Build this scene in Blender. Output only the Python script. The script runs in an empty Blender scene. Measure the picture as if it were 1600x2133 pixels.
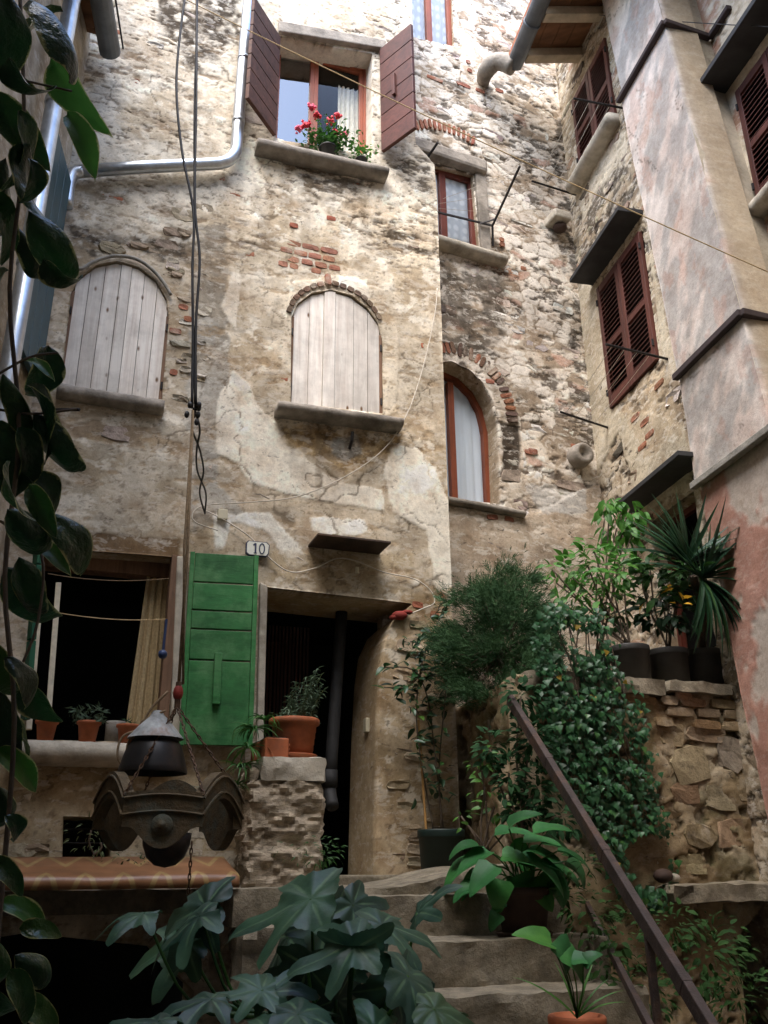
import bpy, bmesh, math, random
import numpy as np
from mathutils import Vector, Matrix, noise as mnoise

random.seed(11)
rng = np.random.default_rng(11)
scene = bpy.context.scene
COL = scene.collection

# ------------------------------------------------------------------ camera
F = 1870.0                                   # focal length in pixels of the 1600 x 2133 photograph
PIT, ROLL = math.radians(21.82), math.radians(-0.47)
_cp, _sp = math.cos(PIT), math.sin(PIT)
_r0 = np.array([1, 0, 0.]); FW = np.array([0, _cp, _sp]); _u0 = np.array([0, -_sp, _cp])
RT = math.cos(ROLL) * _r0 + math.sin(ROLL) * _u0
UP = -math.sin(ROLL) * _r0 + math.cos(ROLL) * _u0
CAM = np.array([0, 0, 1.65])
cam = bpy.data.cameras.new('camera'); camo = bpy.data.objects.new('camera', cam); COL.objects.link(camo)
cam.sensor_fit = 'VERTICAL'; cam.sensor_height = 36.0; cam.sensor_width = 27.0
cam.lens = F / 2133.0 * 36.0
cam.clip_start = 0.05; cam.clip_end = 500
m = Matrix.Identity(4)
for i in range(3):
    m[i][0] = RT[i]; m[i][1] = UP[i]; m[i][2] = -FW[i]; m[i][3] = CAM[i]
camo.matrix_world = m
scene.camera = camo

# ------------------------------------------------------------------ sky, sun, exposure
SUN_EL, SUN_AZ = math.radians(56), math.radians(203)      # azimuth clockwise from +Y: behind the camera, to the left
world = bpy.data.worlds.new('World'); scene.world = world; world.use_nodes = True
wn = world.node_tree.nodes; wl = world.node_tree.links
sky = wn.new('ShaderNodeTexSky'); sky.sky_type = 'NISHITA'; sky.sun_disc = False
sky.sun_elevation = SUN_EL; sky.sun_rotation = SUN_AZ
sky.air_density = 1.0; sky.dust_density = 1.4; sky.ozone_density = 1.0
bg = wn['Background']; bg.inputs['Strength'].default_value = 0.15
wl.new(sky.outputs[0], bg.inputs['Color'])
sl = bpy.data.lights.new('sun', 'SUN'); so = bpy.data.objects.new('sun', sl); COL.objects.link(so)
sl.energy = 1.0; sl.angle = math.radians(60); sl.color = (1.0, 0.93, 0.82)
sd = Vector((math.sin(SUN_AZ) * math.cos(SUN_EL), math.cos(SUN_AZ) * math.cos(SUN_EL), math.sin(SUN_EL)))
so.rotation_euler = (-sd).to_track_quat('-Z', 'Y').to_euler()
so.location = (0, 0, 20)
scene.view_settings.view_transform = 'Standard'
scene.view_settings.look = 'None'
scene.view_settings.exposure = 2.7
scene.view_settings.gamma = 1.0
scene.view_settings.use_curve_mapping = False
scene.cycles.max_bounces = 8
scene.cycles.use_denoising = True

# ------------------------------------------------------------------ pixel helpers (photo pixel -> real place)
def ray(x, y): return RT * (x - 800) - UP * (y - 1066.5) + FW * F
def atz(x, y, z):
    d = ray(x, y); return CAM + d * ((z - CAM[2]) / d[2])
def atd(x, y, dist):
    d = ray(x, y); return CAM + d * dist / math.hypot(d[0], d[1])
class Plane:
    def __init__(s, p, az, left=False):
        a = math.radians(az); s.p = np.array([p[0], p[1], 0.0])
        s.du = np.array([math.sin(a), math.cos(a), 0]); s.n = np.array([math.cos(a), -math.sin(a), 0])
        if left: s.n = -s.n
    def pt(s, x, y, h=0):
        d = ray(x, y); o = s.p + s.n * h
        return CAM + d * (((o - CAM) @ s.n) / (d @ s.n))
    def uv(s, x, y, h=0):
        q = s.pt(x, y, h) - s.p; return (float(q @ s.du), float(q[2]))
    def at(s, u, v, h=0):
        return s.p + s.du * u + s.n * h + np.array([0, 0, v])
    def poly(s, pts): return [s.uv(*p) for p in pts]
    def off(s, h):
        q = Plane(s.p, 0); q.p = s.p + s.n * h; q.du = s.du; q.n = s.n; return q
_a = atd(640, 1240, 6.2)
A = Plane(_a, 70)                                  # plastered facade
_c = A.pt(925, 800)
B = Plane(_c - A.n * 0.4, 66)                      # stone wall set back behind the facade's corner
_i = B.pt(1200, 550)
C = Plane(_i, -12.2, True)                         # right-hand house
D = C.off(0.22)                                    # chimney breast on it
_l = A.pt(145, 350)
EW = Plane(_l, -8)                                 # left-hand house, running towards the camera
Rw = Plane((0.95, 5.6), 70)                        # retaining wall of the planted terrace
Z = np.array([0, 0, 1.0])
LAND = 1.60

# ------------------------------------------------------------------ noise
_tab = rng.random((8, 256, 256))
def vn(x, y, s=0):
    xi = np.floor(x).astype(int); yi = np.floor(y).astype(int)
    fx = x - xi; fy = y - yi
    fx = fx * fx * (3 - 2 * fx); fy = fy * fy * (3 - 2 * fy)
    t = _tab[s % 8]; a = xi & 255; b = yi & 255; a1 = (xi + 1) & 255; b1 = (yi + 1) & 255
    return (t[a, b] * (1 - fx) + t[a1, b] * fx) * (1 - fy) + (t[a, b1] * (1 - fx) + t[a1, b1] * fx) * fy
def fbm(x, y, o=4, s=0, g=.5):
    r = 0; amp = 1; tot = 0
    for k in range(o):
        r = r + amp * vn(x * 2 ** k + 17.3 * k + 31 * s, y * 2 ** k + 9.1 * k + 13 * s, s + k); tot += amp; amp *= g
    return r / tot
def voro(x, y, s=0):
    xi = np.floor(x).astype(int); yi = np.floor(y).astype(int)
    f1 = np.full(x.shape, 9.); f2 = np.full(x.shape, 9.); tone = np.zeros(x.shape)
    for i in (-1, 0, 1):
        for j in (-1, 0, 1):
            cx = xi + i; cy = yi + j
            px = cx + _tab[s % 8][cx & 255, cy & 255]; py = cy + _tab[(s + 3) % 8][cx & 255, cy & 255]
            d = np.hypot(x - px, y - py)
            tone = np.where(d < f1, _tab[(s + 5) % 8][cx & 255, cy & 255], tone)
            n1 = np.minimum(f1, d); f2 = np.minimum(f2, np.maximum(f1, d)); f1 = n1
    voro.tone = tone
    return f1, f2
def sst(a, b, x):
    t = np.clip((x - a) / (b - a), 0, 1); return t * t * (3 - 2 * t)
def sdpoly(U, V, poly):
    P = np.array(poly); inside = np.zeros(U.shape, bool); d = np.full(U.shape, 1e9)
    n = len(P)
    for i in range(n):
        a = P[i]; b = P[(i + 1) % n]; e = b - a
        t = np.clip(((U - a[0]) * e[0] + (V - a[1]) * e[1]) / max(e @ e, 1e-12), 0, 1)
        d = np.minimum(d, np.hypot(U - a[0] - t * e[0], V - a[1] - t * e[1]))
        c = ((a[1] > V) != (b[1] > V)) & (U < (b[0] - a[0]) * (V - a[1]) / (b[1] - a[1] if b[1] != a[1] else 1e-9) + a[0])
        inside ^= c
    return np.where(inside, -d, d)
def in_poly(u, v, poly, grow=0.0):
    return float(sdpoly(np.array([u]), np.array([v]), poly)[0]) < grow

# ------------------------------------------------------------------ materials
def new_mat(name):
    mt = bpy.data.materials.new(name); mt.use_nodes = True
    nt = mt.node_tree; b = nt.nodes['Principled BSDF']
    return mt, nt, b
def N(nt, t, **kw):
    n = nt.nodes.new(t)
    for k, v in kw.items():
        if k in n.inputs: n.inputs[k].default_value = v
        else: setattr(n, k, v)
    return n
def coords(nt, scale=(1, 1, 1), kind='Object', rot=(0, 0, 0)):
    tc = N(nt, 'ShaderNodeTexCoord'); mp = N(nt, 'ShaderNodeMapping')
    mp.inputs['Scale'].default_value = scale; mp.inputs['Rotation'].default_value = rot
    nt.links.new(tc.outputs[kind], mp.inputs[0]); return mp.outputs[0]
def geo_coords(nt, scale=(1, 1, 1)):
    g = N(nt, 'ShaderNodeNewGeometry'); mp = N(nt, 'ShaderNodeMapping'); mp.inputs['Scale'].default_value = scale
    nt.links.new(g.outputs['Position'], mp.inputs[0]); return mp.outputs[0]
def mix(nt, a, b, f, blend='MIX'):
    n = N(nt, 'ShaderNodeMix', data_type='RGBA', blend_type=blend)
    for s, v in ((n.inputs[6], a), (n.inputs[7], b), (n.inputs[0], f)):
        if hasattr(v, 'is_linked') or isinstance(v, bpy.types.NodeSocket): nt.links.new(v, s)
        elif isinstance(v, (int, float)): s.default_value = v
        else: s.default_value = (*v, 1)
    return n.outputs[2]
def ramp(nt, fac, stops):
    r = N(nt, 'ShaderNodeValToRGB'); el = r.color_ramp.elements
    while len(el) < len(stops): el.new(0.5)
    for e, (p, c) in zip(el, stops):
        e.position = p; e.color = (*c, 1) if not isinstance(c, (int, float)) else (c, c, c, 1)
    nt.links.new(fac, r.inputs[0]); return r.outputs[0]
def noise(nt, vec, scale, detail=5, rough=.6, dist=0):
    n = N(nt, 'ShaderNodeTexNoise'); n.inputs['Scale'].default_value = scale; n.inputs['Detail'].default_value = detail
    n.inputs['Roughness'].default_value = rough; n.inputs['Distortion'].default_value = dist
    nt.links.new(vec, n.inputs['Vector']); return n.outputs[0]
def bump(nt, b, h, strength=.3, dist=.01):
    n = N(nt, 'ShaderNodeBump'); n.inputs['Strength'].default_value = strength; n.inputs['Distance'].default_value = dist
    nt.links.new(h, n.inputs['Height']); nt.links.new(n.outputs[0], b.inputs['Normal'])
MATS = {}
def simple(name, col, rough=.7, var=.35, scale=9, bstr=.25, bscale=60, metal=0, spec=.4, dirt=None, stretch=(1, 1, 1), space='geo'):
    mt, nt, b = new_mat(name)
    v = geo_coords(nt, stretch) if space == 'geo' else coords(nt, stretch)
    n1 = noise(nt, v, scale); f = ramp(nt, n1, [(.3, 1 - var), (.7, 1 + var * .4)])
    c = mix(nt, col, f, 1.0, 'MULTIPLY')
    if dirt:
        n2 = noise(nt, v, scale * .4, 6, .7); f2 = ramp(nt, n2, [(.5, 0.0), (.68, .8)])
        c = mix(nt, c, dirt, f2)
    nt.links.new(c, b.inputs['Base Color'])
    b.inputs['Roughness'].default_value = rough; b.inputs['Metallic'].default_value = metal
    b.inputs['Specular IOR Level'].default_value = spec
    if bstr: bump(nt, b, noise(nt, v, bscale, 7, .7), bstr, .012 if bstr > .45 else .004)
    MATS[name] = mt; return mt
def wall_mat(name, fine=.5, rough=.92, flake=.4, crev=.5, brown=.4, tint=(1.0, .99, .93)):
    mt, nt, b = new_mat(name); v = geo_coords(nt)
    at = N(nt, 'ShaderNodeAttribute'); at.attribute_name = 'Col'
    n1 = noise(nt, v, 38, 8, .72); f1 = ramp(nt, n1, [(.28, .62), (.5, .97), (.75, 1.16)])
    n2 = noise(nt, v, 130, 4, .7); f2 = ramp(nt, n2, [(.3, .8), (.7, 1.1)])
    n4 = noise(nt, v, 7, 6, .7); f4 = ramp(nt, n4, [(.3, .8), (.65, 1.08)])
    c = mix(nt, mix(nt, at.outputs['Color'], tint, 1.0, 'MULTIPLY'), f1, fine * 1.3, 'MULTIPLY'); c = mix(nt, c, f2, fine, 'MULTIPLY'); c = mix(nt, c, f4, .8, 'MULTIPLY')
    va = geo_coords(nt, (1, 1, 2.2)); vw = N(nt, 'ShaderNodeVectorMath', operation='ADD'); nt.links.new(va, vw.inputs[0])
    nb = noise(nt, v, 3.1, 7, .7); fb = ramp(nt, nb, [(.5, 0.0), (.66, brown)]); c = mix(nt, c, mix(nt, c, (.52, .36, .22), 1.0, 'MULTIPLY'), fb)
    nf = noise(nt, va, 8.5, 10, .72, .4); ff = ramp(nt, nf, [(.53, 0.0), (.58, flake), (.72, flake)]); c = mix(nt, c, (.74, .69, .60), ff)
    nc = noise(nt, va, 11.0, 10, .74, .8); fc = ramp(nt, nc, [(.595, 0.0), (.64, crev)]); c = mix(nt, c, (.075, .055, .04), fc)
    ng = noise(nt, va, 27.0, 6, .7, .3); fg = ramp(nt, ng, [(.62, 0.0), (.68, crev * .8)]); c = mix(nt, c, (.16, .115, .08), fg)
    nt.links.new(c, b.inputs['Base Color']); b.inputs['Roughness'].default_value = rough
    b.inputs['Specular IOR Level'].default_value = .15
    h = N(nt, 'ShaderNodeMath', operation='ADD'); nt.links.new(n1, h.inputs[0])
    n3 = noise(nt, v, 16, 8, .75); nt.links.new(n3, h.inputs[1])
    bump(nt, b, h.outputs[0], .5, .006)
    MATS[name] = mt; return mt
def piece_mat(name, rough=.9, lichen=.55, scale=22):
    # colour of the piece comes from the piece itself (object colour), mottled
    mt, nt, b = new_mat(name); v = geo_coords(nt)
    oi = N(nt, 'ShaderNodeObjectInfo')
    n1 = noise(nt, v, scale, 8, .7); f1 = ramp(nt, n1, [(.3, .55), (.55, 1.0), (.75, 1.25)])
    c = mix(nt, oi.outputs['Color'], f1, .9, 'MULTIPLY')
    n2 = noise(nt, v, 9, 8, .75); f2 = ramp(nt, n2, [(lichen, 0.0), (lichen + .14, .75)])
    c = mix(nt, c, (.075, .062, .048), f2)
    n4 = noise(nt, v, 5.3, 5, .6); f4 = ramp(nt, n4, [(.56, 0.0), (.7, .6)])
    c = mix(nt, c, (.5, .44, .35), f4)
    nt.links.new(c, b.inputs['Base Color']); b.inputs['Roughness'].default_value = rough
    b.inputs['Specular IOR Level'].default_value = .2
    h = N(nt, 'ShaderNodeMath', operation='ADD'); nt.links.new(n1, h.inputs[0]); n3 = noise(nt, v, 60, 6, .7); nt.links.new(n3, h.inputs[1])
    bump(nt, b, h.outputs[0], .6, .012)
    MATS[name] = mt; return mt
def wood_mat(name, col, dark, axis='z', scale=1.0, rough=.75, grain=.6, knots=False, paint_wear=None, fade=None):
    mt, nt, b = new_mat(name)
    st = {'z': (22, 22, 1.1), 'x': (1.1, 22, 22), 'y': (22, 1.1, 22)}[axis]
    v = coords(nt, tuple(s * scale for s in st)); oi = N(nt, 'ShaderNodeObjectInfo')
    ad = N(nt, 'ShaderNodeVectorMath', operation='ADD'); nt.links.new(v, ad.inputs[0])
    sc = N(nt, 'ShaderNodeMath', operation='MULTIPLY'); sc.inputs[1].default_value = 37.0; nt.links.new(oi.outputs['Random'], sc.inputs[0])
    nt.links.new(sc.outputs[0], ad.inputs[1]); v = ad.outputs[0]
    n1 = noise(nt, v, 1.0, 6, .7, .6); f = ramp(nt, n1, [(.3, 0.0), (.62, 1.0)])
    c = mix(nt, dark, col, f)
    rr = ramp(nt, oi.outputs['Random'], [(0, .74), (1, 1.1)]); c = mix(nt, c, rr, 1.0, 'MULTIPLY')
    v2 = geo_coords(nt)
    n2 = noise(nt, v2, 3.2, 6, .7); f2 = ramp(nt, n2, [(.42, 1.0), (.75, .62)]); c = mix(nt, c, f2, 1.0, 'MULTIPLY')
    if knots:
        vo = N(nt, 'ShaderNodeTexVoronoi'); vo.inputs['Scale'].default_value = 1.0
        mp = geo_coords(nt, (9, 9, 4.2)); nt.links.new(mp, vo.inputs['Vector'])
        kf = ramp(nt, vo.outputs['Distance'], [(.06, 1.0), (.13, 0.0)]); c = mix(nt, c, (.16, .09, .045), kf)
    if fade:
        n6 = noise(nt, v2, 5.0, 7, .7); f6 = ramp(nt, n6, [(.46, 0.0), (.66, .75)]); c = mix(nt, c, fade, f6)
    if paint_wear:
        n5 = noise(nt, v2, 26, 6, .8); f5 = ramp(nt, n5, [(.6, 0.0), (.72, .8)]); c = mix(nt, c, paint_wear, f5)
    nt.links.new(c, b.inputs['Base Color']); b.inputs['Roughness'].default_value = rough; b.inputs['Specular IOR Level'].default_value = .3
    bump(nt, b, n1, grain, .004)
    MATS[name] = mt; return mt
def leaf_mat(name, col, col2, rough=.45, trans=.25, spec=.5, edge=None, ethr=(1.06, 1.13), crinkle=.003):
    mt, nt, b = new_mat(name); oi = N(nt, 'ShaderNodeObjectInfo'); v = geo_coords(nt)
    n1 = noise(nt, v, 11, 3); f = ramp(nt, n1, [(.35, 0.0), (.65, 1.0)]); c = mix(nt, col, col2, f)
    rr = ramp(nt, oi.outputs['Random'], [(0, (.65, .65, .62)), (.45, (1, 1, 1)), (.8, (1.25, 1.2, .95)), (1, (1.9, 1.35, .7))]); c = mix(nt, c, rr, 1.0, 'MULTIPLY')
    if edge:
        at = N(nt, 'ShaderNodeAttribute'); at.attribute_name = 'Edge'
        n2 = noise(nt, v, 30, 5, .7); ma = N(nt, 'ShaderNodeMath', operation='MULTIPLY_ADD'); nt.links.new(n2, ma.inputs[0])
        ma.inputs[1].default_value = .7; nt.links.new(at.outputs['Fac'], ma.inputs[2])
        mr = N(nt, 'ShaderNodeMapRange'); mr.inputs[1].default_value = ethr[0]; mr.inputs[2].default_value = ethr[1]; nt.links.new(ma.outputs[0], mr.inputs[0]); fe = mr.outputs[0]
        c = mix(nt, c, edge, fe)
    nt.links.new(c, b.inputs['Base Color']); b.inputs['Roughness'].default_value = rough
    b.inputs['Specular IOR Level'].default_value = spec
    tr = N(nt, 'ShaderNodeBsdfTranslucent'); nt.links.new(c, tr.inputs[0])
    ms = N(nt, 'ShaderNodeMixShader'); ms.inputs[0].default_value = trans
    nt.links.new(b.outputs[0], ms.inputs[1]); nt.links.new(tr.outputs[0], ms.inputs[2])
    nt.links.new(ms.outputs[0], nt.nodes['Material Output'].inputs[0])
    bump(nt, b, noise(nt, v, 60 if crinkle < .01 else 30, 4), .35 if crinkle < .01 else .7, crinkle)
    MATS[name] = mt; return mt
def glass_mat(name, tint=(.8, .85, .9), refl=.12, ior=1.4):
    mt, nt, b = new_mat(name); nt.nodes.remove(b)
    t = N(nt, 'ShaderNodeBsdfTransparent'); t.inputs[0].default_value = (*tint, 1)
    g = N(nt, 'ShaderNodeBsdfGlossy'); g.inputs['Roughness'].default_value = .02
    lw = N(nt, 'ShaderNodeFresnel'); lw.inputs[0].default_value = ior
    ad = N(nt, 'ShaderNodeMath', operation='ADD'); ad.inputs[1].default_value = refl; nt.links.new(lw.outputs[0], ad.inputs[0])
    ms = N(nt, 'ShaderNodeMixShader'); nt.links.new(ad.outputs[0], ms.inputs[0]); nt.links.new(t.outputs[0], ms.inputs[1]); nt.links.new(g.outputs[0], ms.inputs[2])
    nt.links.new(ms.outputs[0], nt.nodes['Material Output'].inputs[0]); MATS[name] = mt; return mt
def lace_mat(name, col=(.92, .93, .94), open_=(.0, .0), bands=9.0):
    mt, nt, b = new_mat(name); uv = N(nt, 'ShaderNodeUVMap'); 
    mp = N(nt, 'ShaderNodeMapping'); mp.inputs['Scale'].default_value = (8, bands, 1); nt.links.new(uv.outputs[0], mp.inputs[0])
    vo = N(nt, 'ShaderNodeTexVoronoi'); vo.inputs['Scale'].default_value = 1.0; vo.inputs['Randomness'].default_value = .25; nt.links.new(mp.outputs[0], vo.inputs['Vector'])
    f = ramp(nt, vo.outputs['Distance'], [(.25, 1.0), (.42, .35)])
    c = mix(nt, (.66, .70, .74), col, f); nt.links.new(c, b.inputs['Base Color']); b.inputs['Roughness'].default_value = .9
    a = ramp(nt, vo.outputs['Distance'], [(.25, 1.0), (.45, .93)])
    nt.links.new(a, b.inputs['Alpha'])
    MATS[name] = mt; return mt
wall_mat('facade_plaster', .5, .92, .3, .6, .42); wall_mat('rubble_mortar', .75, .92, .5, .9, .4, (1.0, .985, .95)); wall_mat('chimney_plaster', .45, .92, .12, .12, .25, (1, 1, 1)); wall_mat('old_render', .5, .92, .3, .35, .4); wall_mat('terrace_masonry', .7, .92, .1, .85, .6)
piece_mat('stone'); piece_mat('brick', .9, .62); piece_mat('dark_stone', .92, .5)
simple('sill_stone', (.34, .30, .25), .88, .5, 7, .6, 40, dirt=(.10, .085, .065))
simple('pedestal_stone', (.46, .38, .28), .9, .6, 11, .95, 30, dirt=(.12, .085, .05), stretch=(1, 1, 3.0))
simple('pale_stone', (.52, .47, .38), .85, .35, 8, .5, 50, dirt=(.2, .17, .13))
simple('step_stone', (.27, .23, .165), .9, .55, 11, .95, 40, dirt=(.12, .10, .062))
simple('slate', (.035, .036, .038), .7, .4, 8, .3, 40)
simple('rust_sheet', (.05, .032, .024), .75, .5, 9, .3, 50, dirt=(.1, .055, .03))
simple('cement', (.33, .31, .27), .9, .4, 10, .6, 50, dirt=(.12, .11, .09))
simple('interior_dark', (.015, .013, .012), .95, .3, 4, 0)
simple('galvanised', (.55, .59, .63), .33, .3, 12, .08, 30, metal=.85)
simple('grey_gutter', (.13, .145, .16), .55, .35, 8, .1, 30, metal=.3)
simple('black_iron', (.025, .022, .022), .6, .4, 20, .3, 80, metal=.3)
simple('rusty_rail', (.062, .043, .038), .65, .5, 16, .5, 70, metal=.1, dirt=(.12, .06, .035))
simple('chain_iron', (.10, .055, .03), .7, .5, 40, .3, 90, metal=.3)
simple('black_pot_metal', (.018, .017, .018), .42, .4, 10, .15, 30, metal=.3, dirt=(.06, .035, .025))
simple('cone_metal', (.42, .44, .43), .6, .6, 16, .3, 50, dirt=(.22, .10, .05), stretch=(1, 1, .35))
simple('carved_wood', (.105, .072, .034), .75, .5, 18, .7, 45, dirt=(.07, .09, .075))
simple('cable_black', (.02, .02, .022), .5, .2, 10, 0)
simple('rope', (.27, .19, .11), .9, .4, 60, .6, 200)
simple('cord_yellow', (.62, .45, .24), .8, .2, 30, 0)
simple('cord_white', (.62, .56, .47), .7, .25, 30, 0)
simple('terracotta', (.42, .12, .045), .75, .35, 10, .25, 60, dirt=(.20, .10, .06))
simple('dark_clay', (.06, .035, .025), .8, .4, 10, .3, 50)
simple('pot_green', (.008, .022, .018), .55, .3, 10, .1, 40)
simple('pot_black', (.045, .043, .04), .6, .35, 10, .1, 40)
simple('soil', (.035, .025, .016), .95, .4, 40, .8, 80)
simple('bark', (.14, .105, .075), .9, .55, 14, .9, 40, stretch=(1, 1, .3))
simple('pale_bark', (.30, .26, .20), .9, .5, 14, .9, 40, stretch=(1, 1, .3))
simple('bamboo', (.40, .22, .07), .6, .3, 10, .2, 30)
simple('curtain_ochre', (.55, .42, .23), .9, .25, 60, .8, 160)
simple('curtain_cream', (.78, .71, .55), .9, .2, 20, .3, 90)
simple('curtain_grey', (.66, .72, .78), .9, .12, 5, .35, 160, stretch=(3, 3, .2))
simple('enamel', (.72, .72, .64), .35, .1, 20, 0)
simple('numeral_ink', (.03, .04, .09), .5, .1, 20, 0)
simple('box_cream', (.55, .5, .36), .6, .1, 20, 0)
simple('blue_ball', (.03, .055, .14), .4, .2, 20, 0)
simple('red_cloth', (.24, .028, .018), .8, .3, 20, .3, 80)
simple('petal', (.72, .035, .06), .6, .35, 40, 0)
simple('petal_pink', (.8, .11, .2), .6, .35, 40, 0)
simple('teal_paint', (.025, .075, .095), .45, .3, 10, .1, 40)
simple('ground_earth', (.10, .085, .065), .95, .5, 3, .8, 20)
simple('eave_board', (.26, .125, .06), .8, .45, 6, .5, 40, stretch=(.4, 1.6, 1))
simple('rafter_wood', (.58, .48, .34), .85, .35, 6, .5, 30)
simple('roof_tile', (.34, .13, .07), .85, .4, 6, .4, 30)
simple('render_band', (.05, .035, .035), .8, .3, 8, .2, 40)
wood_mat('plank_pale', (.90, .85, .77), (.66, .575, .50), 'z', 1.0, .8, .35, knots=True)
wood_mat('frame_orange', (.36, .10, .045), (.22, .06, .03), 'z', 1, .45, .2)
wood_mat('frame_brown', (.17, .042, .026), (.085, .022, .015), 'z', 1, .5, .2)
wood_mat('shutter_brown', (.135, .047, .034), (.072, .027, .021), 'x', 1, .55, .3)
wood_mat('shutter_dark', (.13, .06, .04), (.06, .03, .022), 'x', 1, .7, .4)
wood_mat('louvre_brown', (.135, .046, .034), (.078, .027, .021), 'z', 1, .5, .2)
wood_mat('green_paint', (.042, .21, .06), (.022, .12, .034), 'x', .9, .6, .7, paint_wear=(.012, .075, .02), fade=(.10, .25, .10))
wood_mat('green_old', (.02, .12, .06), (.012, .07, .04), 'z', .9, .6, .4)
wood_mat('jamb_wood', (.26, .15, .09), (.12, .07, .045), 'z', 1, .8, .4)
wood_mat('door_wood', (.075, .03, .02), (.03, .014, .01), 'z', 1, .7, .3)
leaf_mat('leaf_fig', (.014, .052, .034), (.055, .13, .075), .48, .2, .5, edge=(.12, .22, .11), ethr=(.75, 1.15))
leaf_mat('leaf_variegated', (.008, .03, .010), (.016, .06, .018), .3, .3, .5, edge=(.34, .34, .13), ethr=(1.26, 1.36), crinkle=.012)
leaf_mat('leaf_variegated_backlit', (.03, .11, .018), (.06, .18, .03), .35, .45, .5, edge=(.40, .42, .17), ethr=(1.2, 1.3), crinkle=.008)  # brighter copy of the climber leaf: light from behind put into its colour
leaf_mat('leaf_hosta', (.022, .12, .032), (.04, .17, .045), .5, .22, .4)
leaf_mat('leaf_ivy', (.014, .07, .022), (.035, .125, .05), .42, .15, .5)
leaf_mat('leaf_bright', (.045, .17, .022), (.09, .25, .035), .5, .3, .4)
leaf_mat('leaf_mid', (.028, .10, .022), (.05, .15, .03), .5, .25, .4)
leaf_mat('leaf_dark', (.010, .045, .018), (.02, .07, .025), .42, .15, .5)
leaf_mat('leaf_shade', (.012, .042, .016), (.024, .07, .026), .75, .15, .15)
leaf_mat('leaf_yucca', (.016, .058, .030), (.028, .085, .042), .45, .1, .45)
leaf_mat('leaf_conifer', (.028, .085, .030), (.065, .15, .055), .7, .12, .25)
leaf_mat('leaf_yellow', (.34, .22, .025), (.42, .30, .04), .6, .3, .3)
leaf_mat('leaf_grey', (.06, .10, .07), (.085, .13, .09), .6, .2, .3)
glass_mat('glass', (.95, .97, .98), .0, 1.3); glass_mat('glass_sky', (.9, .93, .95), .0, 1.2); glass_mat('glass_bright', (.6, .65, .7), .2, 1.45)
lace_mat('lace')
def cloth_print(name):
    mt, nt, b = new_mat(name); uv = N(nt, 'ShaderNodeUVMap')
    sp = N(nt, 'ShaderNodeSeparateXYZ'); nt.links.new(uv.outputs[0], sp.inputs[0])
    def M(op, a, bb=None):
        n = N(nt, 'ShaderNodeMath', operation=op)
        for k, v in enumerate((a, bb)):
            if v is None: continue
            if isinstance(v, (int, float)): n.inputs[k].default_value = v
            else: nt.links.new(v, n.inputs[k])
        return n.outputs[0]
    fx = M('FRACT', M('MULTIPLY', sp.outputs[0], 5.2)); tri = M('ABSOLUTE', M('SUBTRACT', fx, .5))
    zz = M('ABSOLUTE', M('SUBTRACT', M('FRACT', M('ADD', M('MULTIPLY', tri, 1.1), M('MULTIPLY', sp.outputs[1], 2.2))), .5))
    f = ramp(nt, zz, [(.06, 1.0), (.1, 0.0)])
    c = mix(nt, (.27, .125, .055), (.38, .25, .10), f)
    n1 = noise(nt, geo_coords(nt), 6); fv = ramp(nt, n1, [(.3, .6), (.7, 1.1)]); c = mix(nt, c, fv, 1.0, 'MULTIPLY')
    nt.links.new(c, b.inputs['Base Color']); b.inputs['Roughness'].default_value = .45; MATS[name] = mt
cloth_print('oilcloth')

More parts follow.
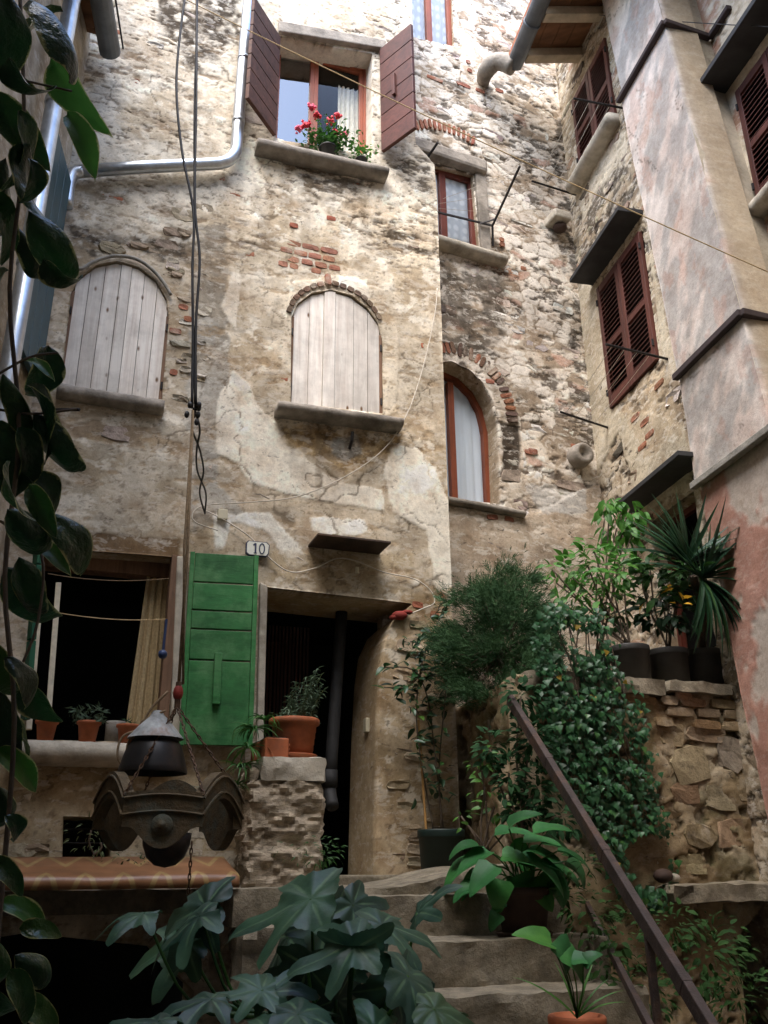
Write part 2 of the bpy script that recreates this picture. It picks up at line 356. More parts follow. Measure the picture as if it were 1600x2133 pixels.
# ------------------------------------------------------------------ object helpers
def tag(o, label=None, cat=None, group=None, kind=None):
    if label: o['label'] = label
    if cat: o['category'] = cat
    if group: o['group'] = group
    if kind: o['kind'] = kind
    return o
def empty(name, loc, label, cat, group=None):
    o = bpy.data.objects.new(name, None); COL.objects.link(o); o.location = Vector(loc); o.empty_display_size = .1
    PLOC[o.name] = Vector(loc)
    return tag(o, label, cat, group)
PLOC = {}
def link(name, me, mat=None, parent=None, color=None):
    o = bpy.data.objects.new(name, me); COL.objects.link(o)
    if mat is not None and not me.materials: me.materials.append(MATS[mat] if isinstance(mat, str) else mat)
    if parent is not None:
        o.parent = parent; pl = PLOC.get(parent.name, Vector((0, 0, 0)))
        o.matrix_parent_inverse = Matrix.Translation(-pl)
    if color is not None: o.color = (*color, 1)
    return o
class MB:
    def __init__(s): s.v = []; s.f = []; s.attr = []
    def add(s, vs, fs):
        k = len(s.v); s.v.extend([tuple(float(c) for c in q) for q in vs]); s.f.extend([tuple(i + k for i in f) for f in fs]); return s
    def hexa(s, p):      # 8 corners: bottom 4 ccw, top 4
        return s.add(p, [(0, 3, 2, 1), (4, 5, 6, 7), (0, 1, 5, 4), (1, 2, 6, 5), (2, 3, 7, 6), (3, 0, 4, 7)])
    def obox(s, o, a, b, c):
        o, a, b, c = map(np.asarray, (o, a, b, c))
        return s.hexa([o, o + a, o + a + b, o + b, o + c, o + a + c, o + a + b + c, o + b + c])
    def bar(s, p, q, w, h, up=(0, 0, 1)):
        p, q = np.asarray(p, float), np.asarray(q, float); d = (q - p); L = np.linalg.norm(d); d = d / L
        up = np.asarray(up, float); x = np.cross(d, up); x /= np.linalg.norm(x); y = np.cross(x, d)
        return s.obox(p - x * w / 2 - y * h / 2, x * w, d * L, y * h)
    def prism(s, pl, poly, h0, h1):
        n = len(poly); a = [pl.at(u, v, h0) for u, v in poly]; b = [pl.at(u, v, h1) for u, v in poly]
        fs = [tuple(range(n)), tuple(range(2 * n - 1, n - 1, -1))] + [(i, i + n, (i + 1) % n + n, (i + 1) % n) for i in range(n)]
        return s.add(a + b, fs)
    def tube(s, pts, r, seg=8, cap=True):
        pts = [np.asarray(p, float) for p in pts]; n = len(pts); vs = []; fs = []
        rr = r if isinstance(r, (list, tuple)) else [r] * n
        ref = None
        for i in range(n):
            d = pts[min(i + 1, n - 1)] - pts[max(i - 1, 0)]; d = d / (np.linalg.norm(d) + 1e-9)
            if ref is None: ref = np.cross(d, (0.31, .2, .93)); 
            x = ref - d * (ref @ d); x /= np.linalg.norm(x) + 1e-9; ref = x; y = np.cross(d, x)
            for k in range(seg):
                a = 2 * math.pi * k / seg; vs.append(pts[i] + (x * math.cos(a) + y * math.sin(a)) * rr[i])
        for i in range(n - 1):
            for k in range(seg):
                k2 = (k + 1) % seg; fs.append((i * seg + k, i * seg + k2, (i + 1) * seg + k2, (i + 1) * seg + k))
        if cap: fs += [tuple(range(seg))[::-1], tuple((n - 1) * seg + k for k in range(seg))]
        return s.add(vs, fs)
    def lathe(s, c, prof, seg=28, axis=(0, 0, 1), closed=True):
        c = np.asarray(c, float); ax = np.asarray(axis, float); ax /= np.linalg.norm(ax)
        x = np.cross(ax, (.2, .9, .1)); x /= np.linalg.norm(x); y = np.cross(ax, x); vs = []; fs = []; n = len(prof)
        for r, z in prof:
            for k in range(seg):
                a = 2 * math.pi * k / seg; vs.append(c + ax * z + (x * math.cos(a) + y * math.sin(a)) * max(r, 1e-4))
        for i in range(n - 1):
            for k in range(seg):
                k2 = (k + 1) % seg; fs.append((i * seg + k, i * seg + k2, (i + 1) * seg + k2, (i + 1) * seg + k))
        return s.add(vs, fs)
    def ball(s, c, r, seg=10, rings=6, sq=(1, 1, 1)):
        c = np.asarray(c, float); vs = []; fs = []
        for i in range(rings + 1):
            t = math.pi * i / rings
            for k in range(seg):
                a = 2 * math.pi * k / seg
                vs.append(c + r * np.array([math.sin(t) * math.cos(a) * sq[0], math.sin(t) * math.sin(a) * sq[1], math.cos(t) * sq[2]]))
        for i in range(rings):
            for k in range(seg):
                k2 = (k + 1) % seg; fs.append((i * seg + k, (i + 1) * seg + k, (i + 1) * seg + k2, i * seg + k2))
        return s.add(vs, fs)
    def mesh(s, name, smooth=False):
        me = bpy.data.meshes.new(name); me.from_pydata(s.v, [], s.f); me.update()
        bm = bmesh.new(); bm.from_mesh(me); bmesh.ops.recalc_face_normals(bm, faces=bm.faces); bm.to_mesh(me); bm.free()
        if smooth:
            me.polygons.foreach_set('use_smooth', [True] * len(me.polygons))
        return me
    def build(s, name, mat, parent=None, smooth=False, bevel=0, color=None, origin=True):
        me = s.mesh(name, smooth)
        o = link(name, me, mat, parent, color)
        if bevel:
            b = o.modifiers.new('bevel', 'BEVEL'); b.width = bevel; b.segments = 2; b.limit_method = 'ANGLE'
        return o
def arc(pts, n):      # smooth polyline through points (Catmull-Rom)
    P = [np.asarray(p, float) for p in pts]; P = [2 * P[0] - P[1]] + P + [2 * P[-1] - P[-2]]; out = []
    for i in range(1, len(P) - 2):
        for k in range(n):
            t = k / n; a, b, c, d = P[i - 1], P[i], P[i + 1], P[i + 2]
            out.append(.5 * ((2 * b) + (c - a) * t + (2 * a - 5 * b + 4 * c - d) * t * t + (3 * b - a - 3 * c + d) * t ** 3))
    out.append(P[-2]); return out
def sag(p, q, s, n=24):
    p, q = np.asarray(p, float), np.asarray(q, float)
    return [p + (q - p) * t - Z * s * 4 * t * (1 - t) for t in np.linspace(0, 1, n + 1)]

# ------------------------------------------------------------------ displaced wall surface with real openings
def wall_grid(name, pl, u0, u1, v0, v1, res, holes, field, mat, parent, depth=.3, depths=None, rcols=None):
    nu = int(round((u1 - u0) / res)); nv = int(round((v1 - v0) / res))
    us = np.linspace(u0, u1, nu + 1); vs = np.linspace(v0, v1, nv + 1)
    U, V = np.meshgrid(us, vs, indexing='ij')
    H, Cc = field(U, V)
    cu = (U[:-1, :-1] + U[1:, 1:]) / 2; cv = (V[:-1, :-1] + V[1:, 1:]) / 2
    keep = np.ones(cu.shape, bool); which = np.full(cu.shape, -1)
    for k, h in enumerate(holes):
        ins = sdpoly(cu, cv, h) < 0; keep &= ~ins; which[ins] = k
    kp = np.zeros((nu + 2, nv + 2), bool); kp[1:-1, 1:-1] = keep
    wp = np.full((nu + 2, nv + 2), -1); wp[1:-1, 1:-1] = which
    # snap the rim of each opening to its outline
    touch_keep = kp[1:, 1:] | kp[:-1, 1:] | kp[1:, :-1] | kp[:-1, :-1]
    Us, Vs = U.copy(), V.copy()
    for k, h in enumerate(holes):
        tk = (wp[1:, 1:] == k) | (wp[:-1, 1:] == k) | (wp[1:, :-1] == k) | (wp[:-1, :-1] == k)
        sel = touch_keep & tk
        if not sel.any(): continue
        P = np.array(h); uu = U[sel]; vv = V[sel]; best = np.full(uu.shape, 1e9); bu = uu.copy(); bv = vv.copy()
        for i in range(len(P)):
            a = P[i]; e = P[(i + 1) % len(P)] - a
            t = np.clip(((uu - a[0]) * e[0] + (vv - a[1]) * e[1]) / max(e @ e, 1e-12), 0, 1)
            pu = a[0] + t * e[0]; pv = a[1] + t * e[1]; d = np.hypot(uu - pu, vv - pv)
            w = d < best; best[w] = d[w]; bu[w] = pu[w]; bv[w] = pv[w]
        jit = 0.0
        ok = best < res * 1.2
        bu = np.where(ok, bu + jit, uu); bv = np.where(ok, bv + jit, vv)
        Us[sel] = np.clip(bu, u0, u1); Vs[sel] = np.clip(bv, v0, v1)
    P3 = pl.p[None, None] + pl.du * Us[..., None] + pl.n * H[..., None] + Z * Vs[..., None]
    idx = np.arange((nu + 1) * (nv + 1)).reshape(nu + 1, nv + 1)
    ii, jj = np.where(keep)
    Q = np.stack([idx[ii, jj], idx[ii + 1, jj], idx[ii + 1, jj + 1], idx[ii, jj + 1]], 1)
    verts = [P3.reshape(-1, 3)]; quads = [Q]; cols = [Cc.reshape(-1, 3)]
    base = (nu + 1) * (nv + 1)
    flat = P3.reshape(-1, 3); fcol = Cc.reshape(-1, 3)
    # reveals
    e1 = []
    a = kp[1:, 1:-1] != kp[:-1, 1:-1]; i, j = np.where(a)
    e1.append(np.stack([idx[i, j], idx[i, j + 1], np.maximum(wp[i + 1, j + 1], wp[i, j + 1])], 1))
    a = kp[1:-1, 1:] != kp[1:-1, :-1]; i, j = np.where(a)
    e1.append(np.stack([idx[i, j], idx[i + 1, j], np.maximum(wp[i + 1, j + 1], wp[i + 1, j])], 1))
    e = np.concatenate(e1); 
    dep = np.array((depths or [depth] * len(holes)) + [.12])[e[:, 2]]
    steps = 6
    rl = (rcols or {}); RC0 = np.array([rl.get(int(k), ((.34, .265, .18), (.56, .47, .35)))[0] for k in e[:, 2]]); RC1 = np.array([rl.get(int(k), ((.34, .265, .18), (.56, .47, .35)))[1] for k in e[:, 2]])
    prev0 = flat[e[:, 0]]; prev1 = flat[e[:, 1]]; h0 = (prev0 - pl.p) @ pl.n; h1 = (prev1 - pl.p) @ pl.n
    ia = e[:, 0]; ib = e[:, 1]
    for k in range(1, steps + 1):
        t = k / steps
        j0 = (vn(flat[e[:, 0], 2] * 9 + flat[e[:, 0], 0] * 9, h0 * 0 + k * 3.1, 2) - .5) * .012 * (1 - t)
        j1 = (vn(flat[e[:, 1], 2] * 9 + flat[e[:, 1], 0] * 9, h1 * 0 + k * 3.1, 2) - .5) * .012 * (1 - t)
        q0 = prev0 - pl.n * (h0 * t + dep * t)[:, None] + pl.du * j0[:, None] + Z * j0[:, None]
        q1 = prev1 - pl.n * (h1 * t + dep * t)[:, None] + pl.du * j1[:, None] + Z * j1[:, None]
        n = len(e); ja = base + np.arange(n); jb = base + n + np.arange(n)
        def rc(q):
            n_ = fbm(q[:, 2] * 4, (q @ pl.n) * 4 + q[:, 0] * 4, 4, 3, .6)[:, None]
            c_ = RC0 * (1 - n_) + RC1 * n_
            w_ = max(0, 1 - t * 2.5); return c_ * (1 - w_ * .6)
        verts += [q0, q1]; cols += [rc(q0) + fcol[e[:, 0]] * .6 * max(0, 1 - t * 2.5), rc(q1) + fcol[e[:, 1]] * .6 * max(0, 1 - t * 2.5)]
        quads.append(np.stack([ia, ib, jb, ja], 1)); ia, ib = ja, jb; base += 2 * n
    VV = np.concatenate(verts); QQ = np.concatenate(quads); CC = np.concatenate(cols)
    used = np.zeros(len(VV), bool); used[QQ.ravel()] = True; remap = np.cumsum(used) - 1
    VV = VV[used]; CC = CC[used]; QQ = remap[QQ]
    me = bpy.data.meshes.new(name)
    me.vertices.add(len(VV)); me.vertices.foreach_set('co', VV.astype(np.float32).ravel())
    me.loops.add(len(QQ) * 4); me.loops.foreach_set('vertex_index', QQ.astype(np.int32).ravel())
    me.polygons.add(len(QQ)); me.polygons.foreach_set('loop_start', np.arange(0, len(QQ) * 4, 4, dtype=np.int32))
    me.polygons.foreach_set('use_smooth', np.ones(len(QQ), bool))
    me.update(calc_edges=True); me.validate()
    at = me.color_attributes.new('Col', 'FLOAT_COLOR', 'POINT')
    at.data.foreach_set('color', np.concatenate([np.clip(CC, .004, .9), np.ones((len(CC), 1))], 1).astype(np.float32).ravel())
    return link(name, me, mat, parent)
def lerp(a, b, t): return np.asarray(a)[None, None] * (1 - t[..., None]) + np.asarray(b)[None, None] * t[..., None]
def paint(Cc, col, m): return Cc * (1 - m[..., None]) + np.asarray(col) * m[..., None]
def paint2(Cc, c1, c2, f, m): return Cc * (1 - m[..., None]) + lerp(c1, c2, f) * m[..., None]

# rough stone / brick pieces, a few shapes shared by all
def rock_mesh(name, seed, n=3, rough=.16, mat='stone'):
    r = random.Random(seed); bm = bmesh.new(); bmesh.ops.create_cube(bm, size=1.0)
    bmesh.ops.subdivide_edges(bm, edges=bm.edges[:], cuts=1, use_grid_fill=True)
    for v in bm.verts:
        k = abs(v.co.x) + abs(v.co.z)
        if k > .9: v.co.x *= .86; v.co.z *= .84
        if v.co.y < 0: v.co.x *= .95; v.co.z *= .95
        v.co += Vector(((r.random() - .5) * rough, (r.random() - .5) * rough * .8, (r.random() - .5) * rough))
    me = bpy.data.meshes.new(name); bm.to_mesh(me); bm.free()
    me.polygons.foreach_set('use_smooth', [False] * len(me.polygons)); me.materials.append(MATS[mat]); return me
ROCK = [rock_mesh('stone', 100 + i, rough=.2) for i in range(9)]
BRICK = [rock_mesh('brick', 200 + i, rough=.07, mat='brick') for i in range(5)]
DROCK = [rock_mesh('stone', 300 + i, rough=.2, mat='dark_stone') for i in range(5)]
def piece(name, meshes, pl, u, v, w, h, d, proud, parent, color, rot=0.0):
    o = bpy.data.objects.new(name, random.choice(meshes)); COL.objects.link(o)
    c = pl.at(u, v, proud - d / 2)
    x, y = pl.du, -pl.n
    if np.dot(np.cross(x, y), Z) < 0: x = -x
    ca, sa = math.cos(rot), math.sin(rot)
    X = x * ca + Z * sa; W = Z * ca - x * sa
    M = Matrix.Identity(4)
    for i in range(3):
        M[i][0] = X[i] * w; M[i][1] = y[i] * d; M[i][2] = W[i] * h; M[i][3] = c[i]
    o.parent = parent
    o.matrix_parent_inverse = Matrix.Translation(-PLOC.get(parent.name, Vector((0, 0, 0))))
    o.matrix_basis = M
    o.color = (*color, 1); return o
def jcol(c, j=.18):
    k = 1 + (random.random() - .5) * 2 * j
    return tuple(min(.85, max(.01, x * k * (1 + (random.random() - .5) * .12))) for x in c)

# ================================================================== SETTING: ground, stairs, terraces
gr = MB().add([(-60, -60, -.004), (60, -60, -.004), (60, 60, -.004), (-60, 60, -.004)], [(0, 1, 2, 3)]).build('ground', 'ground_earth')
tag(gr, kind='structure')

# ================================================================== FACADE HOUSE (A)
houseA = empty('plastered_house', A.at(-.5, LAND), 'tall cream house with patchy peeling plaster, green ground-floor shutter and number plate', 'house')
win1 = A.poly([(582, 77), (776, 112), (776, 324), (574, 289)])
archL = A.poly([(126, 808), (148, 612), (165, 578), (200, 552), (243, 543), (290, 556), (325, 583), (347, 622), (352, 660), (338, 832)])
archM = A.poly([(605, 840), (607, 662), (620, 632), (650, 610), (690, 603), (730, 614), (765, 640), (788, 672), (797, 705), (798, 862)])
winG = A.poly([(92, 1140), (364, 1160), (351, 1547), (50, 1540)])
door = A.poly([(553, 1222), (860, 1257), (822, 1292), (802, 1335), (794, 1400), (789, 1520), (784, 1860), (541, 1860)])
vent = A.poly([(132, 1700), (232, 1702), (230, 1792), (130, 1790)])
cornerA = [A.uv(937, 1200)[0]]
ucA = 1.125
right_cut = [(ucA + .004, -1), (ucA + .004, 7.35), (ucA - .01, 7.75), (.93, 7.95), (.93, 12), (3, 12), (3, -1)]
holeB0 = A.poly([(172, 205), (186, 150), (216, 150), (206, 200)])
cellar = [(-2.7, .0), (-.62, .0), (-.62, 1.0), (-.9, 1.25), (-1.6, 1.34), (-2.3, 1.25), (-2.7, 1.0)]
HOLES_A = [cellar, win1, archL, archM, winG, door, vent, right_cut]
def pm(pl, U, V, pts, amp=.05, soft=.012, freq=7, s=1, shift=0):
    d = sdpoly(U, V, pl.poly(pts))
    w = (fbm(U * freq, V * freq, 5, s, .6) - .5) * 2 * amp + (fbm(U * freq * 4, V * freq * 4, 3, s + 3) - .5) * amp * .5
    return 1 - sst(-soft, soft, d + w + shift)
def fieldA(U, V):
    n1 = fbm(U * 1.4, V * 1.4, 4, 1); n2 = fbm(U * 6, V * 6, 5, 2, .6); n3 = fbm(U * 22, V * 22, 4, 3, .6); n4 = fbm(U * 3.1, V * 3.1, 5, 4, .6)
    H = (n1 - .5) * .035 + (n2 - .5) * .007 + (n3 - .5) * .003
    Cc = lerp((.39, .325, .25), (.53, .46, .37), sst(.3, .7, n2))
    P = lambda pts, **k: pm(A, U, V, pts, **k)
    coat = np.zeros(U.shape)
    # pale lime render on the upper half
    m = P([(100, -90), (905, -90), (915, 560), (720, 540), (590, 575), (560, 700), (430, 690), (420, 480), (100, 470)], amp=.1)
    Cc = paint2(Cc, (.52, .455, .37), (.74, .68, .59), sst(.34, .6, n4), m); H += m * .006
    m = P([(540, -60), (905, -60), (905, 60), (800, 95), (560, 60)], amp=.05)
    Cc = paint2(Cc, (.64, .57, .49), (.72, .66, .58), n2, m)
    # smoother pinkish coat round the middle arch
    m = P([(465, 590), (560, 575), (720, 560), (905, 580), (905, 780), (880, 930), (560, 890), (475, 770)], amp=.05)
    Cc = paint2(Cc, (.43, .365, .285), (.60, .53, .435), sst(.3, .68, n2), m); H += m * .004
    m = P([(600, 590), (700, 575), (790, 600), (830, 700), (830, 860), (800, 870), (805, 700), (770, 640), (690, 590), (610, 640), (600, 640)], amp=.03)
    Cc = paint2(Cc, (.5, .43, .34), (.66, .59, .49), n2, m); H += m * .01
    # grey cement chase behind the cables
    m = P([(400, 470), (470, 470), (475, 800), (452, 1000), (520, 1080), (380, 1110), (385, 880), (395, 700)], amp=.04)
    Cc = paint2(Cc, (.30, .28, .25), (.43, .40, .36), n2, m); H += m * .004
    # left grey-beige coat
    m = P([(60, 880), (350, 870), (400, 900), (400, 1100), (60, 1120)], amp=.05)
    Cc = paint2(Cc, (.42, .37, .30), (.58, .52, .44), sst(.3, .65, n4), m); H += m * .005
    m = P([(100, 880), (260, 880), (330, 900), (290, 930), (200, 925), (130, 910)], amp=.06)
    Cc = paint2(Cc, (.20, .14, .09), (.36, .28, .2), n3, m * .85); H -= m * .008
    # thick pale finish coats
    for pts in ([(484, 772), (520, 800), (540, 850), (578, 880), (600, 915), (645, 960), (705, 1005), (795, 1020), (800, 1062), (700, 1050), (600, 1030), (520, 1010), (495, 965), (452, 945), (450, 880), (458, 820), (475, 800)],
                [(812, 925), (868, 932), (905, 975), (935, 1050), (945, 1260), (905, 1225), (888, 1105), (820, 1070), (800, 990)],
                [(482, 568), (502, 575), (490, 690), (462, 640)],
                [(705, 575), (765, 582), (770, 625), (745, 612), (705, 592)]):
        m = P(pts, amp=.022, soft=.006); coat += m
        Cc = paint2(Cc, (.64, .57, .485), (.80, .75, .67), sst(.25, .65, n2), m); H += m * .008
    for pts in ([(440, 1072), (560, 1068), (602, 1110), (645, 1172), (612, 1192), (582, 1150), (548, 1098), (482, 1092), (470, 1140), (445, 1148)],
                [(645, 1078), (760, 1082), (775, 1112), (700, 1118), (650, 1104)], [(780, 1190), (880, 1210), (850, 1232), (790, 1215)]):
        m = P(pts, amp=.03, soft=.008, freq=11); coat += m
        Cc = paint2(Cc, (.66, .63, .58), (.78, .76, .72), n2, m); H += m * .006
    # ochre damp stain under the middle sill
    m = P([(575, 885), (838, 905), (815, 950), (720, 985), (640, 950), (590, 915)], amp=.07, soft=.04)
    Cc = paint2(Cc, (.20, .125, .05), (.46, .34, .19), sst(.35, .62, n3), m * .9); H -= m * .004
    # stonework showing beside the door and at the foot
    m = P([(780, 1250), (940, 1225), (945, 1900), (780, 1900)], amp=.05)
    Cc = paint2(Cc, (.30, .225, .14), (.50, .40, .28), sst(.3, .65, n2), m)
    m = P([(-80, 1590), (520, 1590), (540, 1900), (-80, 1900)], amp=.05)
    Cc = paint2(Cc, (.30, .24, .16), (.46, .38, .27), sst(.3, .65, n4), m)
    m = P([(560, 1150), (860, 1150), (860, 1250), (560, 1218)], amp=.04, soft=.03)
    Cc = paint2(Cc, (.34, .26, .16), (.5, .41, .29), n4, m * .8)
    m = P([(95, 1100), (375, 1125), (372, 1165), (92, 1145)], amp=.012)
    Cc = paint2(Cc, (.15, .10, .06), (.27, .19, .12), n3, m); H -= m * .006
    # soot and lichen
    for pts, k in (([(320, -60), (480, -60), (500, 60), (470, 120), (400, 150), (330, 60)], 1.0), ([(150, 470), (300, 480), (395, 490), (400, 545), (330, 545), (240, 525), (150, 540)], 1.0),
                   ([(190, 360), (420, 355), (470, 400), (200, 420)], .35), ([(500, 180), (540, 290), (480, 300)], .5), ([(520, 300), (560, 480), (535, 480)], .4),
                   ([(780, 480), (905, 490), (905, 545), (800, 530)], .5), ([(330, 440), (390, 440), (400, 500), (320, 500)], .5), ([(700, 905), (760, 905), (755, 955), (705, 955)], .5)):
        m = P(pts, amp=.16, soft=.06, freq=5) * k * sst(.30, .56, n2 * .6 + n3 * .4)
        Cc = paint(Cc, (.06, .047, .035), m); H -= m * .006
    kc = 1 - np.clip(coat, 0, 1) * .85
    # ragged holes in the render with stone edges behind: mostly in the upper half
    up = sst(5.9, 7.1, V + (n1 - .5) * 1.5)
    pit = fbm(U * 4.2, V * 13, 5, 5, .62)
    m = sst(.585, .64, pit) * up * sst(.42, .55, fbm(U * 1.6 + 4, V * 1.6, 3, 5))
    Cc = paint2(Cc, (.12, .08, .05), (.33, .25, .17), n3, m * .85); H -= m * .009
    m = sst(.615, .66, fbm(U * 5 + 40, V * 12, 5, 6, .62)) * (1 - up) * .8 * sst(2.6, 3.4, V) * kc
    Cc = paint2(Cc, (.30, .22, .14), (.40, .31, .21), n3, m); H -= m * .006
    m = sst(.60, .66, fbm(U * 7 + 9, V * 11 + 4, 4, 7)) * up
    Cc = paint2(Cc, (.66, .60, .51), (.80, .74, .65), n2, m * .8); H += m * .008
    for fu, fv, sd_, th, k in ((9, 30, 1, .66, .9), (15, 44, 6, .67, .75)):
        q = fbm(U * fu + 3 * sd_, V * fv, 4, sd_, .6); m = sst(th, th + .045, q) * up * sst(.4, .55, fbm(U * 1.9 + sd_, V * 1.9, 3, sd_ + 1))
        Cc = paint(Cc, (.07, .05, .035), m * k); H -= m * .008
    # bare stone courses with soot at the corner
    for pts in ([(770, 455), (905, 500), (905, 560), (850, 520), (790, 490)], [(800, 320), (900, 330), (895, 420), (830, 380)], [(600, 330), (760, 340), (740, 420), (640, 400)]):
        m = P(pts, amp=.14, soft=.05, freq=6) * sst(.46, .58, fbm(U * 7, V * 22, 5, 3, .62)); Cc = paint(Cc, (.075, .058, .042), m * .9); H -= m * .008
    m = P([(695, 915), (745, 905), (752, 945), (715, 962), (690, 945)], amp=.03); Cc = paint2(Cc, (.24, .23, .21), (.34, .33, .31), n2, m); H += m * .008
    # hair cracks
    wx = U + (fbm(U * 5, V * 5, 3, 2) - .5) * .35; wy = V + (fbm(U * 5 + 7, V * 5, 3, 3) - .5) * .35
    f1, f2 = voro(wx * 1.7, wy * 1.9, 2); cr = (1 - sst(.008, .026, f2 - f1)) * sst(.45, .6, fbm(U * 1.3, V * 1.3, 2, 6))
    Cc = paint(Cc, (.10, .075, .05), cr * .75); H -= cr * .005
    # rain streaks below sills
    for x0, x1, y in ((540, 805, 345), (580, 835, 890)):
        pu0, pv = A.uv(x0, y); pu1, _ = A.uv(x1, y)
        m = sst(pu0 - .05, pu0 + .05, U) * (1 - sst(pu1 - .05, pu1 + .05, U)) * sst(pv - .9, pv, V) * (V < pv) * sst(.45, .75, fbm(U * 14, V * .8, 3, 4))
        Cc = paint(Cc, (.17, .13, .085), m * .55)
    st_ = sst(.54, .65, fbm(U * 2.3 + 11, V * 1.7, 6, 3, .62)) * (1 - np.clip(coat, 0, 1) * .8)
    Cc = Cc * (1 - st_[..., None] * np.array([.20, .25, .32]))
    wh = sst(.60, .63, fbm(U * 8 + 31, V * 11 + 3, 5, 2, .65)) * sst(.44, .54, fbm(U * 1.7 + 2, V * 1.7 + 7, 3, 1)); Cc = paint(Cc, (.80, .76, .69), wh * .5)
    sp_ = sst(.66, .70, fbm(U * 26, V * 34, 3, 5, .7)) * (1 - np.clip(coat, 0, 1) * .7); Cc = paint(Cc, (.16, .12, .085), sp_ * .55)
    Cc = np.clip(Cc * (.60 + 1.08 * fbm(U * 2.2, V * 2.2, 6, 7, .62))[..., None], 0, .84)
    return H * .6, Cc
wallA = wall_grid('wall', A, -2.9, ucA + .3, .0, 10.9, .0115, HOLES_A, fieldA, 'facade_plaster', houseA,
                  depths=[.5, .24, .06, .055, .30, .62, .5, .8], rcols={1: ((.62, .56, .48), (.76, .71, .64)), 5: ((.40, .30, .19), (.60, .49, .34))})
def opening_box(pl, poly, h0, h1, mat, name, parent, grow=.1):
    us = [p[0] for p in poly]; vs = [p[1] for p in poly]
    a, b, c, d = min(us) - grow, max(us) + grow, min(vs) - grow, max(vs) + grow
    mb = MB(); q = lambda u, v, h: pl.at(u, v, h)
    P = [q(a, c, h0), q(b, c, h0), q(b, d, h0), q(a, d, h0), q(a, c, h1), q(b, c, h1), q(b, d, h1), q(a, d, h1)]
    mb.add(P, [(4, 5, 6, 7), (0, 1, 5, 4), (1, 2, 6, 5), (2, 3, 7, 6), (3, 0, 4, 7)])
    return mb.build(name, mat, parent)
def bb(poly):
    return min(p[0] for p in poly), max(p[0] for p in poly), min(p[1] for p in poly), max(p[1] for p in poly)
def pbox(mb, pl, u0, u1, v0, v1, h0, h1): return mb.prism(pl, [(u0, v0), (u1, v0), (u1, v1), (u0, v1)], h0, h1)
def frame(pl, u0, u1, v0, v1, h, w, t, mat, parent, name='frame', mull=(), rails=(), skew=0):
    mb = MB()
    pbox(mb, pl, u0, u0 + w, v0, v1, h - t, h); pbox(mb, pl, u1 - w, u1, v0, v1, h - t, h)
    pbox(mb, pl, u0 + w, u1 - w, v0, v0 + w, h - t + .002, h - .002); pbox(mb, pl, u0 + w, u1 - w, v1 - w, v1, h - t + .002, h - .002)
    for m_ in mull: pbox(mb, pl, m_ - w * .6, m_ + w * .6, v0 + w, v1 - w, h - t + .004, h + .006)
    for r_ in rails: pbox(mb, pl, u0 + w, u1 - w, r_ - w * .35, r_ + w * .35, h - t + .006, h - .006)
    return mb.build(name, mat, parent, bevel=.004)
def pane(pl, u0, u1, v0, v1, h, parent, mat='glass'):
    return MB().add([pl.at(u0, v0, h), pl.at(u1, v0, h), pl.at(u1, v1, h), pl.at(u0, v1, h)], [(0, 1, 2, 3)]).build('pane', mat, parent)
def sill_round(pl, p0, p1, hgt, proj, mat, parent, name='sill', back=.1, irr=.006, ends=.0):
    # a moulded stone sill between two (u, v_top) points: rounded nose
    (ua, va), (ub, vb) = p0, p1; mb = MB(); prof = [(-back, 0), (proj * .75, 0), (proj * .95, -hgt * .18), (proj, -hgt * .45), (proj * .92, -hgt * .75), (proj * .6, -hgt * .95), (-back, -hgt)]
    n = 26; vs = []; k = len(prof); r = random.Random(hash((round(ua, 2), round(va, 2))) & 255)
    for i in range(n + 1):
        t = i / n; u = ua + (ub - ua) * t; v = va + (vb - va) * t
        e = 1 - .05 * (i in (0, n))
        for h, dz in prof: vs.append(pl.at(u, v + dz * e + (r.random() - .5) * irr * .5, h * (e if h > 0 else 1) + (r.random() - .5) * irr * .5))
    fs = [tuple(range(k)), tuple(n * k + j for j in range(k - 1, -1, -1))]
    for i in range(n):
        for j in range(k):
            j2 = (j + 1) % k; fs.append((i * k + j, i * k + j2, (i + 1) * k + j2, (i + 1) * k + j))
    return mb.add(vs, fs).build(name, mat, parent, smooth=True, bevel=0)
def part_empty(name, parent):
    o = bpy.data.objects.new(name, None); COL.objects.link(o); o.parent = parent; o.empty_display_size = .05
    o.matrix_parent_inverse = Matrix.Translation(-PLOC.get(parent.name, Vector((0, 0, 0)))); return o
def curtain(name, pl, u0, u1, v0, v1, h, folds, amp, mat, label, gather=0.0, cat='curtain', bottom=None):
    nu, nv = 60, 24; vs = []; fs = []; uvs = []
    for i in range(nu + 1):
        for j in range(nv + 1):
            s = i / nu; t = j / nv; ub = u0 + (u1 - u0) * s
            if bottom: ub = (bottom[0] + (bottom[1] - bottom[0]) * s) * (1 - t) + ub * t
            w = math.sin(s * folds * 2 * math.pi + .5 * math.sin(5 * s)) + .35 * math.sin(s * folds * 4.3 * math.pi + 1)
            vs.append(pl.at(ub, v0 + (v1 - v0) * t, h + amp * w * (.7 + .3 * (1 - t)))); uvs.append((s, t))
    for i in range(nu):
        for j in range(nv): a = i * (nv + 1) + j; fs.append((a, a + nv + 1, a + nv + 2, a + 1))
    me = bpy.data.meshes.new(name); me.from_pydata([tuple(v) for v in vs], [], fs); me.update()
    ul = me.uv_layers.new(name='UVMap')
    for p in me.polygons:
        p.use_smooth = True
        for li in p.loop_indices: ul.data[li].uv = uvs[me.loops[li].vertex_index]
    o = link(name, me, mat); return tag(o, label, cat)

cv_ = part_empty('cellar_arch', houseA); opening_box(A, cellar, -.5, -2.5, 'interior_dark', 'cellar_recess', cv_, .05)
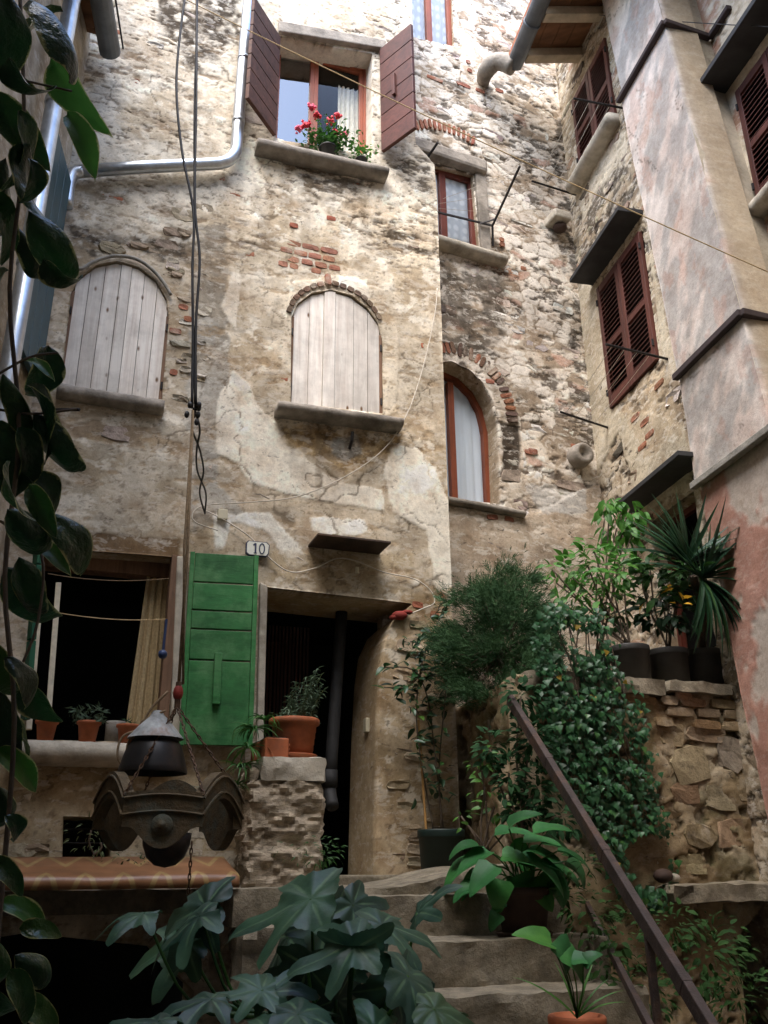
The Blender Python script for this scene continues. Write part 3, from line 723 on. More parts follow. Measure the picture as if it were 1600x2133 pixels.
# --- upper casement window
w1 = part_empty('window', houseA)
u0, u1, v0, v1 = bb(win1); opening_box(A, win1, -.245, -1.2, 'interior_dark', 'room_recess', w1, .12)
frame(A, u0 - .02, u1 + .02, v0 - .02, v1 + .02, -.19, .045, .06, 'frame_orange', w1)
frame(A, u0 + .025, (u0 + u1) / 2 - .06, v0 + .025, v1 - .025, -.195, .04, .04, 'frame_orange', w1, 'sash')
frame(A, (u0 + u1) / 2 - .059, u1 - .025, v0 + .025, v1 - .025, -.2, .04, .04, 'frame_orange', w1, 'sash')
pane(A, u0 + .06, (u0 + u1) / 2 - .1, v0 + .06, v1 - .06, -.222, w1, 'glass_bright'); pane(A, (u0 + u1) / 2 - .03, u1 - .06, v0 + .06, v1 - .06, -.222, w1, 'glass_sky')
sill_round(A, A.uv(536, 290, .1), A.uv(808, 352, .1), .10, .15, 'sill_stone', w1)
mb = MB().prism(A, A.poly([(578, 52), (800, 92), (800, 110), (578, 74)]), -.02, .055); mb.build('lintel', 'sill_stone', w1, bevel=.012)
curtain('curtain', A, (u0 + u1) / 2 + .2, u1 - .02, v0 - .05, v1 - .2, -.29, 5, .02, 'curtain_cream', 'cream curtain hanging behind the open-shuttered upper window')
# --- its two plank shutters, swung out
def plank_shutter(name, hb, ht, ob, parent, mat, nplank, th=.035, battens=True, gap=.008):
    # hb/ht = hinge bottom/top, ob = outer bottom (3-D); horizontal planks
    hb, ht, ob = map(np.asarray, (hb, ht, ob)); w = ob - hb; up = ht - hb; nn = np.cross(w, up); nn /= np.linalg.norm(nn)
    sh = part_empty(name, parent)
    for i in range(nplank):
        a = i / nplank; b = (i + 1) / nplank
        MB().obox(hb + up * a + up / np.linalg.norm(up) * gap / 2 - nn * th / 2, w, up * (b - a) - up / np.linalg.norm(up) * gap, nn * th).build('plank', mat, sh, bevel=.004)
    return sh, w, up, nn
hb, ht = A.pt(572, 284, .03), A.pt(582, 78, .03)
sh, w, up, nn = plank_shutter('shutter', hb, ht, atz(514, 205, hb[2]), houseA, 'shutter_dark', 7)
MB().obox(hb + w * .1 + up * .12 + nn * .018, w * .1, up * .76, nn * .02).build('batten', 'shutter_dark', sh, bevel=.003)
hb, ht = A.pt(797, 318, .03), A.pt(793, 104, .03)
sh, w, up, nn = plank_shutter('shutter', hb, ht, atz(866, 268, hb[2]), houseA, 'shutter_brown', 6)
sgn = 1 if nn @ (CAM - hb) > 0 else -1
MB().obox(hb + w * .42 + up * .42 + nn * sgn * .018, w * .09, up * .2, nn * sgn * .03).build('latch_block', 'shutter_brown', sh, bevel=.003)

# --- boarded arched windows
def boarded(poly, nplk, px_sill, seam=None):
    w = part_empty('window', houseA); u0, u1, v0, v1 = bb(poly); P = np.array(poly)
    def top(u):   # upper outline at u
        best = v0
        for i in range(len(P)):
            a, b = P[i], P[(i + 1) % len(P)]
            if min(a[0], b[0]) - 1e-6 <= u <= max(a[0], b[0]) + 1e-6 and abs(b[0] - a[0]) > 1e-6:
                t = (u - a[0]) / (b[0] - a[0]); best = max(best, a[1] + t * (b[1] - a[1]))
        return best
    opening_box(A, poly, -.062, -.09, 'interior_dark', 'backing', w, .03)
    ed = np.linspace(u0 + .02, u1 - .02, nplk + 1)
    ed[1:-1] += (np.array([random.random() for _ in range(nplk - 1)]) - .5) * .04
    for i in range(nplk):
        a, b = ed[i] + .0018, ed[i + 1] - .0018; n = 6; pts = [(a, v0 - .03), (b, v0 - .03)]
        for k in range(n + 1):
            u = b + (a - b) * k / n; pts.append((u, max(v0 + .2, top(min(max(u, u0 + .03), u1 - .03)) - .012)))
        pr = -.018 - .006 * random.random()
        MB().prism(A, pts, -.055, pr + (.012 if seam == i else 0)).build('plank', 'plank_pale', w, bevel=.002)
    for s, uu in ((0, u0 + .002), (1, u1 - .026)):
        vt = top(uu + .012) - .02 if True else v1
        MB().prism(A, [(uu, v0 - .03), (uu + .024, v0 - .03), (uu + .024, max(v0 + .3, min(vt, v0 + .85))), (uu, max(v0 + .3, min(vt, v0 + .85)))], -.055, -.008).build('jamb_strip', 'jamb_wood', w, bevel=.002)
        for f in (.12, .62):
            MB().tube([A.at(uu + .012, v0 + f, -.004), A.at(uu + .012, v0 + f + .06, -.004)], .008, 6).build('hinge', 'black_iron', w)
    return w
wl_ = boarded(archL, 7, None, 3); wm_ = boarded(archM, 6, None, 2)
sill_round(A, A.uv(120, 800, .05), A.uv(343, 836, .05), .10, .09, 'sill_stone', wl_, irr=.01)
sill_round(A, A.uv(578, 836, .1), A.uv(838, 872, .1), .095, .15, 'sill_stone', wm_, irr=.014)
# moulded hood over the left arch
hp = [A.pt(x, y, .03) for x, y in ((148, 556), (170, 560), (190, 548), (215, 538), (245, 533), (285, 540), (318, 562), (342, 590), (356, 614))]
MB().tube(arc(hp, 4), .014, 8).build('hood_mould', 'cement', wl_, smooth=True)
# brick arch rim of the middle window
ar = [A.uv(x, y) for x, y in ((600, 652), (612, 625), (632, 607), (660, 595), (690, 590), (722, 600), (752, 617), (775, 640), (792, 668))]
for i in range(len(ar) - 1):
    (ua, va), (ub, vb) = ar[i], ar[i + 1]; L = math.hypot(ub - ua, vb - va)
    for k in range(2):
        t = (k + .5) / 2
        piece('brick', BRICK, A, ua + (ub - ua) * t, va + (vb - va) * t, L * .46, .045, .10, .018 + random.random() * .008, wallA,
              jcol((.17, .115, .08) if i != 3 else (.36, .15, .09)), math.atan2(vb - va, ub - ua))
piece('brick', BRICK, A, *A.uv(682, 585), .05, .11, .12, .03, wallA, (.38, .14, .085), .1)

# --- ground-floor window
wg = part_empty('window', houseA)
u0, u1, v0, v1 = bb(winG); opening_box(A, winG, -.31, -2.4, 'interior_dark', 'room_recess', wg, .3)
mb = MB()
for a, b in (((86, 1220), (60, 1520)), ((122, 1215), (100, 1500))):
    p, q = A.pt(*a, -.12), A.pt(*b, -.12); mb = MB().bar(p, q, .035, .05, up=A.n); mb.build('casement_edge', 'curtain_cream', wg, bevel=.004)
mb = MB(); pbox(mb, A, A.uv(352, 1300)[0] - .02, A.uv(352, 1300)[0] + .045, v0, v1 + .01, -.1, .02); mb.build('jamb', 'jamb_wood', wg, bevel=.006)
mb = MB(); pbox(mb, A, u0, u1, v1 - .1, v1 + .02, -.29, -.16); mb.build('head_beam', 'jamb_wood', wg, bevel=.006)
sill_round(A, A.uv(20, 1540, .12), A.uv(372, 1552, .12), .14, .18, 'pale_stone', wg, irr=.012)
curtain('curtain', A, A.uv(312, 1200)[0], A.uv(362, 1200)[0], v0 + .02, v1 - .02, -.2, 3.5, .018, 'curtain_ochre', 'ochre crocheted curtain drawn aside in the dark ground-floor window', bottom=(A.uv(268, 1480)[0], A.uv(345, 1480)[0]))
ps = A.poly([(368, 1160), (392, 1162), (378, 1550), (352, 1548)])
MB().prism(A, ps, -.02, .03).build('jamb_stone', 'pale_stone', wg, bevel=.01)
ps = A.poly([(540, 1215), (556, 1222), (547, 1560), (532, 1560)])
MB().prism(A, ps, -.02, .035).build('jamb_stone', 'pale_stone', wg, bevel=.01)
# green shutter, opened
hb, ht = A.pt(372, 1553, .07), A.pt(397, 1150, .07)
ob = atz(526, 1556, hb[2]); ot = atz(536, 1150, ht[2])
sh = part_empty('shutter', houseA); sh['label'] = 'bright green plank shutter opened flat beside the dark window'
wd = ob - hb; upv = ht - hb; nn = np.cross(wd, upv); nn /= np.linalg.norm(nn)
if nn @ (CAM - hb) < 0: nn = -nn
br = [0, .21, .365, .525, .68, .835, 1.0]
for i in range(6):
    if i == 0: br_ = (0, .42)
for a, b in ((0, .425), (.425, .585), (.585, .685), (.685, .835), (.835, 1.0)):
    p0 = hb + upv * a + wd * .07; MB().obox(p0 + upv * .004 - nn * .012, wd * .86 , upv * (b - a) - upv * .008, nn * .024).build('plank', 'green_paint', sh, bevel=.004)
MB().obox(hb - nn * .016, wd * .068, upv, nn * .034).build('stile', 'green_paint', sh, bevel=.004)
MB().obox(hb + wd * .932 - nn * .016, wd * .068, upv, nn * .034).build('stile', 'green_paint', sh, bevel=.004)
MB().obox(hb + wd * .42 + upv * .2 + nn * .013, wd * .11, upv * .26, nn * .035).build('latch_bar', 'green_paint', sh, bevel=.006)
# left green shutter, seen almost edge-on
hb, ht = A.pt(58, 1500, .05), A.pt(88, 1100, .05)
sh2, wd, upv, nn = plank_shutter('shutter', hb, ht, atz(8, 1512, hb[2]), houseA, 'green_old', 5)
# --- doorway
dw = part_empty('doorway', houseA)
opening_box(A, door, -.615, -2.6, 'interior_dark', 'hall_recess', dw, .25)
u0, u1, v0, v1 = bb(door)
for i in range(18):
    uu = u0 + .02 + i * .028
    MB().tube([A.at(uu, v1 - .1, -.66), A.at(uu + random.uniform(-.01, .01), v1 - 1.6, -.66)], .008, 5).build('bead_string', 'door_wood', dw)
mb = MB(); pbox(mb, A, u0 - .2, u1 + .1, v0 - .05, LAND + .03, -.62, .06); mb.build('threshold', 'step_stone', dw, bevel=.015)
# number plate
u, v = A.uv(537, 1142, .04)
npx = [A.uv(x, y, .04) for x, y in ((513, 1130), (517, 1126), (556, 1130), (562, 1136), (560, 1154), (555, 1160), (518, 1156), (512, 1151))]
plate = tag(MB().prism(A, npx, .02, .042).build('number_plate', 'numeral_ink'), 'white enamel house number plate reading 10 above the green shutter', 'number plate')
cx = sum(p[0] for p in npx) / 8; cy = sum(p[1] for p in npx) / 8
MB().prism(A, [(cx + (a - cx) * .92, cy + (b - cy) * .9) for a, b in npx], .0425, .0455).build('plate_face', 'enamel', plate)
def stroke(parent, pts, w, h, mat='numeral_ink'):
    for i in range(len(pts) - 1):
        MB().bar(A.at(*pts[i], h), A.at(*pts[i + 1], h), w, .002, up=A.n).build('numeral', mat, parent)
hh = .036
mb = MB()
def st(pts, w):
    for i in range(len(pts) - 1): mb.bar(A.at(*pts[i], .0475), A.at(*pts[i + 1], .0475), w, .002, up=A.n)
st([(cx - .016, cy - hh), (cx - .016, cy + hh), (cx - .032, cy + hh * .55)], .011); st([(cx - .028, cy - hh), (cx - .004, cy - hh)], .006)
mb.build('numeral', 'numeral_ink', plate)
mb = MB(); st([(cx + .03 + .018 * math.cos(t), cy + (hh + .002) * math.sin(t)) for t in np.linspace(0, 2 * math.pi, 17)], .008); mb.build('numeral', 'numeral_ink', plate)
# small slab canopy over the door, fittings
can = part_empty('canopy', houseA)
a0, a1 = A.pt(628, 1122), A.pt(800, 1140); f0, f1 = atz(622, 1130, a0[2]), 0
MB().obox(A.at(*A.uv(642, 1139), -.1), A.du * .55, A.n * .36, Z * .018).build('slab', 'rust_sheet', can, bevel=.004)
MB().obox(A.at(*A.uv(642, 1139), -.02) + Z * .019 + A.du * .03, A.du * .5, A.n * .16, Z * .05).build('mortar_fillet', 'cement', can, bevel=.02)
jb = A.pt(464, 1072, .03); tag(MB().obox(jb - A.du * .035 - Z * .035 - A.n * .03, A.du * .07, Z * .075, A.n * .04).build('junction_box', 'box_cream', bevel=.005), 'small square cream junction box above the number plate', 'junction box')
db = A.pt(738, 1510, -.25); u_, v_ = A.uv(770, 1510)
tag(MB().obox(A.at(door[5][0] + .008, db[2] - .05, -.28) - A.du * .03, A.du * .03, Z * .1, A.n * .07).build('doorbell', 'box_cream', bevel=.005), 'cream doorbell box on the plastered door reveal', 'doorbell')
lb = A.pt(744, 1182, .05); tag(MB().tube([lb, lb - Z * .045], .014, 8).build('lamp_holder', 'box_cream'), 'bare cream lamp holder hanging under the slab canopy', 'lamp holder')
MB()
p = A.pt(728, 925, .0); tag(MB().tube([p - Z * .04, p + A.n * .06, p + A.n * .08 + Z * .07], .012, 6).build('iron_hook', 'black_iron'), 'black iron hook in a cement patch under the middle sill', 'hook')
# red cloth hanging on a peg at the lintel
p = A.pt(832, 1282, .03)
o = tag(MB().ball(p, .05, 10, 6, (1.2, .7, .7)).ball(p + A.du * .06 + Z * .03, .035, 8, 5, (1.3, .6, .5)).ball(p - A.du * .05 - Z * .02, .03, 8, 5, (1, .7, .6)).build('folded_cloth', 'red_cloth', smooth=True), 'red folded cloth tucked at the corner of the door lintel', 'cloth')

# bricks and stones that show through the facade render
for row, (x0, x1, y, n) in enumerate(((590, 705, 513, 3), (582, 700, 530, 4), (597, 712, 546, 4), (578, 670, 560, 4))):
    for i in range(n):
        if random.random() < .06: continue
        t = (i + .5) / n; x = x0 + (x1 - x0) * t; y_ = y + (x - 640) * .2
        piece('brick', BRICK, A, *A.uv(x, y_), (x1 - x0) / n / 240 * random.uniform(.85, 1.0), .056, .12, .001 + random.random() * .006, wallA, jcol((.36, .17, .11)), -.02 + random.uniform(-.03, .03))
for x, y, w in ((235, 410, .17), (279, 402, .05), (690, 455, .09), (742, 385, .07), (320, 350, .1), (455, 370, .12), (490, 405, .1), (520, 530, .08), (365, 465, .06), (245, 68, .07), (285, 170, .05),
                (612, 470, .08), (700, 300, .07), (375, 575, .12), (385, 620, .13), (360, 545, .1), (600, 740, .05), (592, 790, .06), (365, 690, .1), (382, 640, .08), (392, 665, .07), (362, 775, .06), (330, 850, .06), (880, 720, .03), (870, 1260, .09), (905, 1280, .07), (920, 1240, .06), (925, 1300, .06)):
    piece('brick', BRICK, A, *A.uv(x, y), w, .05, .12, .0 + random.random() * .010, wallA, jcol(random.choice([(.36, .15, .09), (.30, .15, .10), (.33, .12, .07)])), random.uniform(-.08, .08))
STONE_COLS = [(.52, .46, .37), (.44, .38, .30), (.58, .53, .45), (.36, .29, .21), (.47, .40, .33), (.30, .24, .18)]
def scatter_stones(pl, n, region, parent, holes, size=(.08, .24), proud=(-.008, .012), cols=STONE_COLS, asp=(.32, .6), meshes=ROCK):
    P = pl.poly(region); a, b, c, d = bb(P); k = 0; tries = 0
    while k < n and tries < n * 30:
        tries += 1; u = random.uniform(a, b); v = random.uniform(c, d)
        if not in_poly(u, v, P) or any(in_poly(u, v, h, .1) for h in holes): continue
        w = random.uniform(*size); piece('stone', meshes, pl, u, v, w, w * random.uniform(*asp), .12, random.uniform(*proud), parent, jcol(random.choice(cols)), random.uniform(-.12, .12)); k += 1
scatter_stones(A, 40, [(160, -20), (860, -20), (905, 330), (905, 560), (720, 500), (420, 470), (160, 470)], wallA, HOLES_A)
scatter_stones(A, 24, [(345, 530), (428, 540), (425, 840), (345, 840), (362, 640)], wallA, HOLES_A, (.07, .17), (.002, .02))
scatter_stones(A, 10, [(150, 480), (400, 480), (400, 540), (240, 520), (150, 540)], wallA, HOLES_A, (.1, .25), (.0, .02), [(.2, .14, .1), (.32, .25, .18)])
scatter_stones(A, 34, [(800, 1300), (935, 1260), (935, 1800), (800, 1800)], wallA, HOLES_A, (.1, .24), (-.004, .02), [(.42, .33, .22), (.34, .26, .17), (.48, .4, .29)])
scatter_stones(A, 14, [(20, 1640), (480, 1640), (480, 1790), (20, 1790)], wallA, HOLES_A, (.1, .22), (-.006, .012), [(.42, .35, .25), (.34, .26, .17), (.5, .43, .33)])
scatter_stones(A, 16, [(120, 880), (400, 900), (440, 1090), (620, 1190), (860, 1200), (880, 1080), (640, 1040)], wallA, HOLES_A, (.08, .2), (-.012, .004))
# small grated vent beside the terrace
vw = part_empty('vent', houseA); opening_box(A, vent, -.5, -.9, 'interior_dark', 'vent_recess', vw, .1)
u0, u1, v0, v1 = bb(vent)
for k in range(2): MB().tube([A.at(u0 - .02, v0 + .1 + k * .08, -.1), A.at(u1 + .02, v0 + .1 + k * .08, -.1)], .006, 6).build('bar', 'black_iron', vw)
# galvanised drainpipe across the facade
gp = [A.pt(x, y, .09) for x, y in ((545, -160), (521, -20), (505, 150), (494, 290), (490, 318), (476, 334), (455, 341), (300, 348), (165, 357))]
gp2 = arc(gp[:4], 3) + arc(gp[3:7], 5)[1:] + gp[7:]
dp = empty('drainpipe', A.at(-1.0, 7.0, .09), 'shiny galvanised drainpipe that drops and turns across the facade', 'drainpipe')
MB().tube(gp2, .05, 16).build('pipe', 'galvanised', dp, smooth=True)
for x, y, q in ((497, 250, (494, 290)), (190, 356, (210, 355)), (508, 120, (505, 150))):
    a, b = A.pt(x, y, .09), A.pt(*q, .09); d = (b - a) / np.linalg.norm(b - a); MB().tube([a, a + d * .035], .055, 16).build('collar', 'galvanised', dp, smooth=True)
cpt = A.pt(150, 362, .09); MB().tube(arc([A.pt(170, 357, .09), A.pt(152, 362, .09), A.pt(143, 385, .09), A.pt(138, 430, .09)], 5), .05, 14).build('elbow', 'galvanised', dp, smooth=True)
# dark drainpipe in the doorway
d2 = empty('drainpipe', A.at(door[6][0] - .4, LAND, -.2), 'dark drainpipe standing in the doorway beside the reveal', 'drainpipe')
pp = [A.pt(x, y, -.42) for x, y in ((712, 1275), (703, 1400), (692, 1560), (687, 1640))]
MB().tube(pp, .045, 12).build('pipe', 'slate', d2, smooth=True)
MB().tube([pp[-1] + Z * .12, pp[-1]], .055, 12).build('collar', 'slate', d2, smooth=True)
MB().tube(arc([pp[-1], pp[-1] - Z * .06 + A.n * .02, pp[-1] - Z * .14 + A.n * .08], 4), .045, 12).build('spout', 'slate', d2, smooth=True)

# ================================================================== STONE HOUSE (B), set back at the corner
houseB = empty('rubble_house', B.at(.6, LAND), 'rubble stone house front with lace-curtained window and arched window, behind the plastered corner', 'house')
laceP = B.poly([(860, 330), (985, 362), (1001, 527), (860, 490)])
archB = B.poly([(890, 1035), (872, 800), (900, 757), (940, 752), (975, 768), (1005, 797), (1026, 835), (1038, 885), (1045, 1050)])
topP = B.poly([(835, -80), (940, -60), (946, 97), (838, 72)])
doorB = [B.uv(945, 1495), B.uv(1030, 1500), (B.uv(1030, 1500)[0], 1.5), (B.uv(945, 1495)[0], 1.5)]
HOLES_B = [laceP, archB, topP, doorB]
def rubble_field(pl, pale, dark, mort, zones):
    def f(U, V):
        n1 = fbm(U * 1.7 + 3, V * 1.7, 4, 2); n2 = fbm(U * 5, V * 8, 5, 3, .62); n3 = fbm(U * 20, V * 24, 4, 4, .6); n4 = fbm(U * 2.6, V * 3.4, 5, 6, .6)
        H = (n1 - .5) * .03 + (n2 - .5) * .008 + (n3 - .5) * .004
        Cc = lerp(mort[0], mort[1], sst(.32, .66, n2 * .5 + n4 * .5))
        wx = U + (fbm(U * 5, V * 5, 3, 5) - .5) * .16; wy = V + (fbm(U * 5 + 9, V * 5, 3, 1) - .5) * .12
        f1, f2 = voro(wx * 5.2, wy * 9.5, 4); ed = f2 - f1
        m = sst(.03, .14, ed); H += m * .0025
        tn = voro.tone
        Cc = paint2(Cc, pale[0], pale[1], np.clip(sst(.3, .65, n3 * .5 + n4 * .5) * .5 + tn * .6, 0, 1), m * sst(.28, .45, n2) * (.55 + .45 * (tn > .25)))
        Cc = paint(Cc, (.27, .21, .15), m * (tn < .16) * .8); Cc = paint(Cc, (.33, .16, .10), m * (tn > .955) * .7)
        jd = (1 - sst(.02, .075, ed)) * sst(.42, .6, fbm(U * 3.3 + 8, V * 3.3, 3, 2)); Cc = paint(Cc, (.12, .09, .065), jd * .8); H -= jd * .008
        pit = fbm(U * 6, V * 13, 5, 7, .65); p = sst(.585, .64, pit) * .9
        Cc = paint(Cc, dark, p * .9); H -= p * .014
        for fn in zones: H, Cc = fn(U, V, H, Cc, n2, n3, n4)
        Cc = np.clip(Cc * (.58 + 1.0 * fbm(U * 2.4, V * 2.4, 6, 1, .62))[..., None], 0, .84)
        return H * .7, Cc
    return f
def zoneB(U, V, H, Cc, n2, n3, n4):
    P = lambda pts, **k: pm(B, U, V, pts, **k)
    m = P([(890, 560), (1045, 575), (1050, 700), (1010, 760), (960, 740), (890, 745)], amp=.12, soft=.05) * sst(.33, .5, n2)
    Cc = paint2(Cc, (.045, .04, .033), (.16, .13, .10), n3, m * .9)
    m = P([(930, 1060), (1100, 1075), (1260, 1000), (1330, 1200), (1330, 1500), (900, 1500)], amp=.06)
    Cc = paint2(Cc, (.34, .27, .20), (.50, .42, .33), sst(.3, .65, n4), m * .92); H = H * (1 - m * .55) + m * .012
    m = P([(1090, 1010), (1220, 1010), (1220, 1070), (1130, 1070)], amp=.05); Cc = paint2(Cc, (.42, .40, .37), (.52, .5, .47), n2, m)
    m = P([(1000, 760), (1045, 870), (1052, 1060), (1095, 1060), (1085, 880), (1040, 760)], amp=.03); Cc = paint2(Cc, (.33, .28, .22), (.45, .39, .31), n2, m * .7)
    m = P([(1045, 880), (1083, 885), (1085, 1005), (1050, 1005)], amp=.03); Cc = paint2(Cc, (.03, .026, .022), (.10, .08, .06), n3, m); H -= m * .02
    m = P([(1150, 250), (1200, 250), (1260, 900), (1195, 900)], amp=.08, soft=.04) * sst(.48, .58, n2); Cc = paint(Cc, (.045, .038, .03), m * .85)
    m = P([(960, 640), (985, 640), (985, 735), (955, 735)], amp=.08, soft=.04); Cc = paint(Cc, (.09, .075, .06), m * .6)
    return H, Cc
wallB = wall_grid('wall', B, -.42, 1.98, .4, 12.2, .0125, HOLES_B, rubble_field(B, ((.54, .48, .41), (.80, .75, .68)), (.07, .055, .042), ((.36, .29, .215), (.54, .47, .375)), [zoneB]), 'rubble_mortar', houseB, depths=[.10, .24, .1, .12])
def courses(pl, region, parent, holes, rowh=(.085, .16), width=(.14, .34), drop=.35, colf=None, meshes=ROCK, proud=(-.012, .006), limit=290, depth=.14):
    P = pl.poly(region); a, b, c, d = bb(P); v = c; out = []
    while v < d:
        rh = random.uniform(*rowh); u = a - random.random() * .2
        while u < b:
            w = random.uniform(*width) * (.8 + rh * 3); cu, cv = u + w / 2, v + rh / 2 + random.uniform(-.015, .015)
            if random.random() > drop and in_poly(cu, cv, P) and not any(in_poly(cu, cv, h, .05 + w * .3) for h in holes): out.append((cu, cv, w, rh))
            u += w
        v += rh
    random.shuffle(out)
    for cu, cv, w, rh in out[:limit]:
        piece('stone', meshes, pl, cu, cv, w * random.uniform(.72, .92), rh * random.uniform(.65, .9), depth, random.uniform(*proud), parent, colf(cu, cv), random.uniform(-.07, .07))
def colB(u, v):
    q = B.at(u, v)
    if in_poly(u, v, B.poly([(890, 560), (1045, 575), (1050, 700), (1010, 760), (890, 750)])): return jcol(random.choice([(.06, .052, .045), (.12, .1, .08), (.2, .17, .13)]))
    return jcol(random.choice([(.62, .57, .51), (.54, .49, .43), (.70, .66, .60), (.46, .40, .34), (.56, .52, .47), (.36, .30, .25)]))
courses(B, [(880, -60), (1180, -60), (1200, 560), (1245, 900), (1230, 1000), (1090, 1060), (900, 1060)], wallB, HOLES_B, drop=.5, colf=colB, limit=190, proud=(-.014, .003))
courses(B, [(930, 1090), (1240, 1010), (1300, 1300), (930, 1400)], wallB, HOLES_B, drop=.8, colf=colB, proud=(-.02, .004), limit=25)
# lace-curtain window
wb = part_empty('window', houseB); u0, u1, v0, v1 = bb(laceP)
opening_box(B, laceP, -.10, -.6, 'interior_dark', 'room_recess', wb, .1)
frame(B, u0, u1 + .005, v0, v1, -.06, .06, .05, 'frame_brown', wb, mull=(u1 - .36,))
pane(B, u0, u1, v0 + .04, v1 - .04, -.095, wb)
curtain('lace_curtain', B, u0, u1 - .03, v0, v1, -.108, 7, .006, 'lace', 'white lace curtain in the brown window beside the drying bracket')
sill_round(B, (u0 - .05, v0 + .01), (B.uv(1046, 545)[0], v0 - .005), .1, .13, 'pale_stone', wb)
MB().prism(B, B.poly([(985, 335), (1008, 342), (1022, 535), (1001, 530)]), -.06, .035).build('jamb_stone', 'sill_stone', wb, bevel=.01)
mb = MB(); pbox(mb, B, u0 - .12, u1 + .1, v1, v1 + .16, -.06, .09); mb.build('lintel', 'sill_stone', wb, bevel=.035)
# relieving arch of bricks over it
ra = [B.uv(x, y) for x, y in ((868, 262), (895, 258), (925, 266), (955, 276), (985, 294))]
for i in range(13):
    t = i / 12 * 3.999; k = int(t); f = t - k; u = ra[k][0] + (ra[k + 1][0] - ra[k][0]) * f; v = ra[k][1] + (ra[k + 1][1] - ra[k][1]) * f
    piece('brick', BRICK, B, u, v, .034, .12, .12, .016, wallB, jcol((.34, .14, .09)), (1.2 - i * .16) * .25)
for x, y, w in ((905, 165, .2), (965, 178, .18), (1000, 190, .12), (1040, 190, .1), (1045, 500, .05), (1046, 510, .06), (1105, 942, .13), (1110, 940, .1), (1020, 795, .1), (975, 130, .06), (978, 148, .06), (1025, 1078, .12), (1060, 1082, .1), (1195, 930, .07), (1200, 450, .05), (1090, 560, .07)):
    piece('brick', BRICK, B, *B.uv(x, y), w, .05, .12, .012, wallB, jcol((.30, .125, .08)), random.uniform(-.1, .1))
# arched window with brick voussoirs
wa = part_empty('window', houseB); u0, u1, v0, v1 = bb(archB)
opening_box(B, archB, -.245, -.9, 'interior_dark', 'room_recess', wa, .1)
P = np.array(archB); inn = [p for p in archB]
cen = ((u0 + u1) / 2, v0 + .55)
def shrink(poly, d):
    out = []; n = len(poly)
    for i in range(n):
        a, b, c = map(np.array, (poly[i - 1], poly[i], poly[(i + 1) % n])); e1 = (b - a) / np.linalg.norm(b - a); e2 = (c - b) / np.linalg.norm(c - b)
        nn = np.array([-(e1 + e2)[1], (e1 + e2)[0]]); nn = nn / np.linalg.norm(nn)
        q = b + nn * d
        if not in_poly(q[0], q[1], poly): q = b - nn * d
        out.append(tuple(q))
    return out
s1 = shrink(archB, .045)
mb = MB(); n = len(archB)
for i in range(n):
    j = (i + 1) % n; q = [archB[i], archB[j], s1[j], s1[i]]
    mb.hexa([B.at(*q[0], -.25), B.at(*q[1], -.25), B.at(*q[2], -.25), B.at(*q[3], -.25), B.at(*q[0], -.19), B.at(*q[1], -.19), B.at(*q[2], -.19), B.at(*q[3], -.19)])
mb.build('frame', 'frame_orange', wa)
mb = MB(); um = u1 - .40; pbox(mb, B, um, um + .06, v0 + .02, v1 - .1, -.24, -.185); mb.build('meeting_stile', 'frame_orange', wa, bevel=.004)
pane(B, u0, u1, v0, v1, -.225, wa)
curtain('curtain', B, u0 - .02, u1 - .01, v0 - .02, v1 - .02, -.25, 9, .006, 'curtain_grey', 'plain grey curtain filling the arched orange-framed window')
sill_round(B, (u0 - .05, v0 + .02), (B.uv(1088, 1065)[0], v0 + .0), .06, .07, 'sill_stone', wa)
va = [B.uv(x, y) for x, y in ((915, 735), (945, 735), (980, 748), (1010, 770), (1035, 800), (1050, 838), (1058, 875))]
for i in range(19):
    t = i / 18 * (len(va) - 1.001); k = int(t); f = t - k; u = va[k][0] + (va[k + 1][0] - va[k][0]) * f; v = va[k][1] + (va[k + 1][1] - va[k][1]) * f
    ang = math.atan2(va[k + 1][1] - va[k][1], va[k + 1][0] - va[k][0])
    piece('brick', BRICK, B, u + .05 * math.cos(ang + math.pi / 2), v + .05 * math.sin(ang + math.pi / 2),   .044, .14 * random.uniform(.8, 1.15), .12, .006 + random.random() * .014, wallB,
          jcol(random.choice([(.32, .14, .08), (.2, .12, .08), (.12, .08, .06)])), ang)
# top window
wt = part_empty('window', houseB); u0, u1, v0, v1 = bb(topP)
opening_box(B, topP, -.1, -.6, 'interior_dark', 'room_recess', wt, .1)
frame(B, u0, u1, v0, v1, -.04, .055, .05, 'frame_orange', wt, mull=((u0 + u1) / 2 + .03,))
pane(B, u0, u1, v0 + .03, v1, -.075, wt)
curtain('lace_curtain', B, u0, u1, v0, v1, -.09, 8, .006, 'lace', 'lace curtain in the small orange-framed window at the top edge')
# ground-level wooden door behind the plants
db_ = part_empty('door', houseB); u0, u1, v0, v1 = bb(doorB)
mb = MB(); pbox(mb, B, u0 - .01, u1 + .01, 1.5, v1 + .01, -.1, -.06); mb.build('door_leaf', 'door_wood', db_)
for a, b, c, d in ((u0, u1, v1 - .06, v1), (u0, u0 + .04, 1.5, v1), (u1 - .04, u1, 1.5, v1), (u0, u1, v1 - .42, v1 - .37)):
    mb = MB(); pbox(mb, B, a, b, c, d, -.058, -.03); mb.build('rail', 'door_wood', db_, bevel=.004)
# stone gutter spout under the eave
sp_ = empty('stone_spout', B.pt(1040, 150, .1), 'lichened grey stone spout elbow beneath the gutter end', 'spout')
p0 = B.pt(1005, 178, -.05); p1 = B.pt(1012, 150, .14); p2 = B.pt(1035, 128, .28); p3 = B.pt(1068, 140, .38)
MB().tube(arc([p0, p1, p2, p3], 6), [.06, .065, .07, .075, .08, .085, .09, .09, .092, .095, .095, .095, .09, .09, .088, .085, .085, .085, .085], 14).build('elbow', 'sill_stone', sp_, smooth=True)
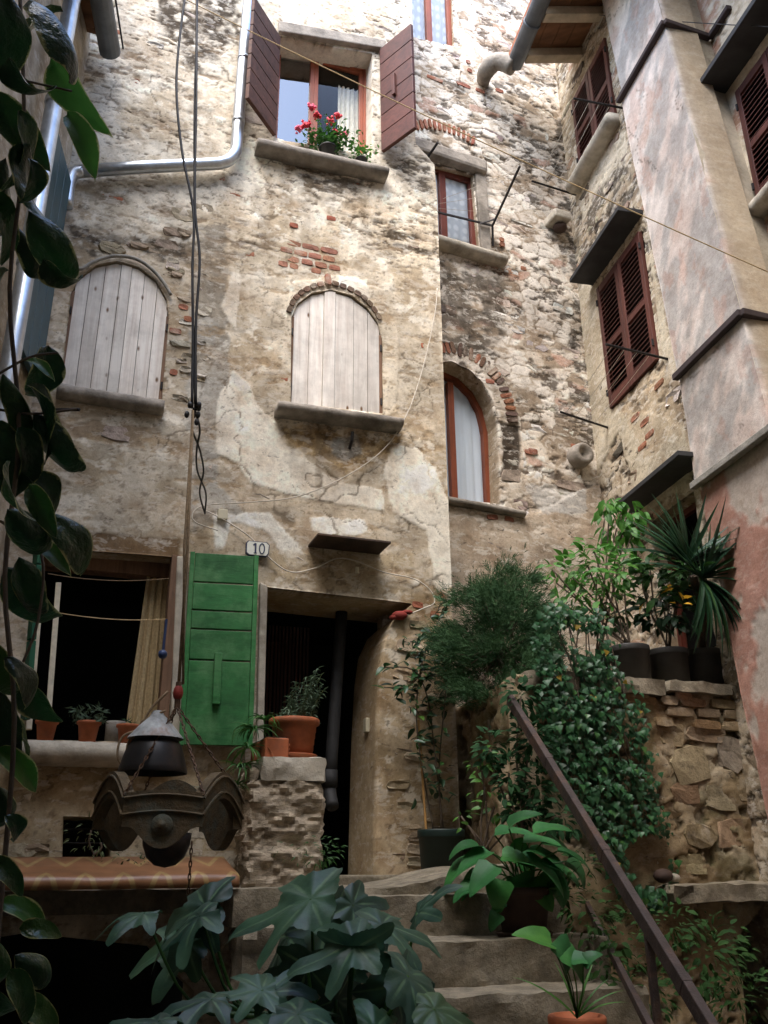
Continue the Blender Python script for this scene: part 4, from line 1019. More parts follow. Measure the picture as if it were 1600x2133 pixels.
# corbel stones on the wall
for k, (x, y, lab, mt) in enumerate(((1163, 462, 'pale stone corbel with rusty underside high beside the inner corner', 'pale_stone'), (1215, 945, 'rounded weathered stone corbel low beside the inner corner', 'sill_stone'))):
    p = B.pt(x, y, .1)
    e_ = empty('stone_corbel', p, lab, 'corbel')
    if k == 0:
        MB().obox(p - B.du * .1 - B.n * .12 - Z * .02, B.du * .2, B.n * .22, Z * .1).build('block', mt, e_, bevel=.02)
        MB().ball(p - Z * .05 + B.du * .03 - B.n * .02, .075, 10, 6, (1, 1, .7)).build('rusty_socket', 'dark_clay', e_, smooth=True)
    else:
        MB().lathe(p - B.n * .16, [(.11, 0), (.115, .1), (.105, .18), (.08, .2), (.05, .17), (.01, .15)], 16, axis=B.n).build('block', mt, e_, smooth=True)

# drying brackets -------------------------------------------------------------
br = empty('drying_rack', B.pt(960, 455), 'black iron drying bracket fixed across the lace-curtained window', 'drying rack')
q0 = B.pt(903, 440, .06); q1 = B.pt(1026, 470, .06); tip = atz(1083, 346, q1[2]); q2 = B.pt(1027, 512, .03); tipl = atz(912, 297, B.pt(892, 326, .05)[2]); ql = B.pt(892, 326, .05)
MB().bar(q0, q1, .016, .016).build('cross_bar', 'black_iron', br); MB().bar(q1, tip, .018, .018).build('arm', 'black_iron', br)
MB().bar(q1, q2, .016, .016, up=B.n).build('wall_leg', 'black_iron', br); MB().bar(ql, tipl, .018, .018).build('arm', 'black_iron', br)
MB().bar(B.pt(1000, 466, .06), q1 + (tip - q1) * .12, .012, .012).build('strut', 'black_iron', br)
for t in (.25, .6, .95): MB().tube(sag(q0 + (tipl - ql) * t, q1 + (tip - q1) * t, .01, 6), .0022, 4).build('wire', 'cord_white', br)
for (b1, t1, b2, t2, lab) in (((1302, 226), (1195, 205), (1200, 406), (1108, 377), 'pair of iron drying bars across the upper louvred shutters'), ((1392, 748), (1262, 717), (1267, 891), (1168, 858), 'pair of iron drying bars across the lower louvred shutters')):
    P1, P2 = C.pt(*b1, .0), C.pt(*b2, .0); T1 = atz(*t1, P1[2]); T2 = atz(*t2, P2[2])
    if np.linalg.norm(T1 - P1) > .8: T1 = P1 + (T1 - P1) / np.linalg.norm(T1 - P1) * .6
    if np.linalg.norm(T2 - P2) > .8: T2 = P2 + (T2 - P2) / np.linalg.norm(T2 - P2) * .6
    r_ = empty('drying_rack', P1, lab, 'drying rack')
    MB().tube([P1, T1], .011, 7).build('bar', 'black_iron', r_); MB().tube([P2, T2], .011, 7).build('bar', 'black_iron', r_)
    for t in (.3, .5, .7, .9): MB().tube(sag(P1 + (T1 - P1) * t, P2 + (T2 - P2) * t, .01, 6), .0022, 4).build('wire', 'cord_white', r_)

# ================================================================== RIGHT HOUSE (C), with chimney breast (D)
houseC = empty('right_house', C.at(-.5, 2.0), 'rubble and pink-plastered house on the right with louvred shutters and chimney breast', 'house')
sh1 = C.poly([(1194, 212), (1257, 104), (1287, 247), (1208, 363)]); sh2_ = C.poly([(1246, 607), (1336, 485), (1376, 746), (1281, 855)])
win3 = C.poly([(1355, 1075), (1440, 1000), (1470, 1250), (1385, 1310)])
sh1 = [(min(sh1[0][0], sh1[3][0]), 9.33), (max(-1.17, sh1[1][0] - .02), 9.33), (-1.17, 8.33), (min(sh1[0][0], sh1[3][0]), 8.33)]
sh2_ = [(-.40, 6.86), (-1.30, 6.86), (-1.30, 5.54), (-.40, 5.54)]
win3 = [(-.8, 4.28), (-1.5, 4.28), (-1.5, 3.1), (-.8, 3.1)]
HOLES_C = [sh1, sh2_, win3]
def zoneC(U, V, H, Cc, n2, n3, n4):
    P = lambda pts, **k: pm(C, U, V, pts, **k)
    m = P([(1205, 590), (1250, 600), (1290, 860), (1330, 860), (1375, 860), (1430, 900), (1440, 1000), (1340, 1080), (1290, 900), (1240, 1000), (1225, 880)], amp=.05)
    Cc = paint2(Cc, (.44, .38, .28), (.58, .52, .41), n4, m); H = H * (1 - .7 * m) + m * .012
    m = P([(1335, 430), (1400, 720), (1385, 760), (1345, 480)], amp=.03); Cc = paint2(Cc, (.5, .44, .33), (.62, .56, .44), n4, m); H = H * (1 - .6 * m) + m * .01
    m = P([(1190, 390), (1300, 270), (1310, 330), (1215, 460)], amp=.05); Cc = paint2(Cc, (.5, .44, .33), (.66, .6, .49), n4, m * .8)
    m = P([(1290, 820), (1385, 760), (1420, 900), (1340, 960)], amp=.08); Cc = paint2(Cc, (.4, .31, .2), (.55, .46, .34), n3, m * .7)
    m = P([(1200, 450), (1310, 320), (1330, 430), (1210, 590)], amp=.1, soft=.05) * sst(.45, .56, n2); Cc = paint(Cc, (.06, .05, .04), m * .8)
    m = sst(8.2, 8.9, V) * sst(.42, .52, n2) * .5; Cc = paint2(Cc, (.12, .09, .06), (.45, .35, .22), n3, m)
    return H, Cc
wallC = wall_grid('wall', C, -2.05, .06, .0, 11.2, .014, HOLES_C, rubble_field(C, ((.42, .35, .25), (.60, .53, .42)), (.055, .045, .036), ((.33, .26, .18), (.47, .39, .28)), [zoneC]), 'rubble_mortar', houseC, depths=[.05, .05, .2])
def colC(u, v): return jcol(random.choice([(.5, .42, .32), (.40, .33, .25), (.28, .22, .16), (.12, .1, .08), (.55, .49, .4)]))
courses(C, [(1180, 60), (1260, 20), (1335, 430), (1205, 600), (1180, 300)], wallC, HOLES_C, drop=.35, colf=colC, limit=110, proud=(-.008, .01))
courses(C, [(1290, 850), (1390, 770), (1440, 980), (1330, 1060), (1250, 960)], wallC, HOLES_C, drop=.6, colf=colC, limit=40, proud=(-.012, .012))
for x, y in ((1345, 880), (1355, 905), (1340, 930), (1375, 800), (1410, 960), (1325, 870)): piece('brick', BRICK, C, *C.uv(x, y), .16, .055, .12, .014, wallC, jcol((.33, .15, .09)), 0)
def louvres(pl, rect, parent, h=.0, mat='louvre_brown', leaves=2):
    u0, u1, v0, v1 = rect; lw = (u1 - u0) / leaves
    for k in range(leaves):
        a = u0 + lw * k + .004; b = u0 + lw * (k + 1) - .004; lf = part_empty('shutter', parent); w = .055; mid = v0 + (v1 - v0) * .47
        mb = MB(); pbox(mb, pl, a, a + w, v0, v1, h, h + .04); mb.build('stile', mat, lf, bevel=.004)
        mb = MB(); pbox(mb, pl, b - w, b, v0, v1, h, h + .04); mb.build('stile', mat, lf, bevel=.004)
        for c, d in ((v0, v0 + .11), (mid - .03, mid + .03), (v1 - .07, v1)):
            mb = MB(); pbox(mb, pl, a + w, b - w, c, d, h + .003, h + .037); mb.build('rail', mat, lf, bevel=.003)
        for lo, hi in ((v0 + .11, mid - .03), (mid + .03, v1 - .07)):
            n = max(4, int((hi - lo) / .046))
            for i in range(n):
                z = lo + (i + .5) * (hi - lo) / n
                q = [(a + w - .002, z - .018, h + .037), (b - w + .002, z - .018, h + .037), (b - w + .002, z + .016, h + .002), (a + w - .002, z + .016, h + .002)]
                p8 = [pl.at(*t) for t in q] + [pl.at(t[0], t[1] + .007, t[2]) for t in q]
                MB().hexa(p8).build('slat', mat, lf)
        for z in (v0 + .16, v1 - .16):
            MB().tube([pl.at(a if k == 0 else b, z - .03, h + .045), pl.at(a if k == 0 else b, z + .03, h + .045)], .011, 6).build('hinge', 'black_iron', lf)
def rect_of(p):
    u0, u1, v0, v1 = bb(p); return (u0 + .01, u1 - .01, v0 + .01, v1 - .01)
for pz, nm in ((sh1, 'upper'), (sh2_, 'lower')):
    wp_ = part_empty('window', houseC); opening_box(C, pz, -.05, -.3, 'interior_dark', 'window_recess', wp_, .05)
    louvres(C, rect_of(pz), wp_, -.01)
def slab_canopy(pl, pa, pb, proj, th, parent, mat='slate', name='slab'):
    (ua, va), (ub, vb) = pa, pb
    o = pl.at(ua, va, -.05); return MB().obox(o, pl.at(ub, vb, -.05) - o, pl.n * (proj + .05), Z * th).build(name, mat, parent, bevel=.004)
slab_canopy(C, (-.30, 6.98), (-1.36, 6.98), .24, .045, houseC)
slab_canopy(C, (-.62, 4.44), (-1.75, 4.44), .24, .04, houseC)
sill_round(C, (-.22, 8.29), (-1.2, 8.29), .13, .15, 'pale_stone', houseC)
w3 = part_empty('window', houseC); opening_box(C, win3, -.2, -.6, 'interior_dark', 'window_recess', w3, .05)
u0, u1, v0, v1 = bb(win3); frame(C, u0, u1, v0, v1, -.12, .05, .05, 'frame_brown', w3)
# eave over the upper shutters: gutter, boards, rafters
ev = part_empty('eave', houseC)
g0 = B.pt(1072, 138, .36); gz = g0[2]
gofs = float((g0 - C.p) @ C.n)
gu0 = float((g0 - C.p) @ C.du)
rowN = 9
MB().tube([C.at(gu0, gz + .02, gofs), C.at(gu0 - 5, gz + .02, gofs)], .085, 14).build('gutter', 'grey_gutter', ev, smooth=True)
for k in range(5):
    uu = gu0 - .5 - k * .8; MB().tube([C.at(uu, gz + .02, gofs), C.at(uu - .03, gz + .02, gofs)], .092, 14).build('gutter_joint', 'grey_gutter', ev, smooth=True)
sl_ = .28
for k in range(7):
    uu = gu0 - .03 - k * .5
    o = C.at(uu, gz + .02 + sl_ * 0, gofs - .1); MB().obox(o, C.du * -.11, -C.n * (gofs + .1) + Z * (gofs) * sl_, Z * .11).build('rafter', 'rafter_wood', ev, bevel=.008)
nb = 5
for k in range(nb):
    a = gofs - .04 - (gofs + .1) * k / nb; b = gofs - .04 - (gofs + .1) * (k + 1) / nb
    zf = lambda h: gz + .13 + (gofs - .1 - h) * sl_
    MB().hexa([C.at(gu0 + .0, zf(a), a), C.at(gu0 - 5, zf(a), a), C.at(gu0 - 5, zf(b + .006), b + .006), C.at(gu0 + .0, zf(b + .006), b + .006),
               C.at(gu0 + .0, zf(a) + .025, a), C.at(gu0 - 5, zf(a) + .025, a), C.at(gu0 - 5, zf(b + .006) + .025, b + .006), C.at(gu0 + .0, zf(b + .006) + .025, b + .006)]).build('eave_board', 'eave_board', ev)
MB().obox(C.at(gu0 + .05, gz + .17, gofs + .03), -C.du * 5.2, -C.n * 1.6 + Z * 1.6 * sl_, Z * .07).build('roof_slope', 'roof_tile', ev)

# chimney breast: tapering plastered pier with bands
def zchim(pink):
    def f(U, V):
        n1 = fbm(U * 1.5, V * 1.5, 4, 3); n2 = fbm(U * 5, V * 3.4, 5, 5, .6); n3 = fbm(U * 20, V * 20, 4, 1); q = fbm((U + V * .7) * 4.2, (V - U * .7) * 1.7, 5, 6, .6)
        H = (n1 - .5) * .025 + (n3 - .5) * .004 + (n2 - .5) * .008
        Cc = lerp((.56, .46, .40), (.70, .63, .57), sst(.3, .7, n2))
        Cc = paint2(Cc, (.26, .25, .235), (.40, .39, .37), n3, sst(.45, .60, q) * .7)
        Cc = paint(Cc, (.44, .24, .17), sst(.60, .66, fbm(U * 6 + 5, V * 4, 5, 2, .65)) * .35)
        f1, f2 = voro((U + (n2 - .5) * .5) * 1.6, (V + (n1 - .5) * .6) * 1.2, 3); cr = (1 - sst(.006, .02, f2 - f1)) * sst(.5, .6, n1); Cc = paint(Cc, (.12, .1, .08), cr * .7)
        if pink == 'red':
            m = sst(.50, .58, fbm(U * 2.6 + 2, V * 2.0 + 1, 5, 4, .62) + .12 * sst(-2.1, -1.75, U) * sst(2.8, 3.6, V) + .08 * sst(2.9, 2.4, V))
            Cc = lerp((.44, .37, .31), (.58, .50, .43), n2); Cc = paint2(Cc, (.30, .10, .06), (.46, .19, .13), n3, m * .7); H += m * .006
        if pink == 'pale': Cc = lerp((.42, .37, .29), (.56, .50, .40), sst(.3, .7, n2)); Cc = paint(Cc, (.17, .14, .11), sst(.55, .66, q) * .6)
        Cc = Cc * (.82 + .36 * fbm(U * 2.6, V * 2.6, 4, 2))[..., None]
        return H, Cc
    return f
chim = part_empty('chimney_breast', houseC)
D1 = C.off(.08); D2 = C.off(.10)
def face(name, pl, poly, pink, depth=.3, res=.018):
    u0, u1, v0, v1 = bb(poly); big = [(u0 - 1, v0 - 1), (u1 + 1, v0 - 1), (u1 + 1, v1 + 1), (u0 - 1, v1 + 1)]
    # keep only the polygon: everything outside is a hole, cut as strips
    holes = []; n = len(poly)
    ctr = np.mean(np.array(poly), 0)
    for i in range(n):
        a = np.array(poly[i]); b = np.array(poly[(i + 1) % n]); e = (b - a) / np.linalg.norm(b - a); nn = np.array([e[1], -e[0]])
        if nn @ (ctr - a) > 0: nn = -nn
        holes.append([tuple(a - e * 5), tuple(b + e * 5), tuple(b + e * 5 + nn * 5), tuple(a - e * 5 + nn * 5)])
    return wall_grid(name, pl, u0 - res, u1 + res, v0 - res, v1 + res, res, holes, zchim(pink), 'chimney_plaster', chim, depth=depth)
eU = lambda z: -2.24 - (8.1 - z) * .098          # near vertical edge leans out towards the foot
lU = lambda z: -1.31 - (9.6 - z) * .083
face('pier_face', D1, [(lU(8.2), 8.2), (lU(11), 11), (eU(11) + .02, 11), (eU(8.2) + .02, 8.2)], 'pink')
face('pier_face', D2, [(lU(5.1), 5.1), (lU(8.2), 8.2), (eU(8.2), 8.2), (eU(5.1), 5.1)], 'pink')
D3 = C.off(.12)
face('pier_face', D3, [(-1.72, 4.22), (-1.72, 5.12), (eU(5.1) - .02, 5.12), (eU(4.2) - .02, 4.22)], 'pink')
face('lower_wall', C.off(.07), [(-1.70, 4.24), (eU(4.2) - .02, 4.24), (eU(4.2) - .35, 1.2), (-1.95, 1.2)], 'red', .1)
# faces turned towards the viewer
def front_of(pl, zt, zb, du_off=0, wid=.55, pink='pale'):
    p = pl.at(eU((zt + zb) / 2) + du_off, 0); G = Plane(p, 70); p_ = G.p
    ut = lambda z: float((pl.at(eU(z) + du_off, 0) - p_) @ G.du)
    return face('pier_front', G, [(ut(zt) * 0 + .0, zt), (.0 + wid, zt), (.0 + wid, zb), (.0, zb)], pink, .1)
def patch(name, p00, p10, p11, p01, pink, nu=30, nv=120):
    U, V = np.meshgrid(np.linspace(0, 1, nu + 1), np.linspace(0, 1, nv + 1), indexing='ij'); p00, p10, p11, p01 = map(np.asarray, (p00, p10, p11, p01))
    P3 = (p00 * ((1 - U) * (1 - V))[..., None] + p10 * (U * (1 - V))[..., None] + p11 * (U * V)[..., None] + p01 * ((1 - U) * V)[..., None])
    nrm = np.cross(p10 - p00, p01 - p00); nrm /= np.linalg.norm(nrm); nrm = nrm if nrm @ (CAM - p00) > 0 else -nrm
    H, Cc = zchim(pink)(P3[..., 0] * 1.0, P3[..., 2]); P3 = P3 + nrm * (H * .6)[..., None]; idx = np.arange((nu + 1) * (nv + 1)).reshape(nu + 1, nv + 1)
    Q = np.stack([idx[:-1, :-1].ravel(), idx[1:, :-1].ravel(), idx[1:, 1:].ravel(), idx[:-1, 1:].ravel()], 1)
    me = bpy.data.meshes.new(name); me.from_pydata(P3.reshape(-1, 3).tolist(), [], Q.tolist()); me.update(); me.polygons.foreach_set('use_smooth', [True] * len(me.polygons))
    at = me.color_attributes.new('Col', 'FLOAT_COLOR', 'POINT'); at.data.foreach_set('color', np.concatenate([np.clip(Cc.reshape(-1, 3), .004, .9), np.ones((Cc.size // 3, 1))], 1).astype(np.float32).ravel())
    return link(name, me, 'chimney_plaster', chim)
for pl_, zt_a, zb_a, o_a in ((D1, 11, 8.2, .02), (D2, 8.2, 5.1, 0), (D3, 5.12, 4.22, -.02)):
    e0 = pl_.at(eU(zb_a) + o_a, zb_a); e1 = pl_.at(eU(zt_a) + o_a, zt_a); patch('pier_front', e0, e0 + A.du * .62, e1 + A.du * .62, e1, 'pale')
def band(pts, r, h, name, mat):
    mb = MB()
    for i in range(len(pts) - 1): mb.bar(pts[i], pts[i + 1], r, h)
    return mb.build(name, mat, chim, bevel=.006)
z_ = 8.2
c1 = C.at(lU(8.2) + .02, z_, .12); c2 = C.at(eU(8.2) - .03, z_, .12); c3 = c2 + A.du * .46; c4 = c3 - C.du * .3
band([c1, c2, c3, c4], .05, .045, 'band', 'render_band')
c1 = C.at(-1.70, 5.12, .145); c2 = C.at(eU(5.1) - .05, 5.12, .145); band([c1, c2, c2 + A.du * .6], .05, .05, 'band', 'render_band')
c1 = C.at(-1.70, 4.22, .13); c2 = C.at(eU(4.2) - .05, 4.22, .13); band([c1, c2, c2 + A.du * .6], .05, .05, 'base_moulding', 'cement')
# nearer stretch of the right house beyond the chimney
c3p = C.at(eU(7.9), 0, .10) + A.du * .46
C2 = Plane(c3p, -12.2, True)
sh3 = [C2.uv(1548, 195)] ; uS = C2.uv(1556, 300)[0]
zt3 = C2.uv(1556, 165)[1]; zb3 = C2.uv(1596, 415)[1]
sh3 = [(uS, zb3), (uS - .85, zb3), (uS - .85, zt3), (uS, zt3)]
def zoneC2(U, V, H, Cc, n2, n3, n4):
    m = sst(.42, .52, n4); Cc = paint2(Cc, (.5, .43, .34), (.64, .57, .47), n2, m * .9); H = H * (1 - .6 * m) + m * .01
    m = sst(.6, .66, fbm(U * 3, V * 5, 4, 3)); Cc = paint(Cc, (.3, .12, .07), m * .7)
    m = sst(.05, .0, abs(U + .75)) * 0; return H, Cc
nearC = wall_grid('wall', C2, -7.5, .1, -.05, 11, .03, [sh3], rubble_field(C2, ((.46, .38, .29), (.64, .57, .47)), (.09, .07, .055), ((.4, .33, .24), (.52, .44, .33)), [zoneC2]), 'old_render', houseC, depths=[.05])
wp_ = part_empty('window', houseC); opening_box(C2, sh3, -.05, -.3, 'interior_dark', 'window_recess', wp_, .05); louvres(C2, rect_of(sh3), wp_, -.01)
slab_canopy(C2, (uS + .12, zt3 + .12), (uS - 1.1, zt3 + .12), .26, .05, houseC)
sill_round(C2, (uS + .06, zb3 - .02), (uS - .95, zb3 - .02), .11, .14, 'pale_stone', houseC)

# ================================================================== LEFT HOUSE (E), running towards the camera
houseE = empty('left_house', EW.at(-1, 0), 'narrow strip of pale house wall at the left edge with downpipe and teal shutter', 'house')
def fieldE(U, V):
    n1 = fbm(U * 1.5, V * 1.5, 4, 3); n2 = fbm(U * 5, V * 5, 5, 5, .6); n3 = fbm(U * 20, V * 20, 4, 1)
    H = (n1 - .5) * .03 + (n3 - .5) * .006 + (n2 - .5) * .015
    Cc = lerp((.34, .28, .21), (.56, .49, .39), sst(.3, .7, n2)) * (.8 + .4 * fbm(U * 2, V * 2, 4, 2))[..., None]
    return H, Cc
wall_grid('wall', EW, -9.5, .05, -.05, 9.2, .03, [], fieldE, 'old_render', houseE)
# eave gutter of the left house above the corner
ge = A.pt(228, 118, .15); go = float((ge - EW.p) @ EW.n); gu = float((ge - EW.p) @ EW.du); gzE = ge[2]
evE = part_empty('eave', houseE)
MB().tube([EW.at(gu, gzE + .05, go), EW.at(gu - 8, gzE + .05, go)], .085, 14).build('gutter', 'grey_gutter', evE, smooth=True)
MB().obox(EW.at(gu + .02, gzE + .12, go + .1), -EW.du * 8, Z * .02, EW.n * -.012).build('gutter_lip', 'black_iron', evE)
MB().obox(EW.at(gu - .02, gzE + .17, go - .02), -EW.du * 8, -EW.n * (go + .3) + Z * .15, Z * .04).build('eave_board', 'eave_board', evE)
MB().obox(EW.at(gu - .02, gzE + .23, go + .02), -EW.du * 8, -EW.n * (go + 2.0) + Z * .8, Z * .08).build('roof_slope', 'roof_tile', evE)
# its downpipe
pe = empty('downpipe', EW.at(-1.0, 1.0), 'bright galvanised downpipe running down the left house wall', 'drainpipe')
dpts = [EW.at(EW.uv(x, y, .1)[0], zz, .1) for (x, y), zz in zip(((75, 440),) * 2, (7.9, .1))]
pu = EW.uv(68, 480, .12)[0]
MB().tube([EW.at(pu, 8.0, .12), EW.at(pu, .05, .12)], .055, 14).build('pipe', 'galvanised', pe, smooth=True)
for z in (3.2, 5.1, 6.4, 7.4): MB().tube([EW.at(pu, z, .12), EW.at(pu, z + .04, .12)], .062, 14).build('collar', 'galvanised', pe, smooth=True)
# teal shutter standing open against the corner
su = EW.uv(118, 400, .02)[0]
she = part_empty('shutter', houseE); zt, zb = A.pt(150, 255)[2], A.pt(132, 490)[2] - .3
eu0, eu1 = EW.uv(88, 420, .05)[0], EW.uv(138, 420, .05)[0]; zt, zb = EW.uv(120, 285, .05)[1], EW.uv(75, 800, .05)[1]
for k in range(3):
    a = eu0 + (eu1 - eu0) * k / 3; b = eu0 + (eu1 - eu0) * (k + 1) / 3
    mb = MB(); pbox(mb, EW, a + .003, b - .003, zb, zt, .03, .065); mb.build('plank', 'teal_paint', she, bevel=.003)
mb = MB(); pbox(mb, EW, eu0 + .12, eu0 + .15, zb + (zt - zb) * .55, zb + (zt - zb) * .6, .066, .09); mb.build('latch', 'box_cream', she)

# unseen house added behind the viewer, height and distance set to shade the court
blockerR = empty('rear_shade_blocker', (0, -1.8, 0), 'plain rendered house added unseen behind the viewer to shade the court', 'house')
BR = Plane((0, -1.6), 84); BR.n = -BR.n
wall_grid('wall', BR, -6, 7, -.05, 12.0, .06, [], fieldE, 'old_render', blockerR)  # wall of the added shade blocker, unseen
MB().obox(BR.at(-6, 11.95, .45), BR.du * 13, -BR.n * 3 + Z * 1.0, Z * .1).build('blocker_roof', 'roof_tile', blockerR)

# ================================================================== stairs, landing, terraces
def rough_block(name, pl, u0, u1, z0, z1, h0, h1, mat, parent, irr=.012, seg=.07, seed=0, top_fn=None, kind=None):
    bm = bmesh.new(); r = random.Random(seed)
    nx = max(2, int((u1 - u0) / seg)); nz = max(2, int((z1 - z0) / seg)); nh = max(2, int((h1 - h0) / seg))
    bmesh.ops.create_cube(bm, size=1.0)
    me0 = bm; bm.free(); bm = bmesh.new(); cache = {}
    def V_(i, j, k):
        key = (i, j, k)
        if key not in cache:
            u = u0 + (u1 - u0) * i / nx; z = z0 + (z1 - z0) * j / nz; h = h0 + (h1 - h0) * k / nh
            if top_fn: z = z0 + (top_fn(i / nx) * (z1 - z0)) * j / nz
            e = sum((i in (0, nx), j in (0, nz), k in (0, nh))); g = lambda a, b, q: .4 * mnoise.fractal((a + seed * 3.7, b, q * 7.3), .5, 2.0, 4)
            n_ = g(u * 6 + h * 4, z * 9, 0) * irr * 5; nz_ = g(u * 7, h * 7 + 3, 1) * irr * 2.2; nu_ = g(z * 9, h * 7, 2) * irr * 4
            ch = irr * .6 * (e - 1) * (.5 + 1.2 * max(0, g(u * 9 + z * 9, h * 9, 3) + .2)) if e > 1 else 0
            cu_, cz_, ch_ = (u0 + u1) / 2, (z0 + z1) / 2, (h0 + h1) / 2
            u += nu_ * (i in (0, nx)) - ch * math.copysign(1, u - cu_) * (i in (0, nx)); h += n_ * (k in (0, nh)) - ch * math.copysign(1, h - ch_) * (k in (0, nh)); z += nz_ * (j in (0, nz)) - ch * (j == nz)
            cache[key] = bm.verts.new(Vector(pl.at(u, z, h)))
        return cache[key]
    for i in range(nx):
        for j in range(nz):
            for k in (0, nh): bm.faces.new((V_(i, j, k), V_(i + 1, j, k), V_(i + 1, j + 1, k), V_(i, j + 1, k)))
    for i in range(nx):
        for k in range(nh):
            for j in (0, nz): bm.faces.new((V_(i, j, k), V_(i + 1, j, k), V_(i + 1, j, k + 1), V_(i, j, k + 1)))
    for j in range(nz):
        for k in range(nh):
            for i in (0, nx): bm.faces.new((V_(i, j, k), V_(i, j + 1, k), V_(i, j + 1, k + 1), V_(i, j, k + 1)))
    bmesh.ops.recalc_face_normals(bm, faces=bm.faces); me = bpy.data.meshes.new(name); bm.to_mesh(me); bm.free()
    me.polygons.foreach_set('use_smooth', [True] * len(me.polygons)); me.set_sharp_from_angle(angle=math.radians(26))
    return link(name, me, mat, parent)
stair = empty('stone_staircase', atz(1000, 2050, 1.18), 'worn stone steps rising to the landing past potted plants', 'staircase')
SP = Plane(atz(980, 1862, 1.545), 71)                # front edge of the top step; u along the steps, h towards the viewer
uL, uR = SP.uv(800, 1862)[0], SP.uv(1170, 1862)[0]
zz = 1.545
rough_block('step', SP, uL - .25, uR - .15, 1.2, 1.66, -.9, -.16, 'step_stone', stair, .008, .035, 3, top_fn=lambda t: .82 + .22 * sst(.25, .95, np.array(t)))
for k in range(9):
    zt = 1.545 - .183 * k
    if zt < .1: break
    rough_block('step', SP, uL - .15, uR + .02 + .05 * (k > 0), zt - .33 if zt > .35 else 0, zt, -.3 + .29 * k - .05, .29 * k, 'step_stone', stair, .008, .032, 10 + k)
# landing slab in front of the door
land = empty('landing', A.at(.2, LAND, .3), 'stone landing in front of the doorway', 'landing'); 
rough_block('slab', A, -.58, ucA + .25, LAND - .22, LAND - .03, -.02, .8, 'step_stone', land, .008, .06, 41)
rough_block('slab', A, -2.9, -.59, LAND - .16, LAND - .035, -.02, .3, 'step_stone', land, .008, .06, 42)
rough_block('passage_floor', A, .75, 2.1, LAND - .2, LAND - .05, -1.2, .0, 'step_stone', land, .008, .12, 44)
# wall under the landing beside the stairs, dark cellar opening at the left
cel = empty('cellar_wall', A.at(-.2, 0, .8), 'shadowed masonry wall below the landing behind the fig', 'wall')
rough_block('masonry', A, -.55, .55, 0, LAND - .2, .55, .95, 'step_stone', cel, .02, .07, 51)
rough_block('pier', A, -3.4, -2.75, 0, LAND - .2, .4, .8, 'step_stone', cel, .02, .09, 52)

# retaining wall with the planted terrace
ret = empty('retaining_wall', Rw.at(.8, LAND), 'ochre rubble retaining wall under the potted terrace', 'wall')
zT = Rw.pt(1400, 1418)[2]; uA, uB = Rw.uv(1085, 1600)[0], 1.75
zl = Rw.pt(1500, 1835)[2]
def fieldR(U, V):
    n1 = fbm(U * 1.7, V * 1.7, 4, 2); n2 = fbm(U * 6, V * 7, 5, 3, .62); n3 = fbm(U * 22, V * 24, 4, 4, .6); n4 = fbm(U * 3, V * 3, 5, 6)
    H = (n1 - .5) * .06 + (n2 - .5) * .05 + (n3 - .5) * .014
    Cc = lerp((.22, .16, .095), (.38, .295, .185), sst(.3, .7, n2 * .5 + n4 * .5))
    p = sst(.57, .63, fbm(U * 9, V * 10, 5, 5, .6)); Cc = paint(Cc, (.05, .04, .025), p * .8); H -= p * .022
    Cc = paint2(Cc, (.36, .30, .22), (.46, .40, .3), n3, sst(.55, .65, n4) * .7)
    m = sst(.56, .66, fbm(U * 4 + 3, V * 5 + 2, 4, 1)); Cc = paint(Cc, (.10, .11, .05), m * .4)
    return H, Cc
wallR = wall_grid('wall', Rw, uA, uB, .0, zT - .03, .014, [[(uB - .55, -.1), (uB - .5, zl - .35), (uB - .25, zl - .12), (uB + .5, zl - .1), (uB + .5, -.1)]], fieldR, 'terrace_masonry', ret, depth=.5)
opening_box(Rw, [(uB - .6, 0), (uB + .6, 0), (uB + .6, zl - .1), (uB - .6, zl - .1)], -.45, -1.2, 'interior_dark', 'recess', ret, .05)
def side(U, V): return fieldR(U, V)
RS = Plane(Rw.at(uA, 0), -12.2, True); RS.n = -RS.n if RS.n @ (CAM - RS.p) < 0 else RS.n
wallRS = wall_grid('side_wall', RS, 0, 1.7, 1.3, zT - .03, .02, [], fieldR, 'terrace_masonry', ret, depth=.3)
# terrace bed
MB().add([Rw.at(uA, zT - .05, -.02), Rw.at(uB + .6, zT - .05, -.02), C.at(.0, zT - .05), B.at(.4, zT - .05)], [(0, 1, 2, 3)]).build('terrace_bed', 'soil', ret)
# capping stones, brick courses, larger stones
for x0, x1, y, th in ((1255, 1284, 1412, .1), (1287, 1376, 1416, .1), (1382, 1512, 1424, .075), (1516, 1548, 1432, .09), (1085, 1160, 1398, .1), (1164, 1250, 1404, .1)):
    a, b = Rw.uv(x0, y)[0], Rw.uv(x1, y)[0]
    rough_block('capstone', Rw, a, b, zT - th - .01 + random.uniform(-.01, .01), zT + random.uniform(-.008, .008), -.25, .05 + random.random() * .02, 'sill_ochre' if 'sill_ochre' in MATS else 'step_stone', ret, .012, .05, int(x0))
OC = [(.34, .255, .155), (.29, .215, .13), (.36, .29, .19), (.24, .17, .1), (.31, .23, .14), (.34, .29, .22)]
for y, xs in ((1460, [(1300, 1368), (1372, 1410), (1412, 1470), (1474, 1530)]), (1480, [(1384, 1445), (1448, 1500), (1502, 1555)]), (1504, [(1360, 1400), (1440, 1500), (1502, 1560)]), (1448, [(1300, 1350), (1400, 1440)])):
    for a, b in xs:
        u, v = Rw.uv((a + b) / 2, y + (b - 1400) * .06); piece('brick', BRICK, Rw, u, v, (b - a) / 275, .062, .14, .014 + random.random() * .014, wallR, jcol(random.choice([(.33, .21, .12), (.28, .18, .1), (.35, .26, .16)])), random.uniform(-.04, .01))
